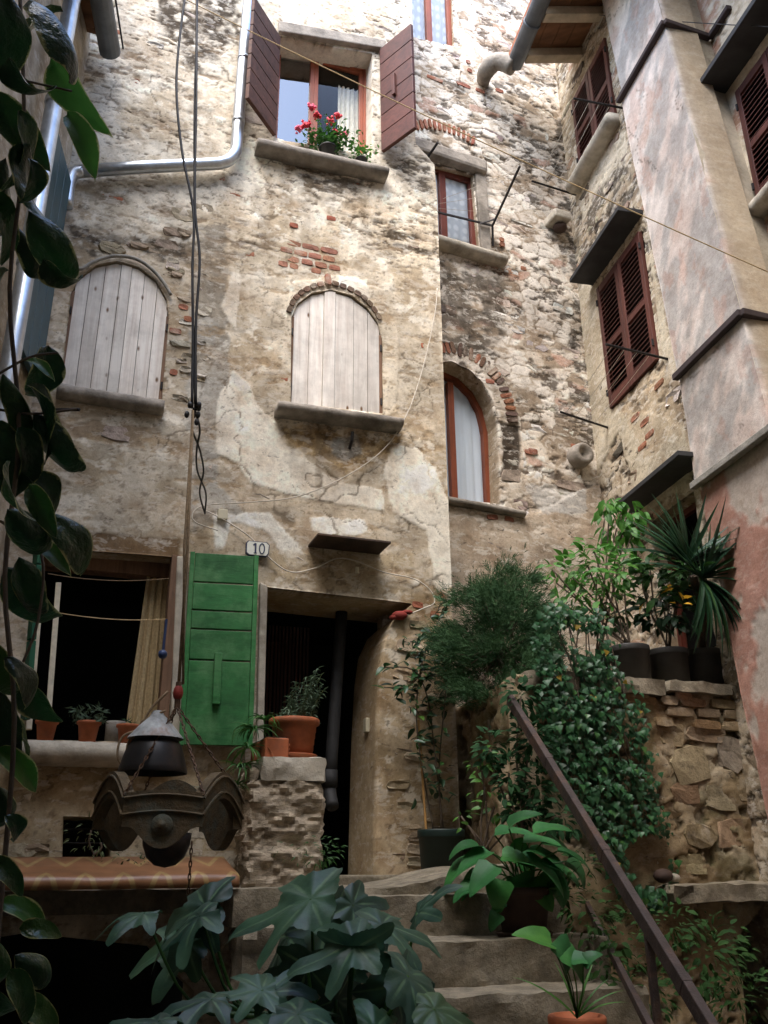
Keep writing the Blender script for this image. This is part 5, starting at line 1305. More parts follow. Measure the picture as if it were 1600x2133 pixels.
for x, y, w, h in ((1335, 1520, 40, 45), (1400, 1530, 55, 45), (1368, 1590, 75, 70), (1440, 1590, 80, 75), (1525, 1570, 62, 62), (1470, 1530, 90, 30), (1350, 1695, 42, 30), (1375, 1740, 70, 40), (1540, 1500, 70, 22), (1430, 1650, 60, 45), (1500, 1660, 60, 50), (1560, 1640, 50, 60), (1400, 1680, 45, 45), (1455, 1740, 70, 45), (1525, 1735, 60, 50), (1385, 1790, 35, 40), (1440, 1800, 60, 35), (1590, 1710, 50, 45), (1580, 1540, 40, 50), (1340, 1640, 60, 45), (1250, 1480, 60, 45), (1210, 1560, 70, 55), (1150, 1470, 60, 50), (1130, 1560, 60, 60), (1250, 1640, 70, 50), (1180, 1660, 60, 50)):
    u, v = Rw.uv(x, y); piece('stone', ROCK, Rw, u, v, w / 265, h / 275, .16, -.012 + random.random() * .02, wallR, jcol(random.choice(OC)), random.uniform(-.1, .1))
rough_block('ledge', Rw, Rw.uv(1365, 1850)[0], uB + .1, zl - .11, zl - .01, -.1, .2, 'step_stone', ret, .014, .06, 88)
for x, y, r_, lab in ((1380, 1812, .055, 'reddish round stone lying on the left end of the wall ledge'), (1402, 1808, .035, 'small pale pebble beside the reddish stone on the wall ledge')):
    p = Rw.pt(x, y, .1); tag(MB().ball((p[0], p[1], zl + r_ * .6), r_, 9, 6, (1.1, .9, .75)).build('loose_stone', 'dark_clay' if r_ > .04 else 'pale_stone', smooth=True), lab, 'stone')

# ================================================================== handrail
hr = empty('iron_handrail', atz(1180, 1800, 1.70), 'rusty brown flat iron handrail slanting down the right of the steps', 'handrail')
h0 = atz(1062, 1456, 2.60); h1 = atz(1475, 2133, 1.165); hd = h1 - h0; h2 = h1 + hd * .25
MB().bar(h0, h2, .036, .062).build('top_rail', 'rusty_rail', hr, bevel=.004)
for t in (.3, .62, .93):
    p = h0 + hd * t; q = hd / np.linalg.norm(hd); MB().bar(p - q * .03, p + q * .012, .041, .067).build('rail_joint', 'rusty_rail', hr, bevel=.004)
l0 = atz(1180, 1800, 1.69); l1 = atz(1350, 2133, 1.14); ld = l1 - l0
MB().bar(l0 - ld * .2, l1 + ld * .5, .025, .04).build('lower_rail', 'rusty_rail', hr, bevel=.003)
for t in (.8, 1.2):
    p = h0 + hd * t; MB().bar((p[0], p[1], p[2] - .02), (p[0], p[1], max(.0, p[2] - 1.35)), .03, .03, up=(0, 1, 0)).build('post', 'rusty_rail', hr, bevel=.003)

# ================================================================== PLANTS: helpers
def leaf_geo(L=1., W=.5, shape='ovate', nx=7, ny=4, fold=.25, droop=.5, wave=0., seed=0, curl=0.):
    r = random.Random(seed); vs = []; fs = []; ed = []
    ph = r.random() * 6
    for i in range(nx + 1):
        t = i / nx
        if shape == 'ovate': w = math.sin(math.pi * min(1, t ** .72)) ** .8 if 0 < t < 1 else 0
        elif shape == 'heart': w = (1 - t) ** .62 * (1.25 if t > .06 else .75) * (1 if t < 1 else 0)
        elif shape == 'lance': w = math.sin(math.pi * t ** .6) ** 1.1 if 0 < t < 1 else 0
        elif shape == 'blade': w = (1 - t ** 2.2) * (.55 + .45 * min(1, t * 4))
        elif shape == 'ivy': w = [.35, 1.0, .72, .62, .34, .16, .05, 0][i] if nx == 7 else (1 - t)
        a = droop * t; x = L * (math.sin(a) / droop if droop else t); z = -L * ((1 - math.cos(a)) / droop if droop else 0)
        for j in range(ny + 1):
            s = (j / ny) * 2 - 1; y = s * W / 2 * max(w, .0)
            zz = z + abs(s) * fold * W / 2 * w + curl * s * s * W * w * .5 + wave * W * math.sin(t * 9 + ph + s * 2) * abs(s)
            vs.append((x, y, zz)); ed.append(max(abs(s), (t - .75) * 4 if t > .75 else 0))
    for i in range(nx):
        for j in range(ny):
            a = i * (ny + 1) + j; fs.append((a, a + ny + 1, a + ny + 2, a + 1))
    return vs, fs, ed
def leaf_mesh(name, mat, **kw):
    v, f, e = leaf_geo(**kw); me = bpy.data.meshes.new(name); me.from_pydata(v, [], f); me.update()
    me.polygons.foreach_set('use_smooth', [True] * len(me.polygons)); me.materials.append(MATS[mat])
    at = me.attributes.new('Edge', 'FLOAT', 'POINT'); at.data.foreach_set('value', [float(x) for x in e]); return me
def basis(d, n):
    d = np.asarray(d, float); d = d / np.linalg.norm(d); n = np.asarray(n, float); n = n - d * (n @ d)
    if np.linalg.norm(n) < 1e-5: n = np.cross(d, (1, .3, .2))
    n = n / np.linalg.norm(n); y = np.cross(n, d); return d, y, n
def put(name, me, p, d, n, s, parent, color=None):
    d, y, n = basis(d, n); o = bpy.data.objects.new(name, me); COL.objects.link(o); M = Matrix.Identity(4)
    sx, sy, sz = (s, s, s) if isinstance(s, (int, float)) else s
    for i in range(3): M[i][0] = d[i] * sx; M[i][1] = y[i] * sy; M[i][2] = n[i] * sz; M[i][3] = p[i]
    o.parent = parent; o.matrix_parent_inverse = Matrix.Translation(-PLOC.get(parent.name, Vector((0, 0, 0)))); o.matrix_basis = M
    return o
class Leaves:      # many small leaves joined into one foliage mesh
    def __init__(s): s.V = []; s.F = []; s.k = 0
    def add(s, geo, p, d, n, sc):
        v = np.array(geo[0]); d, y, n = basis(d, n); W = np.asarray(p) + sc * (v[:, :1] * d + v[:, 1:2] * y + v[:, 2:] * n)
        s.V.append(W); s.F.append(np.array(geo[1]) + s.k); s.k += len(v)
    def build(s, name, mat, parent, kind='stuff'):
        V = np.concatenate(s.V); Fq = np.concatenate(s.F); me = bpy.data.meshes.new(name)
        me.vertices.add(len(V)); me.vertices.foreach_set('co', V.astype(np.float32).ravel()); me.loops.add(len(Fq) * 4); me.loops.foreach_set('vertex_index', Fq.astype(np.int32).ravel())
        me.polygons.add(len(Fq)); me.polygons.foreach_set('loop_start', np.arange(0, len(Fq) * 4, 4, dtype=np.int32)); me.polygons.foreach_set('use_smooth', np.ones(len(Fq), bool)); me.update(calc_edges=True)
        o = link(name, me, mat, parent)
        if kind: o['kind'] = kind
        return o
def rdir(zb=0.0):
    a = random.random() * 2 * math.pi; z = random.uniform(-1, 1) * .8 + zb; return np.array([math.cos(a), math.sin(a), z])
def pot(parent, c, r, h, mat, rim=.012, taper=.75, name='pot', saucer=False, soil=True, ribs=0):
    c = np.asarray(c, float); t = r * taper
    prof = [(.001, 0), (t, 0)]
    for k in range(1, ribs + 1): prof += [(t + (r - t) * k / (ribs + 1) * .8, h * .8 * k / (ribs + 1)), (t + (r - t) * k / (ribs + 1) * .8 + .004, h * .8 * k / (ribs + 1) + .004)]
    prof += [(t + (r - t) * .82, h * .82), (r + rim * .4, h * .83), (r + rim, h * .86), (r + rim, h * .97), (r + rim * .6, h), (r * .9, h), (r * .86, h * .85), (.001, h * .84)]
    MB().lathe(c, prof, 28).build(name, mat, parent, smooth=True)
    if soil: MB().lathe(c, [(.001, h * .9), (r * .88, h * .88)], 20).build('soil', 'soil', parent)
    if saucer: MB().lathe(c, [(.001, -.012), (t + .02, -.012), (t + .035, .012), (t + .03, .016), (t + .01, .002)], 26).build('saucer', mat, parent, smooth=True)
def twig(parent, pts, r, mat='bark', name='stem', n=4, seg=6): return MB().tube(arc(pts, n), r, seg).build(name, mat, parent, smooth=True)
S_OV = [leaf_geo(1, .5, 'ovate', 4, 2, .2, .6, .05, i) for i in range(4)]
S_LA = [leaf_geo(1, .22, 'lance', 4, 2, .2, .9, .03, i) for i in range(4)]
S_NE = [leaf_geo(1, .11, 'lance', 2, 2, .1, .2, 0, i) for i in range(3)]
S_GR = [leaf_geo(1, .05, 'blade', 6, 2, .3, 1.6, 0, i) for i in range(3)]

# ------------------------------------------------------------------ variegated climber on the left, close to the lens
vine = empty('variegated_climber', atd(-40, 2200, 1.25), 'dark glossy climber with cream-edged leaves hanging at the left edge', 'climbing plant')
VL = [leaf_mesh('leaf', 'leaf_variegated', L=1, W=.5, shape='ovate', nx=14, ny=8, fold=fo, droop=dr, wave=.10, seed=i, curl=cu) for i, (fo, dr, cu) in enumerate(((.15, 1.3, .2), (.4, 1.9, -.5), (.3, .9, .4), (-.3, 1.6, -.6), (.35, 2.3, .25)))]
# (x, y) base of the leaf in the photograph, length in pixels, direction there in degrees (0 right, -90 down), turn towards the viewer
vl = [(40, 30, 200, -150, .3), (130, 20, 230, 200, .2), (60, 0, 250, -20, .5), (20, 120, 160, -80, .3), (90, 150, 170, -95, .2), (40, 230, 200, -75, .4), (105, 120, 215, -62, .15), (140, 235, 160, -55, .45), (60, 330, 140, -60, .3), (10, 330, 240, -80, .3), (60, 300, 200, -110, .5),
      (30, 470, 150, -40, .3), (60, 440, 200, -62, .2), (20, 520, 190, -70, .5), (90, 540, 150, -60, .1), (15, 560, 170, -120, .3), (100, 720, 190, -82, .2), (50, 750, 90, -10, .3), (5, 780, 210, -40, .3), (60, 800, 190, -58, .5), (70, 860, 200, -70, .15), (40, 890, 180, -80, .3), (110, 810, 90, -60, .4),
      (20, 960, 170, -100, .3), (50, 985, 180, -25, .35), (60, 1010, 140, -60, .1), (95, 1075, 210, -28, .2), (60, 1130, 130, -15, .35), (15, 1060, 190, -60, .25), (40, 1160, 180, -85, .3), (10, 1180, 230, -62, .4), (0, 1270, 160, -40, .3),
      (10, 1370, 170, -30, .3), (40, 1410, 160, -60, .2), (0, 1440, 200, -80, .3), (20, 1500, 150, -50, .4), (-10, 1560, 170, -40, .3), (0, 1640, 130, -60, .3), (10, 1700, 120, -40, .2), (-15, 1790, 120, -30, .3), (60, 1690, 90, -60, .3),
      (0, 1880, 140, -15, .3), (40, 1935, 110, 0, .2), (30, 1990, 140, -20, .3), (-20, 1960, 160, -60, .4), (20, 2020, 150, -50, .3), (-10, 2060, 170, -70, .3), (40, 2080, 150, -30, .3), (-20, 400, 180, -60, .3), (-20, 640, 190, -70, .3), (-30, 880, 200, -60, .2), (-30, 1330, 200, -70, .2), (-20, 200, 200, -50, .3), (0, -20, 220, -70, .4)]
VL2 = [leaf_mesh('leaf', 'leaf_variegated_backlit', L=1, W=.46, shape='ovate', nx=14, ny=8, fold=.25, droop=1.1, wave=.09, seed=31, curl=.2)]
for i, (x, y, Lp, ang, tw) in enumerate(vl):
    if i % 9 == 4 and i not in (6, 7): continue
    dist = 1.25 + random.uniform(-.14, .2); p = atd(x, y, dist); dep = float((p - CAM) @ FW); L = Lp * dep / F * .86
    a = math.radians(ang); d = RT * math.cos(a) + UP * math.sin(a) - FW * random.uniform(-.35, .35); nrm = -FW * (1 - tw * 1.2) + Z * (.4 + tw) + RT * random.uniform(-.6, .6)
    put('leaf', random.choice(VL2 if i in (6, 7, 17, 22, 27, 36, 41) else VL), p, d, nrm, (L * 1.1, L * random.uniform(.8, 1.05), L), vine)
for pts in ([(-30, 2200), (0, 1900), (30, 1500), (10, 1200), (40, 900), (20, 600), (50, 300), (40, -60)], [(40, 1400), (80, 1290), (85, 1150), (0, 1085)], [(-40, 800), (60, 745), (120, 735)], [(-40, 845), (60, 862), (160, 852)], [(-30, 150), (60, 170), (150, 190)]):
    twig(vine, [atd(x, y, 1.3) for x, y in pts], .0035 if len(pts) > 5 else .002, 'bark')

# ------------------------------------------------------------------ fig in the lower foreground
fig = empty('fig_shrub', atd(760, 2300, 1.7), 'fig bush with large lobed blue-green leaves at the bottom of the picture', 'fig bush')
def fig_mesh(seed, droop):
    r = random.Random(seed); lob = [(0, 1.0, .36), (55, .9, .35), (-55, .88, .35), (108, .66, .36), (-108, .64, .36)]
    lob = [(math.radians(a + r.uniform(-6, 6)), l * r.uniform(.92, 1.06), w) for a, l, w in lob]; n = 84; R_ = []
    for k in range(n):
        th = -math.pi + 2 * math.pi * k / n; best = .0
        for a, l, w in lob:
            dth = (th - a + math.pi) % (2 * math.pi) - math.pi
            best = max(best, l * math.exp(-abs(dth / w) ** 2.3 * .75) )
        base = .46 * (1 - .55 * max(0, abs(th) - 2.2) / .95)
        R_.append(max(best, base) * (1 + .025 * math.sin(k * 2.9 + seed)))
    rings = (.0, .25, .5, .75, .9, 1.0); vs = [(0, 0, 0)]; fs = []; ed = [0]
    for q in rings[1:]:
        for k in range(n):
            th = -math.pi + 2 * math.pi * k / n; rr = R_[k] * q; x, y = rr * math.cos(th), rr * math.sin(th)
            rib = min(abs((th - a + math.pi) % (2 * math.pi) - math.pi) for a, l, w in lob)
            z = -droop * rr * rr * .55 + min(rib, .4) * rr * .16 + .035 * math.sin(x * 9 + seed) * q + .03 * math.sin(th * 7 + seed * 2) * q * q - droop * .25 * max(0, rr - .6)
            vs.append((x, y, z)); ed.append(math.exp(-(rib * rr / .03) ** 2) * (1 - .35 * q))
    for k in range(n): fs.append((0, 1 + k, 1 + (k + 1) % n))
    for i in range(len(rings) - 2):
        for k in range(n):
            a = 1 + i * n + k; b = 1 + i * n + (k + 1) % n; fs.append((a, a + n, b + n, b))
    me = bpy.data.meshes.new('leaf'); me.from_pydata(vs, [], fs); me.update(); me.polygons.foreach_set('use_smooth', [True] * len(me.polygons)); me.materials.append(MATS['leaf_fig']); at = me.attributes.new('Edge', 'FLOAT', 'POINT'); at.data.foreach_set('value', [float(t) for t in ed])
    sub = None
    return me
FM = [fig_mesh(i, d_) for i, d_ in enumerate((.25, .55, .8, .4, 1.0))]
# stalk end (x, y), reach in pixels, direction, how far the blade faces the viewer, distance
fl = [(648, 1850, 215, 205, .55, 1.75, 0), (430, 1868, 165, 200, .9, 1.85, 2), (418, 1885, 150, 215, .35, 1.8, 1), (735, 1862, 120, -40, .6, 1.95, 3), (740, 1945, 160, 195, .6, 1.6, 0), (795, 1905, 150, -15, .5, 1.75, 1), (735, 1955, 150, -85, .7, 1.6, 4), (545, 2040, 120, 175, .5, 1.6, 0), (560, 2045, 110, 15, .6, 1.62, 3), (440, 2060, 150, 175, .2, 1.55, 2),
      (620, 2090, 190, -10, .25, 1.5, 1), (330, 2105, 200, 178, .15, 1.5, 2), (850, 2010, 170, -35, .5, 1.55, 4), (820, 2030, 150, -75, .5, 1.6, 2), (700, 2060, 110, -70, .8, 1.65, 3), (600, 1930, 160, -120, .5, 1.95, 1), (680, 1900, 190, -60, .35, 1.9, 3), (300, 1880, 120, 178, .2, 1.8, 4), (905, 2080, 150, -20, .4, 1.5, 2), (560, 2130, 160, 190, .4, 1.5, 0), (780, 2120, 150, -30, .6, 1.5, 1), (390, 1945, 150, 200, .75, 1.9, 3), (640, 1990, 130, -100, .9, 1.7, 4), (870, 1880, 110, 60, .4, 2.0, 1)]
fl = fl[:24]; root = atd(760, 2330, 1.75)
for i, (x, y, Lp, ang, tw, dist, k) in enumerate(fl):
    p = atd(x, y + 22, dist); dep = float((p - CAM) @ FW); L = Lp * dep / F * .92; a = math.radians(ang)
    d = RT * math.cos(a) + UP * math.sin(a) * .8 - FW * random.uniform(-.3, .3); nrm = -FW * tw + Z * 1.0 + RT * random.uniform(-.25, .25)
    put('leaf', FM[k], p, d, nrm, L, fig)
    mid = atd(700 + (x - 700) * .75, max(y + 60, 2050) + 40, dist); twig(fig, [root, (root + mid) / 2 + Z * .05, mid, p], [.008] * 4 + [.006] * 4 + [.003] * 5, 'leaf_mid', 'stalk')

# ------------------------------------------------------------------ hosta on the steps and small pots
def potted(name, c, label, group=None): return empty(name, c, label, 'potted plant', group)
HM = [leaf_mesh('leaf', 'leaf_hosta', L=1, W=.78, shape='heart', nx=9, ny=6, fold=.22, droop=d_, wave=.02, seed=i) for i, d_ in enumerate((.5, .9, 1.3))]
c = SP.at(SP.uv(1096, 1935, .17)[0], 1.366, .15)
ho = potted('hosta_pot', c, 'broad-leaved hosta in a dark clay pot on the steps')
pot(ho, c, .135, .21, 'dark_clay', saucer=True); top = c + Z * .19
for x, y, Lp, ang, tw in ((1030, 1705, 90, 25, .3), (1045, 1750, 75, 10, .5), (1000, 1762, 110, 175, .2), (1080, 1760, 120, 5, .15), (1130, 1760, 90, -20, .3), (1135, 1778, 75, -50, .7), (1075, 1790, 80, -70, .8), (1010, 1790, 80, 200, .4), (1060, 1730, 85, -40, .6), (1100, 1740, 110, -5, .1), (1050, 1845, 40, 200, .6), (1040, 1870, 40, 230, .6), (1020, 1740, 90, 200, .3), (1090, 1720, 80, 20, .3), (1150, 1800, 60, -60, .5), (1000, 1730, 80, 150, .3), (1060, 1690, 80, 60, .4), (1110, 1700, 85, 30, .3), (1160, 1740, 80, 0, .2), (990, 1810, 60, 190, .5), (1045, 1800, 70, -110, .7), (1110, 1800, 70, -60, .8), (1130, 1720, 80, 10, .3), (1030, 1770, 80, 220, .6), (1180, 1760, 70, -30, .3)):
    p = atd(x, y + 34, float(np.hypot(*c[:2])) - random.uniform(-.1, .2)); L = Lp / 430; a = math.radians(ang)
    put('leaf', random.choice(HM), p, RT * math.cos(a) + Z * math.sin(a) * .7 - FW * .3, -FW * tw + Z + RT * random.uniform(-.3, .3), L, ho)
    twig(ho, [top + np.array([random.uniform(-.05, .05), random.uniform(-.05, .05), 0]), (top + p) / 2 + Z * .04, p], .004, 'leaf_mid', 'stalk')
c = atz(1208, 2160, 1.12); c = np.array([c[0], c[1], .997 + .0]); 
c = atd(1208, 2200, 4.0); c[2] = 1.65 - .72
sp2 = potted('terracotta_pot', c, 'small terracotta pot of strappy leaves low beside the lower rail')
pot(sp2, c, .1, .2, 'terracotta', ribs=2); top = c + Z * .19
for x, y, Lp, ang in ((1155, 1960, 60, -40), (1150, 1965, 70, 150), (1190, 2000, 45, 20), (1215, 2010, 40, 60), (1170, 1985, 60, -20)):
    p = atd(x, y, 3.9); put('leaf', random.choice(HM), p, RT * math.cos(math.radians(ang)) + Z * math.sin(math.radians(ang)) - FW * .3, -FW * .5 + Z, Lp / 420, sp2); twig(sp2, [top, (top + p) / 2 + RT * .01, p], .003, 'leaf_mid', 'stalk')
SB = leaf_mesh('leaf', 'leaf_bright', L=1, W=.05, shape='blade', nx=7, ny=2, fold=.3, droop=.8, seed=2)
for ang in (60, 45, 35, 75, 100, 130): put('leaf', SB, top, RT * math.cos(math.radians(ang)) + Z * math.sin(math.radians(ang)) - FW * .1, -FW * .3 + Z * .6, random.uniform(.2, .3), sp2)
# green tub with the climbing citrus at the facade corner
c = A.pt(921, 1806, .28); c[2] = LAND - .02 + .02
ct = potted('citrus_tub', c, 'dark green tub with a tall leafy citrus tied to a cane by the corner')
pot(ct, c, .15, .30, 'pot_green', rim=.006, taper=.88)
MB().tube([c + Z * .2 - A.du * .1, A.pt(872, 1500, .22)], .008, 6).build('cane', 'bamboo', ct)
CL = [leaf_mesh('leaf', 'leaf_dark', L=1, W=.42, shape='ovate', nx=6, ny=4, fold=.3, droop=d_, seed=i) for i, d_ in enumerate((.3, .8))]
CLm = [leaf_mesh('leaf', 'leaf_mid', L=1, W=.42, shape='ovate', nx=6, ny=4, fold=.3, droop=.5, seed=7)]
stems = [[(905, 1740), (880, 1600), (868, 1500), (875, 1400), (900, 1320)], [(925, 1740), (905, 1560), (890, 1450), (860, 1395), (800, 1390)], [(920, 1740), (915, 1600), (925, 1480), (935, 1380)], [(880, 1400), (850, 1430), (800, 1432)], [(900, 1320), (925, 1270), (930, 1250)]]
for s_ in stems:
    pts = [A.pt(x, y, .25) for x, y in s_]; twig(ct, pts, .005, 'bark', 'branch')
    cur = arc(pts, 8)
    for k in range(6 if len(s_) > 3 else 3, len(cur)):
        for _ in range(2 if s_[0][0] > 900 or k < 12 else 2):
            if random.random() < .35: continue
            p = cur[k] + np.random.default_rng(k + 7).normal(0, .012, 3); put('leaf', random.choice(CL + CLm), p, rdir(.1) + A.n * .3, Z + A.n * .6 + rdir() * .4, random.uniform(.06, .11), ct)
for (x, y), n in (((880, 1340), 46), ((900, 1405), 40), ((885, 1560), 26), ((880, 1470), 20), ((925, 1340), 18), ((915, 1640), 16)):
    for _ in range(n):
        p = A.pt(x + random.gauss(0, 22), y + random.gauss(0, 24), random.uniform(.12, .34)); put('leaf', random.choice(CL), p, rdir(-.1) + A.n * .3, Z + A.n * .6 + rdir() * .4, random.uniform(.06, .1), ct)

# ------------------------------------------------------------------ conifer
bd = 6.15
cb = atd(1062, 1700, bd); cb[2] = LAND
con = empty('conifer_shrub', cb, 'feathery dark green conifer on a bare pale trunk beside the corner', 'conifer')
twig(con, [cb, atd(1068, 1600, bd), atd(1060, 1500, bd), atd(1045, 1400, bd), atd(1045, 1250, bd)], [.032] * 6 + [.026] * 6 + [.018] * 5, 'pale_bark', 'trunk', 4, 8)
twig(con, [atd(1060, 1520, bd), atd(1100, 1440, bd), atd(1115, 1330, bd)], .012, 'bark', 'branch')
twig(con, [atd(1055, 1480, bd), atd(1000, 1420, bd), atd(975, 1350, bd)], .012, 'bark', 'branch')
for dx in (-28, 26): twig(con, [atd(1052 + dx, 1720, bd), atd(1050 + dx * .8, 1600, bd), atd(1045 + dx, 1500, bd - .05)], .009, 'bark', 'branch')
lf = Leaves()
blobs = [(1045, 1195, 16, 22), (955, 1435, 26, 22), (932, 1345, 20, 26), (1135, 1300, 22, 36), (1130, 1360, 24, 30), (1045, 1225, 42, 50), (1010, 1280, 55, 48), (1080, 1275, 50, 48), (985, 1335, 52, 44), (1050, 1340, 70, 55), (1105, 1330, 45, 55), (1000, 1400, 60, 40), (1080, 1400, 58, 40), (960, 1385, 36, 34), (1110, 1380, 40, 40), (1035, 1440, 55, 32), (1000, 1240, 30, 34), (1095, 1235, 26, 34)]
tr0 = atd(1048, 1380, bd)
for (x, y, rx, ry) in blobs:
    for _ in range(max(3, int(rx * ry / 250))):
        a = random.random() * 6.283; q = math.sqrt(random.random()); tx, ty = x + rx * 1.1 * q * math.cos(a), y + ry * 1.1 * q * math.sin(a); dz_ = bd + random.uniform(-.3, .3)
        twig(con, [tr0 + Z * random.uniform(-.2, .5), (tr0 + atd(tx, ty, dz_)) / 2 + Z * .03, atd(tx, ty + 8, dz_)], .003, 'bark', 'twig', 3, 4)
        sg = random.uniform(7, 17)
        for _ in range(int(random.uniform(34, 62))):
            p = atd(tx + random.gauss(0, sg * 1.25), ty + random.gauss(0, sg), dz_ + random.gauss(0, .05)); base = np.array([(tx - 1045) / 90 + random.uniform(-.6, .6), random.uniform(-.8, .3), random.uniform(-.2, 1.0)])
            base /= np.linalg.norm(base); ln = random.uniform(.05, .13)
            for k in range(6):
                t = k / 6; pp_ = p + base * ln * t
                for sgn in (-1, 1):
                    sd_ = np.cross(base, rdir()); lf.add(random.choice(S_NE), pp_, base * .8 + sd_ * .55 * sgn, rdir(), .042 * (1.2 - t * .6))
lf.build('foliage', 'leaf_conifer', con)

# ------------------------------------------------------------------ planted terrace: dark pots, shrubs, yucca
def rpot(x0, x1, yb, yt, lab, mat='pot_black', back=.18):
    c = Rw.pt((x0 + x1) / 2, yb - 6, -back); c[2] = zT + .0; r = (x1 - x0) / 2 * float((c - CAM) @ FW) / F; h = (yb - yt) * float((c - CAM) @ FW) / F * .98
    e = potted('terrace_pot', c, lab); pot(e, c, r, h, mat, rim=.006, taper=.93); return e, c, c + Z * h
tp1, c1, t1 = rpot(1275, 1356, 1402, 1322, 'leafy green shrub in the leftmost big dark pot on the terrace wall')
tp2, c2, t2 = rpot(1356, 1438, 1414, 1336, 'yellow-spotted shrub in the middle big dark pot on the terrace wall')
tp3, c3, t3 = rpot(1432, 1510, 1424, 1342, 'spiky yucca in the rightmost dark pot against the red wall')
tp0, c0, t0 = rpot(1215, 1272, 1398, 1330, 'tall drooping variegated shrub in the dark pot behind the ivy', back=.45)
def shrub(parent, blobs, dist, sizes, geos, mat, name='foliage', dens=1.0, stems_from=None, seed=1, spread=.22, droop=0.0):
    lf = Leaves()
    for (x, y, rx, ry) in blobs:
        for _ in range(int(rx * ry / 30 * dens)):
            a = random.random() * 6.283; q = random.random() ** .6; p = atd(x + rx * q * math.cos(a), y + ry * q * math.sin(a), dist + random.uniform(-spread, spread))
            d = np.array([math.cos(a) + random.uniform(-.5, .5), random.uniform(-.9, .5), -math.sin(a) * .5 + random.uniform(-.5, .3) - droop]); lf.add(random.choice(geos), p, d, Z + rdir() * .5 - FW * .4, random.uniform(*sizes))
        if stems_from is not None: twig(parent, [stems_from + rdir() * .02, (stems_from + atd(x, y, dist)) / 2 + np.array([random.uniform(-.04, .04), 0, 0]), atd(x, y, dist)], .006, 'bark', 'stem')
    return lf.build(name, mat, parent)
dT = float(np.hypot(*c1[:2]))
shrub(tp1, [(1180, 1190, 45, 30), (1225, 1180, 55, 45), (1270, 1190, 50, 50), (1205, 1230, 50, 35), (1260, 1235, 45, 35), (1300, 1180, 30, 45), (1150, 1185, 22, 14), (1235, 1140, 30, 25), (1185, 1265, 25, 22), (1160, 1215, 20, 20)], dT + .05, (.05, .11), S_OV + S_LA, 'leaf_bright', dens=1.0, stems_from=t1)
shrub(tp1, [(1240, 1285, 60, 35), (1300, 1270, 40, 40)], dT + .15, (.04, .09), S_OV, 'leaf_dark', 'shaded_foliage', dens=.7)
shrub(tp0, [(1262, 1065, 24, 26), (1310, 1060, 28, 28), (1285, 1100, 34, 22), (1300, 1120, 26, 26), (1270, 1045, 14, 14), (1325, 1085, 16, 22)], dT + .3, (.07, .13), S_LA + S_OV, 'leaf_bright', dens=1.15, stems_from=t0, droop=.9, spread=.12)
shrub(tp2, [(1355, 1190, 35, 28), (1400, 1185, 45, 25), (1440, 1190, 35, 25), (1370, 1230, 45, 30), (1420, 1225, 35, 25), (1330, 1170, 20, 20)], dT + .1, (.07, .13), S_OV, 'leaf_mid', dens=1.0, stems_from=t2)
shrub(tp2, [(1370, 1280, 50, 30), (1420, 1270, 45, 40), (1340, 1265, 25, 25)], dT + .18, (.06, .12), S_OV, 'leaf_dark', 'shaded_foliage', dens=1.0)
shrub(tp2, [(1345, 1250, 9, 12), (1410, 1220, 14, 26), (1418, 1260, 14, 16)], dT - .05, (.06, .1), S_OV, 'leaf_yellow', 'yellowed_leaves', dens=.45)
YM = [leaf_mesh('leaf', 'leaf_yucca', L=1, W=.075, shape='blade', nx=8, ny=2, fold=.35, droop=d_, seed=i) for i, d_ in enumerate((.12, .35, .7, 1.4))]
yc = atd(1445, 1200, dT - .03); twig(tp3, [t3, (t3 + yc) / 2 + RT * .03, yc], .03, 'bark', 'trunk', 4, 8)
for hx, hy, n, R0 in ((1430, 1175, 46, .56), (1462, 1205, 80, .58)):
    hc = atd(hx, hy, dT - .05)
    for k in range(n):
        ang = math.radians(random.uniform(-75, 150) if hx > 1440 else random.uniform(20, 150)); dd = RT * math.cos(ang) + Z * math.sin(ang) - FW * random.uniform(-.1, .75)
        if hx > 1440 and random.random() < .35: dd = RT * random.uniform(-.2, .7) - Z * random.uniform(.5, 1) - FW * random.uniform(0, .5)
        dn = 3 if dd[2] < 0 else random.choice((0, 1, 2)); put('leaf', YM[min(dn, 2) if dn == 3 else dn], hc, dd, Z * .8 - FW * .6 + RT * .3, R0 * random.uniform(.65, 1.05), tp3)

# ------------------------------------------------------------------ ivy over the end of the retaining wall
ivy = empty('ivy', Rw.at(uA + .3, LAND), 'green ivy draped over the left end of the retaining wall', 'ivy')
IV = [leaf_mesh('leaf', 'leaf_ivy', L=1, W=1.0, shape='ivy', nx=7, ny=4, fold=.2, droop=d_, seed=i) for i, d_ in enumerate((.4, .8, .6))]
IG = [leaf_geo(1, 1.0, 'ivy', 7, 2, .2, d_, 0, i) for i, d_ in enumerate((.4, .8))]
ireg = Rw.poly([(1140, 1262), (1235, 1280), (1255, 1390), (1300, 1440), (1330, 1560), (1350, 1680), (1375, 1790), (1400, 1870), (1340, 1900), (1270, 1850), (1230, 1740), (1170, 1640), (1125, 1560), (1110, 1470), (1100, 1400), (1095, 1320)])
ia, ib, ic_, id_ = bb(ireg); lst = []
while len(lst) < 2300:
    u, v = random.uniform(ia, ib), random.uniform(ic_, id_)
    g = random.gauss(0, .03)
    if float(fbm(np.array([u * 5.5]), np.array([v * 4.0]), 3, 2)[0]) < .41: continue
    if in_poly(u + g, v + random.gauss(0, .03), ireg): lst.append((u, v, random.uniform(.03, .16)))
lst.sort(key=lambda t: -t[2]); lf = Leaves()
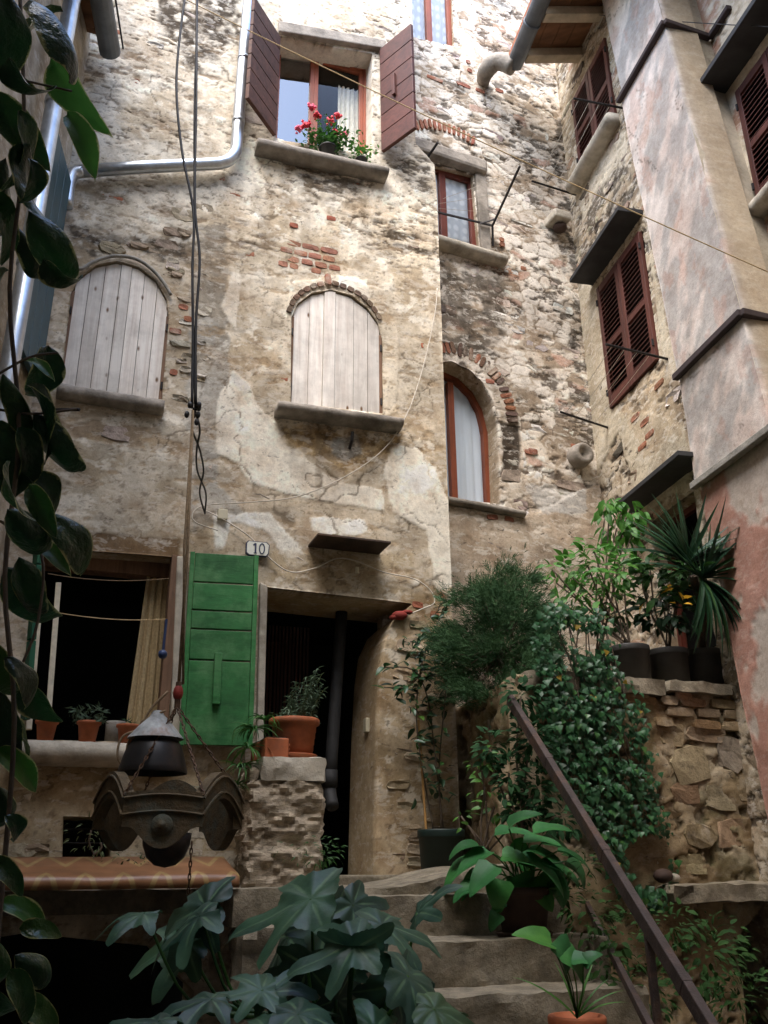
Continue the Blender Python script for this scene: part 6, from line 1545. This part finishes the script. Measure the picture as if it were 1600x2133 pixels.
for k, (u, v, h) in enumerate(lst):
    p = Rw.at(u, v, h); d = np.array([random.uniform(-.8, .8), 0, -1]) * .9 + Rw.n * random.uniform(.1, .7); nn = Rw.n + Z * random.uniform(.2, .9) + Rw.du * random.uniform(-.5, .5); s_ = random.uniform(.028, .062)
    if k < 290: put('leaf', random.choice(IV), p, d, nn, s_, ivy)
    else: lf.add(random.choice(IG), p, d, nn, s_)
lf.build('foliage', 'leaf_ivy', ivy)
for k in range(9):
    u = random.uniform(ia + .1, ib - .15); pts = [Rw.at(u + random.uniform(-.08, .08) + j * .04, id_ - .15 - j * .25, .05 + random.random() * .05) for j in range(5)]; twig(ivy, pts, .004, 'bark', 'vine')
lf = Leaves()
for _ in range(9):
    u, v = random.uniform(ia + .1, ib - .1), random.uniform(ic_ + .2, id_)
    if in_poly(u, v, ireg): lf.add(random.choice(IG), Rw.at(u, v, .15), np.array([random.uniform(-.8, .8), 0, -1.]) + Rw.n * .4, Rw.n + Z * random.uniform(-.3, .9) + Rw.du * random.uniform(-.8, .8), random.uniform(.03, .055))
lf.build('yellow_leaves', 'leaf_yellow', ivy)
# undergrowth below ledge and between steps and wall
ug = empty('undergrowth', atd(1250, 1950, 4.6), 'dark tangled undergrowth between the steps and the wall', 'undergrowth'); 
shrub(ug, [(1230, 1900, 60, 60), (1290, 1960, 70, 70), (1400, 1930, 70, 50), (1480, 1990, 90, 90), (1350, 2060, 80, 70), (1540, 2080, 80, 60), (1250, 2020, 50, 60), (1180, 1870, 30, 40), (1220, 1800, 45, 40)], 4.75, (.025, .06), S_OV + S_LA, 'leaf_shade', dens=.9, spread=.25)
ug['kind'] = 'stuff'
sb = empty('shade_shrub', atd(1090, 1720, 5.45), 'dark leafy shrub in the shade between the corner and the ivy', 'shrub')
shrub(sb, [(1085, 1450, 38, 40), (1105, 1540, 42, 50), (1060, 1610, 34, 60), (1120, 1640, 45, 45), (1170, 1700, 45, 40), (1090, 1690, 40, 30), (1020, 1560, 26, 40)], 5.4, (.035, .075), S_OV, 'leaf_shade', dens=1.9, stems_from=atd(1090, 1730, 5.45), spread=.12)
lp = empty('leafy_seedling', atd(1010, 1700, 5.5), 'light green leafy seedlings behind the hosta and tub', 'seedlings')
shrub(lp, [(1010, 1640, 30, 40), (960, 1700, 22, 14), (1030, 1680, 30, 25), (1100, 1660, 35, 22), (975, 1720, 14, 12), (1085, 1690, 30, 18), (1000, 1580, 25, 30)], 5.5, (.04, .08), S_OV, 'leaf_mid', dens=.5, stems_from=atd(1010, 1780, 5.5))

# ================================================================== THINGS ON THE FACADE SIDE
# stone pedestal left of the door
pil = empty('stone_pedestal', A.at(A.uv(600, 1790)[0], LAND - .03, .35), 'crumbling stone pedestal beside the doorway carrying the large terracotta pot', 'pedestal')
PH = .42
ua, ub = A.uv(516, 1700, PH)[0], A.uv(672, 1700, PH)[0]; zt = A.pt(630, 1578, PH)[2]
lv = [LAND - .04, LAND + (zt - LAND) * .30, LAND + (zt - LAND) * .56, LAND + (zt - LAND) * .80]
rough_block('stone_mass', A, ua + .0, ub, LAND - .05, lv[3] - .004, .1, PH + .03, 'pedestal_stone', pil, .019, .02, 62)
rough_block('capstone', A, ub - .40, ub + .01, lv[3], zt, .1, PH + .04, 'pale_stone', pil, .008, .03, 64)
rough_block('shoulder_stone', A, ua, ub - .41, lv[3] - .0, zt - .06, .1, PH + .03, 'pedestal_stone', pil, .014, .025, 65)
c = A.at(A.uv(612, 1570, PH - .15)[0], zt + .016, PH - .16)
bp = potted('large_terracotta_pot', c, 'large terracotta pot with a wispy grey-green herb on the stone pedestal')
pot(bp, c, .148, .24, 'terracotta', rim=.016, taper=.8, saucer=True, ribs=4); lf = Leaves()
for _ in range(26):
    b = c + Z * .21 + np.array([random.uniform(-.09, .1), random.uniform(-.08, .08), 0]); tip = b + np.array([random.uniform(-.05, .12), random.uniform(-.06, .06), random.uniform(.12, .36)])
    cur = arc([b, (b + tip) / 2 + rdir() * .02, tip], 6)
    MB().tube(cur, .0022, 4).build('stem', 'leaf_grey', bp)
    for q in cur[3:]:
        for _ in range(3): lf.add(random.choice(S_LA), q, rdir(.3), Z + rdir() * .5, random.uniform(.03, .055))
for _ in range(120): lf.add(random.choice(S_LA), c + Z * .22 + np.array([random.uniform(-.13, .13), random.uniform(-.12, .12), random.uniform(0, .06)]), rdir(.5), rdir(), random.uniform(.03, .06))
lf.build('foliage', 'leaf_grey', bp)
# rectangular planter with spider plants
zp = zt - .06; pc = A.at(A.uv(540, 1560, .3)[0], zp, .3)
pb = potted('planter_box', pc, 'ribbed terracotta trough of spider plants left of the pedestal pot')
o_ = A.at(A.uv(527, 1590, .1)[0], zp + .003, .02)
MB().obox(o_, A.du * .15, A.n * .42, Z * .17).build('trough', 'terracotta', pb, bevel=.01)
for k in range(5): MB().obox(o_ + A.du * .15 + Z * (.02 + .026 * k), A.du * .006, A.n * .42, Z * .012).build('rib', 'terracotta', pb)
MB().obox(o_ + Z * .171 + A.du * .012 + A.n * .012, A.du * .126, A.n * .396, Z * .006).build('soil', 'soil', pb)
SPm = [leaf_mesh('leaf', 'leaf_mid', L=1, W=.085, shape='blade', nx=8, ny=2, fold=.35, droop=d_, seed=i) for i, d_ in enumerate((1.2, 1.9, 2.4))]
for hx, hy, n, s0 in ((530, 1520, 34, .24), (515, 1560, 24, .22), (500, 1600, 26, .2), (490, 1640, 22, .2), (550, 1500, 16, .2)):
    hc = A.pt(hx, hy, .36)
    for _ in range(n):
        a = random.random() * 6.283; put('leaf', random.choice(SPm), hc, A.du * math.cos(a) + A.n * math.sin(a) * .8 + Z * random.uniform(.1, 1.1), Z + rdir() * .3, s0 * random.uniform(.6, 1.1), pb)
# pots on the ground-floor sill
zs = A.uv(200, 1546, .1)[1] + .004
for x, r_, h_, lab, herb in ((95, .062, .12, 'terracotta pot at the left end of the ground-floor window sill', 0), (183, .066, .125, 'terracotta pot with a bushy herb in the middle of the ground-floor sill', 1), (266, .066, .115, 'terracotta pot on the ground-floor sill beside the hanging bell lamp', 0)):
    c = A.at(A.uv(x, 1530, .06)[0], zs, .055); e = potted('sill_pot', c, lab, 'pots on the ground-floor window sill'); pot(e, c, r_, h_, 'terracotta', rim=.008, taper=.74)
    lf = Leaves()
    for _ in range(150 if herb else 14): lf.add(random.choice(S_LA), c + Z * h_ + np.array([random.uniform(-.11, .09), random.uniform(-.05, .05), random.uniform(-.02, .09)]) * (1 if herb else .4), rdir(.3), rdir(), random.uniform(.03, .06))
    lf.build('foliage', 'leaf_grey' if herb else 'leaf_dark', e)
c = A.at(A.uv(240, 1530, -.05)[0], zs + .002, -.09); e = tag(MB().lathe(c, [(.001, 0), (.06, 0), (.062, .14), (.06, .15), (.05, .15), (.05, .02)], 20).build('grey_canister', 'cement', smooth=True), 'grey cylindrical canister standing between two sill pots', 'canister')
# geranium on the upper sill
zg = A.uv(680, 325, .06)[1]; c = A.at(A.uv(683, 305, .05)[0], A.uv(672, 321, .1)[1] + .012, .06)
ger = potted('geranium_pot', c, 'red geranium in a dark pot on the upper window sill'); pot(ger, c, .075, .11, 'pot_black', rim=.006, taper=.75)
lf = Leaves()
for _ in range(420): lf.add(random.choice(S_OV), c + Z * .12 + np.array([random.gauss(0, .10), random.gauss(0, .06), random.gauss(.07, .06)]), rdir(.2), Z + rdir() * .6, random.uniform(.03, .06))
lf.build('foliage', 'leaf_mid', ger)
for k, (x, y) in enumerate(((650, 223), (662, 240), (638, 258), (622, 268), (688, 252), (705, 240), (715, 283), (632, 262), (700, 275))):
    p = A.pt(x, y, .1); MB().tube(arc([c + Z * .1, (c + p) / 2 + Z * .03, p], 4), .003, 4).build('flower_stalk', 'leaf_mid', ger)
    mb = MB()
    for _ in range(24): mb.ball(p + rdir() * random.uniform(.0, .036), random.uniform(.010, .016), 5, 3)
    mb.build('flower_head', 'petal' if k % 3 else 'petal_pink', ger)
c = A.at(A.uv(753, 320, .05)[0], A.uv(748, 337, .1)[1] + .012, .05); g2 = potted('small_herb_pot', c, 'small green plant at the right end of the upper sill'); pot(g2, c, .05, .07, 'pot_black', taper=.8, rim=.004)
lf = Leaves()
for _ in range(120): lf.add(random.choice(S_OV), c + Z * .08 + np.array([random.gauss(0, .05), random.gauss(0, .04), random.gauss(.06, .05)]), rdir(.2), Z + rdir() * .6, random.uniform(.025, .05))
lf.build('foliage', 'leaf_bright', g2)

# shelf covered with patterned oilcloth along the landing edge, trailing herbs on it
H1 = .80
sh_ = empty('oilcloth_shelf', A.at(-1.3, LAND, .7), 'long shelf covered with orange zigzag oilcloth below the window', 'shelf')
zA_ = A.pt(250, 1826, H1)[2]; zB_ = zA_ - .06; nseg = 60; vs = []; uvs = []; fs = []
u_a, u_b = A.uv(-120, 1840, H1)[0], A.uv(498, 1840, H1)[0]
prof = [(.30, zA_ + .10), (.55, zA_ + .045), (H1 - .03, zA_ + .006), (H1 + .004, zA_ - .006), (H1 + .008, zA_ - .03), (H1 + .004, zB_)]
for i in range(nseg + 1):
    u = u_a + (u_b - u_a) * i / nseg; acc = 0
    for j, (h, z) in enumerate(prof):
        if j: acc += math.hypot(h - prof[j - 1][0], z - prof[j - 1][1])
        wv = .004 * math.sin(u * 17 + j) * (j > 3); vs.append(A.at(u, z + (.004 * math.sin(u * 6) if j in (2, 3) else 0), h + wv)); uvs.append((u, acc))
k = len(prof)
for i in range(nseg):
    for j in range(k - 1): a = i * k + j; fs.append((a, a + k, a + k + 1, a + 1))
me = bpy.data.meshes.new('oilcloth'); me.from_pydata([tuple(v) for v in vs], [], fs); me.update(); ul = me.uv_layers.new(name='UVMap')
for p in me.polygons:
    p.use_smooth = True
    for li in p.loop_indices: ul.data[li].uv = uvs[me.loops[li].vertex_index]
o = link('oilcloth', me, 'oilcloth', sh_); sm = o.modifiers.new('solid', 'SOLIDIFY'); sm.thickness = .004
MB().obox(A.at(u_a, zB_ + .01, .25), A.du * (u_b - u_a), A.n * (H1 - .27), Z * .05).build('board', 'jamb_wood', sh_)
for (x, y, rx, ry, lab, mt, dn) in ((190, 1730, 50, 50, 'blue-green trailing herb in front of the barred vent', 'leaf_grey', .25), (270, 1790, 60, 16, 'low trailing herb along the oilcloth shelf under the lamp', 'leaf_dark', .5), (640, 1770, 75, 32, 'soft green moss-like plant at the foot of the pedestal', 'leaf_mid', .9)):
    e = empty('trailing_herb', A.pt(x, y + ry, .4), lab, 'herb')
    shrub(e, [(x, y, rx, ry), (x + rx * .4, y + ry * .5, rx * .6, ry * .5)], float(np.hypot(*A.pt(x, y, .42)[:2])), (.025, .05), S_LA, mt, dens=dn * 2.5, stems_from=A.pt(x, y + ry, .4), spread=.1)

# ================================================================== HANGING LAMP
LD = 4.25
hook = atd(352, 1440, LD); cx_, cy_ = hook[0], hook[1]
def onax(y): 
    d = ray(350, y); t = LD / math.hypot(d[0], d[1]); return CAM[2] + d[2] * t
ctr = atd(352, 1690, LD); ax = lambda y: np.array([ctr[0], ctr[1], onax(y)])
lam = empty('hanging_lamp', ax(1700), 'hanging lantern of black bell shade, chains and carved wooden ring', 'hanging lamp')
sc = LD / F * 1.02
zt_ = onax(1492); zb_ = onax(1533)
b0 = atd(328, 1492, LD); bofs = np.array([b0[0], b0[1], 0]); bc = lambda y: np.array([b0[0], b0[1], onax(y)])
MB().lathe(bc(1540), [(.125, -.0), (.12, .008), (.075, .06), (.028, .11), (.02, .125), (.001, .127)], 28).build('cone_cap', 'cone_metal', lam, smooth=True)
hb_ = onax(1540) - onax(1612)
MB().lathe(bc(1612), [(.150, 0), (.152, .006), (.146, .03), (.135, .07), (.118, .12), (.095, .15), (.09, .165), (.088, .165), (.115, .117), (.131, .07), (.142, .03), (.147, .0)], 36).build('bell_shade', 'black_pot_metal', lam, smooth=True)
# carved ring: hexagon of boards, alternately bellied and arched
rc = np.array([ctr[0], ctr[1], onax(1690)]); RR = .32; ringp = []
import itertools
a0 = math.radians(-90 + 8)
hexa = [a0 + (k - .5) * math.pi / 3 for k in range(6)]
for k in range(6):
    a, b = hexa[k], hexa[(k + 1) % 6]; P0 = rc + RR * np.array([math.cos(a), math.sin(a), 0]); P1 = rc + RR * np.array([math.cos(b), math.sin(b), 0]); dirn = P1 - P0; Ln = np.linalg.norm(dirn); dirn /= Ln
    outn = np.array([dirn[1], -dirn[0], 0]); outn = outn if outn @ (P0 - rc) > 0 else -outn
    belly = k % 2 == 0; n = 14; top_ = []; bot_ = []
    for i in range(n + 1):
        t = i / n
        if belly: zt2 = .055 + .015 * math.sin(math.pi * t); zb2 = -.075 - .085 * max(0, math.sin(math.pi * (t - .12) / .76)) if .12 < t < .88 else -.075
        else: zt2 = .055 + .10 * math.sin(math.pi * t); zb2 = -.075 + .12 * math.sin(math.pi * t) ** .8
        top_.append((t * Ln, zt2)); bot_.append((t * Ln, zb2))
    board = MB(); vsb = []
    for off in (0, -.045):
        for (s_, z_) in top_: vsb.append(P0 + dirn * s_ + Z * z_ + outn * off)
        for (s_, z_) in bot_: vsb.append(P0 + dirn * s_ + Z * z_ + outn * off)
    m_ = n + 1; fsb = []
    for i in range(n):
        fsb += [(i, i + 1, m_ + i + 1, m_ + i), (2 * m_ + i, 2 * m_ + i + 1, 3 * m_ + i + 1, 3 * m_ + i), (i, i + 1, 2 * m_ + i + 1, 2 * m_ + i), (m_ + i, m_ + i + 1, 3 * m_ + i + 1, 3 * m_ + i)]
    fsb += [(0, m_, 3 * m_, 2 * m_), (n, m_ + n, 3 * m_ + n, 2 * m_ + n)]
    bo = board.add(vsb, fsb).build('carved_board', 'carved_wood', lam)
    for zo in (.035, -.03):
        pts = [P0 + dirn * s_ + Z * (z1 + (zo - .055) if zo > 0 else z1 + zo - .055) + outn * .004 for s_, z1 in top_]
        MB().tube(pts, .006, 5).build('moulding', 'carved_wood', bo)
    if belly: MB().lathe(P0 + dirn * Ln * .5 - Z * .07 + outn * .0, [(.045, .0), (.04, .012), (.02, .008), (.016, .018), (.001, .02)], 16, axis=outn).build('rosette', 'carved_wood', bo, smooth=True)
    ringp.append(P0)
MB().lathe(rc - Z * .12, [(.001, -.11), (.045, -.1), (.08, -.07), (.1, -.02), (.105, .03), (.1, .03), (.08, -.04), (.04, -.085), (.001, -.095)], 28).build('lower_bowl', 'black_pot_metal', lam, smooth=True)
def chain(p, q, parent, link_l=.032, w=.011, r=.003, s=0.0):
    pts = sag(p, q, s, 40); L = sum(np.linalg.norm(pts[i + 1] - pts[i]) for i in range(40)); n = max(2, int(L / (link_l * .72))); mb = MB()
    for i in range(n):
        t = (i + .5) / n * 40; k = min(int(t), 39); c = pts[k] + (pts[k + 1] - pts[k]) * (t - k); d = pts[k + 1] - pts[k]; d /= np.linalg.norm(d)
        x = np.cross(d, FW if abs(d @ FW) < .9 else RT); x /= np.linalg.norm(x); y = np.cross(d, x); x = x if i % 2 else y
        mb.tube([c + d * link_l / 2 * math.sin(a) + x * w / 2 * math.cos(a) for a in np.linspace(0, 2 * math.pi, 9)], r, 4, cap=False)
    return mb.build('chain', 'chain_iron', parent)
hk = np.array([ctr[0] + .0, ctr[1], onax(1470)])
for P0 in (ringp[0], ringp[2], ringp[4]): chain(hk, P0 + Z * .05, lam)
chain(hk, ringp[1] + Z * .05, lam)
chain(rc + np.array([.13, -.1, -.13]), rc + np.array([.13, -.1, -.33]), lam)
MB().tube([hk + Z * .11, hk - Z * .01], .014, 8).build('lamp_stem', 'chain_iron', lam); MB().ball(hk + Z * .06, .03, 8, 6, (.8, .8, 1.3)).build('pulley', 'red_cloth', lam, smooth=True)
for pts in ([(350, 1440), (312, 1480), (296, 1520), (300, 1560)], [(345, 1480), (300, 1500), (290, 1520)], [(292, 1520), (255, 1535), (245, 1575), (262, 1605)], [(296, 1530), (268, 1545), (265, 1580), (270, 1600)]):
    MB().tube(arc([atd(x, y, LD - .02) for x, y in pts], 6), .0055, 6).build('flex', 'rope', lam, smooth=True)
# blue ball float on its stick
p = atd(339, 1363, LD + .5); fb = empty('blue_float', p, 'blue ball on a stick hanging in front of the ochre curtain', 'ball'); MB().ball(p, .024, 14, 10).build('ball', 'blue_ball', fb, smooth=True); MB().tube([p, atd(347, 1290, LD + .5)], .007, 6).build('stick', 'blue_ball', fb)
# rope and knot
knot = np.array([hk[0] + .0, hk[1], 0]); kd = float(np.hypot(*hk[:2]))
kn = atd(402, 855, kd)
rp = empty('lamp_rope', kn, 'brown rope from the cable knot down to the hanging lamp', 'rope')
MB().tube([kn, (kn + hk) / 2 + RT * .01, hk + Z * .1], .0075, 6).build('strand', 'rope', rp, smooth=True)
MB().tube([kn, (kn + hk) / 2 - RT * .006, hk + Z * .1 + RT * .02], .006, 6).build('strand', 'rope', rp, smooth=True)
cb_ = empty('power_cables', kn, 'black twisted power cables hanging from above and knotted before the facade', 'cable')
for pts in ([(392, -60), (372, 100), (368, 200), (380, 320), (403, 440), (401, 560), (402, 700), (400, 850)], [(410, -60), (409, 200), (406, 420), (416, 540), (408, 680), (408, 850)], [(414, -60), (405, 200), (404, 440), (402, 600), (406, 850)]):
    MB().tube(arc([atd(x, y, kd) for x, y in pts], 6), .0075 if pts[0][0] != 414 else .004, 6).build('cable', 'cable_black', cb_, smooth=True)
pe_ = A.pt(427, 1070, .04)
for off in (-.008, .008):
    pts = [atd(404, 850, kd)] + [atd(404 + (427 - 404) * t + off * 1000 * math.sin(t * 9), 850 + 220 * t, kd + (float(np.hypot(*pe_[:2])) - kd) * t) for t in (.2, .4, .6, .8)] + [pe_]
    MB().tube(arc(pts, 6), .0065, 6).build('cable', 'cable_black', cb_, smooth=True)
mb = MB()
for _ in range(10): mb.ball(kn + rdir() * .03 + Z * random.uniform(-.05, .05), .014, 6, 4, (1, 1, 1.5))
mb.build('knot', 'cable_black', cb_, smooth=True)
# lines across the court
def line(name, pts, r, mat, lab, cat='line'): return tag(MB().tube(pts, r, 5).build(name, mat, smooth=True), lab, cat)
line('clothesline', sag(atd(230, -80, 5.2), C.off(.1).pt(1620, 575, .02), .05, 30), .0042, 'cord_yellow', 'thin yellow clothesline slanting across the upper court', 'clothesline')
line('overhead_wire', sag(C.pt(1238, 30, .05), C2.pt(1700, 60, .1), .02, 16), .004, 'cable_black', 'thin dark wire across the chimney breast near the top', 'wire')
line('facade_wire', arc([A.pt(x, y, .035) for x, y in ((455, 1105), (408, 1088), (402, 1068), (430, 1052), (520, 1046), (620, 1034), (720, 992), (800, 935), (848, 862), (880, 770), (905, 660), (911, 600))], 6), .0045, 'cord_white', 'thin white wire looping over the facade to the corner', 'wire')
line('door_wire', arc([A.pt(x, y, .035) for x, y in ((425, 1062), (465, 1082), (520, 1118), (570, 1170), (610, 1192), (660, 1182), (700, 1164), (740, 1168), (800, 1192), (860, 1205), (895, 1228), (905, 1255), (880, 1268), (840, 1285))], 6), .005, 'cord_white', 'white wire drooping past the number plate and over the door', 'wire')
line('window_string', sag(A.pt(80, 1268, .1), A.pt(345, 1290, .1), .03, 16), .003, 'cord_yellow', 'yellow string stretched across the dark ground-floor window', 'string')
line('window_wire', sag(A.pt(100, 1195, .08), A.pt(352, 1205, .08), .03, 16), .003, 'rope', 'brown wire sagging below the ground-floor window head', 'wire')
p = EW.pt(100, 852, .0); line('iron_peg', [A.pt(118, 853, .0), A.pt(165, 853, .25)], .012, 'black_iron', 'short black iron peg below the left boarded arch', 'peg')
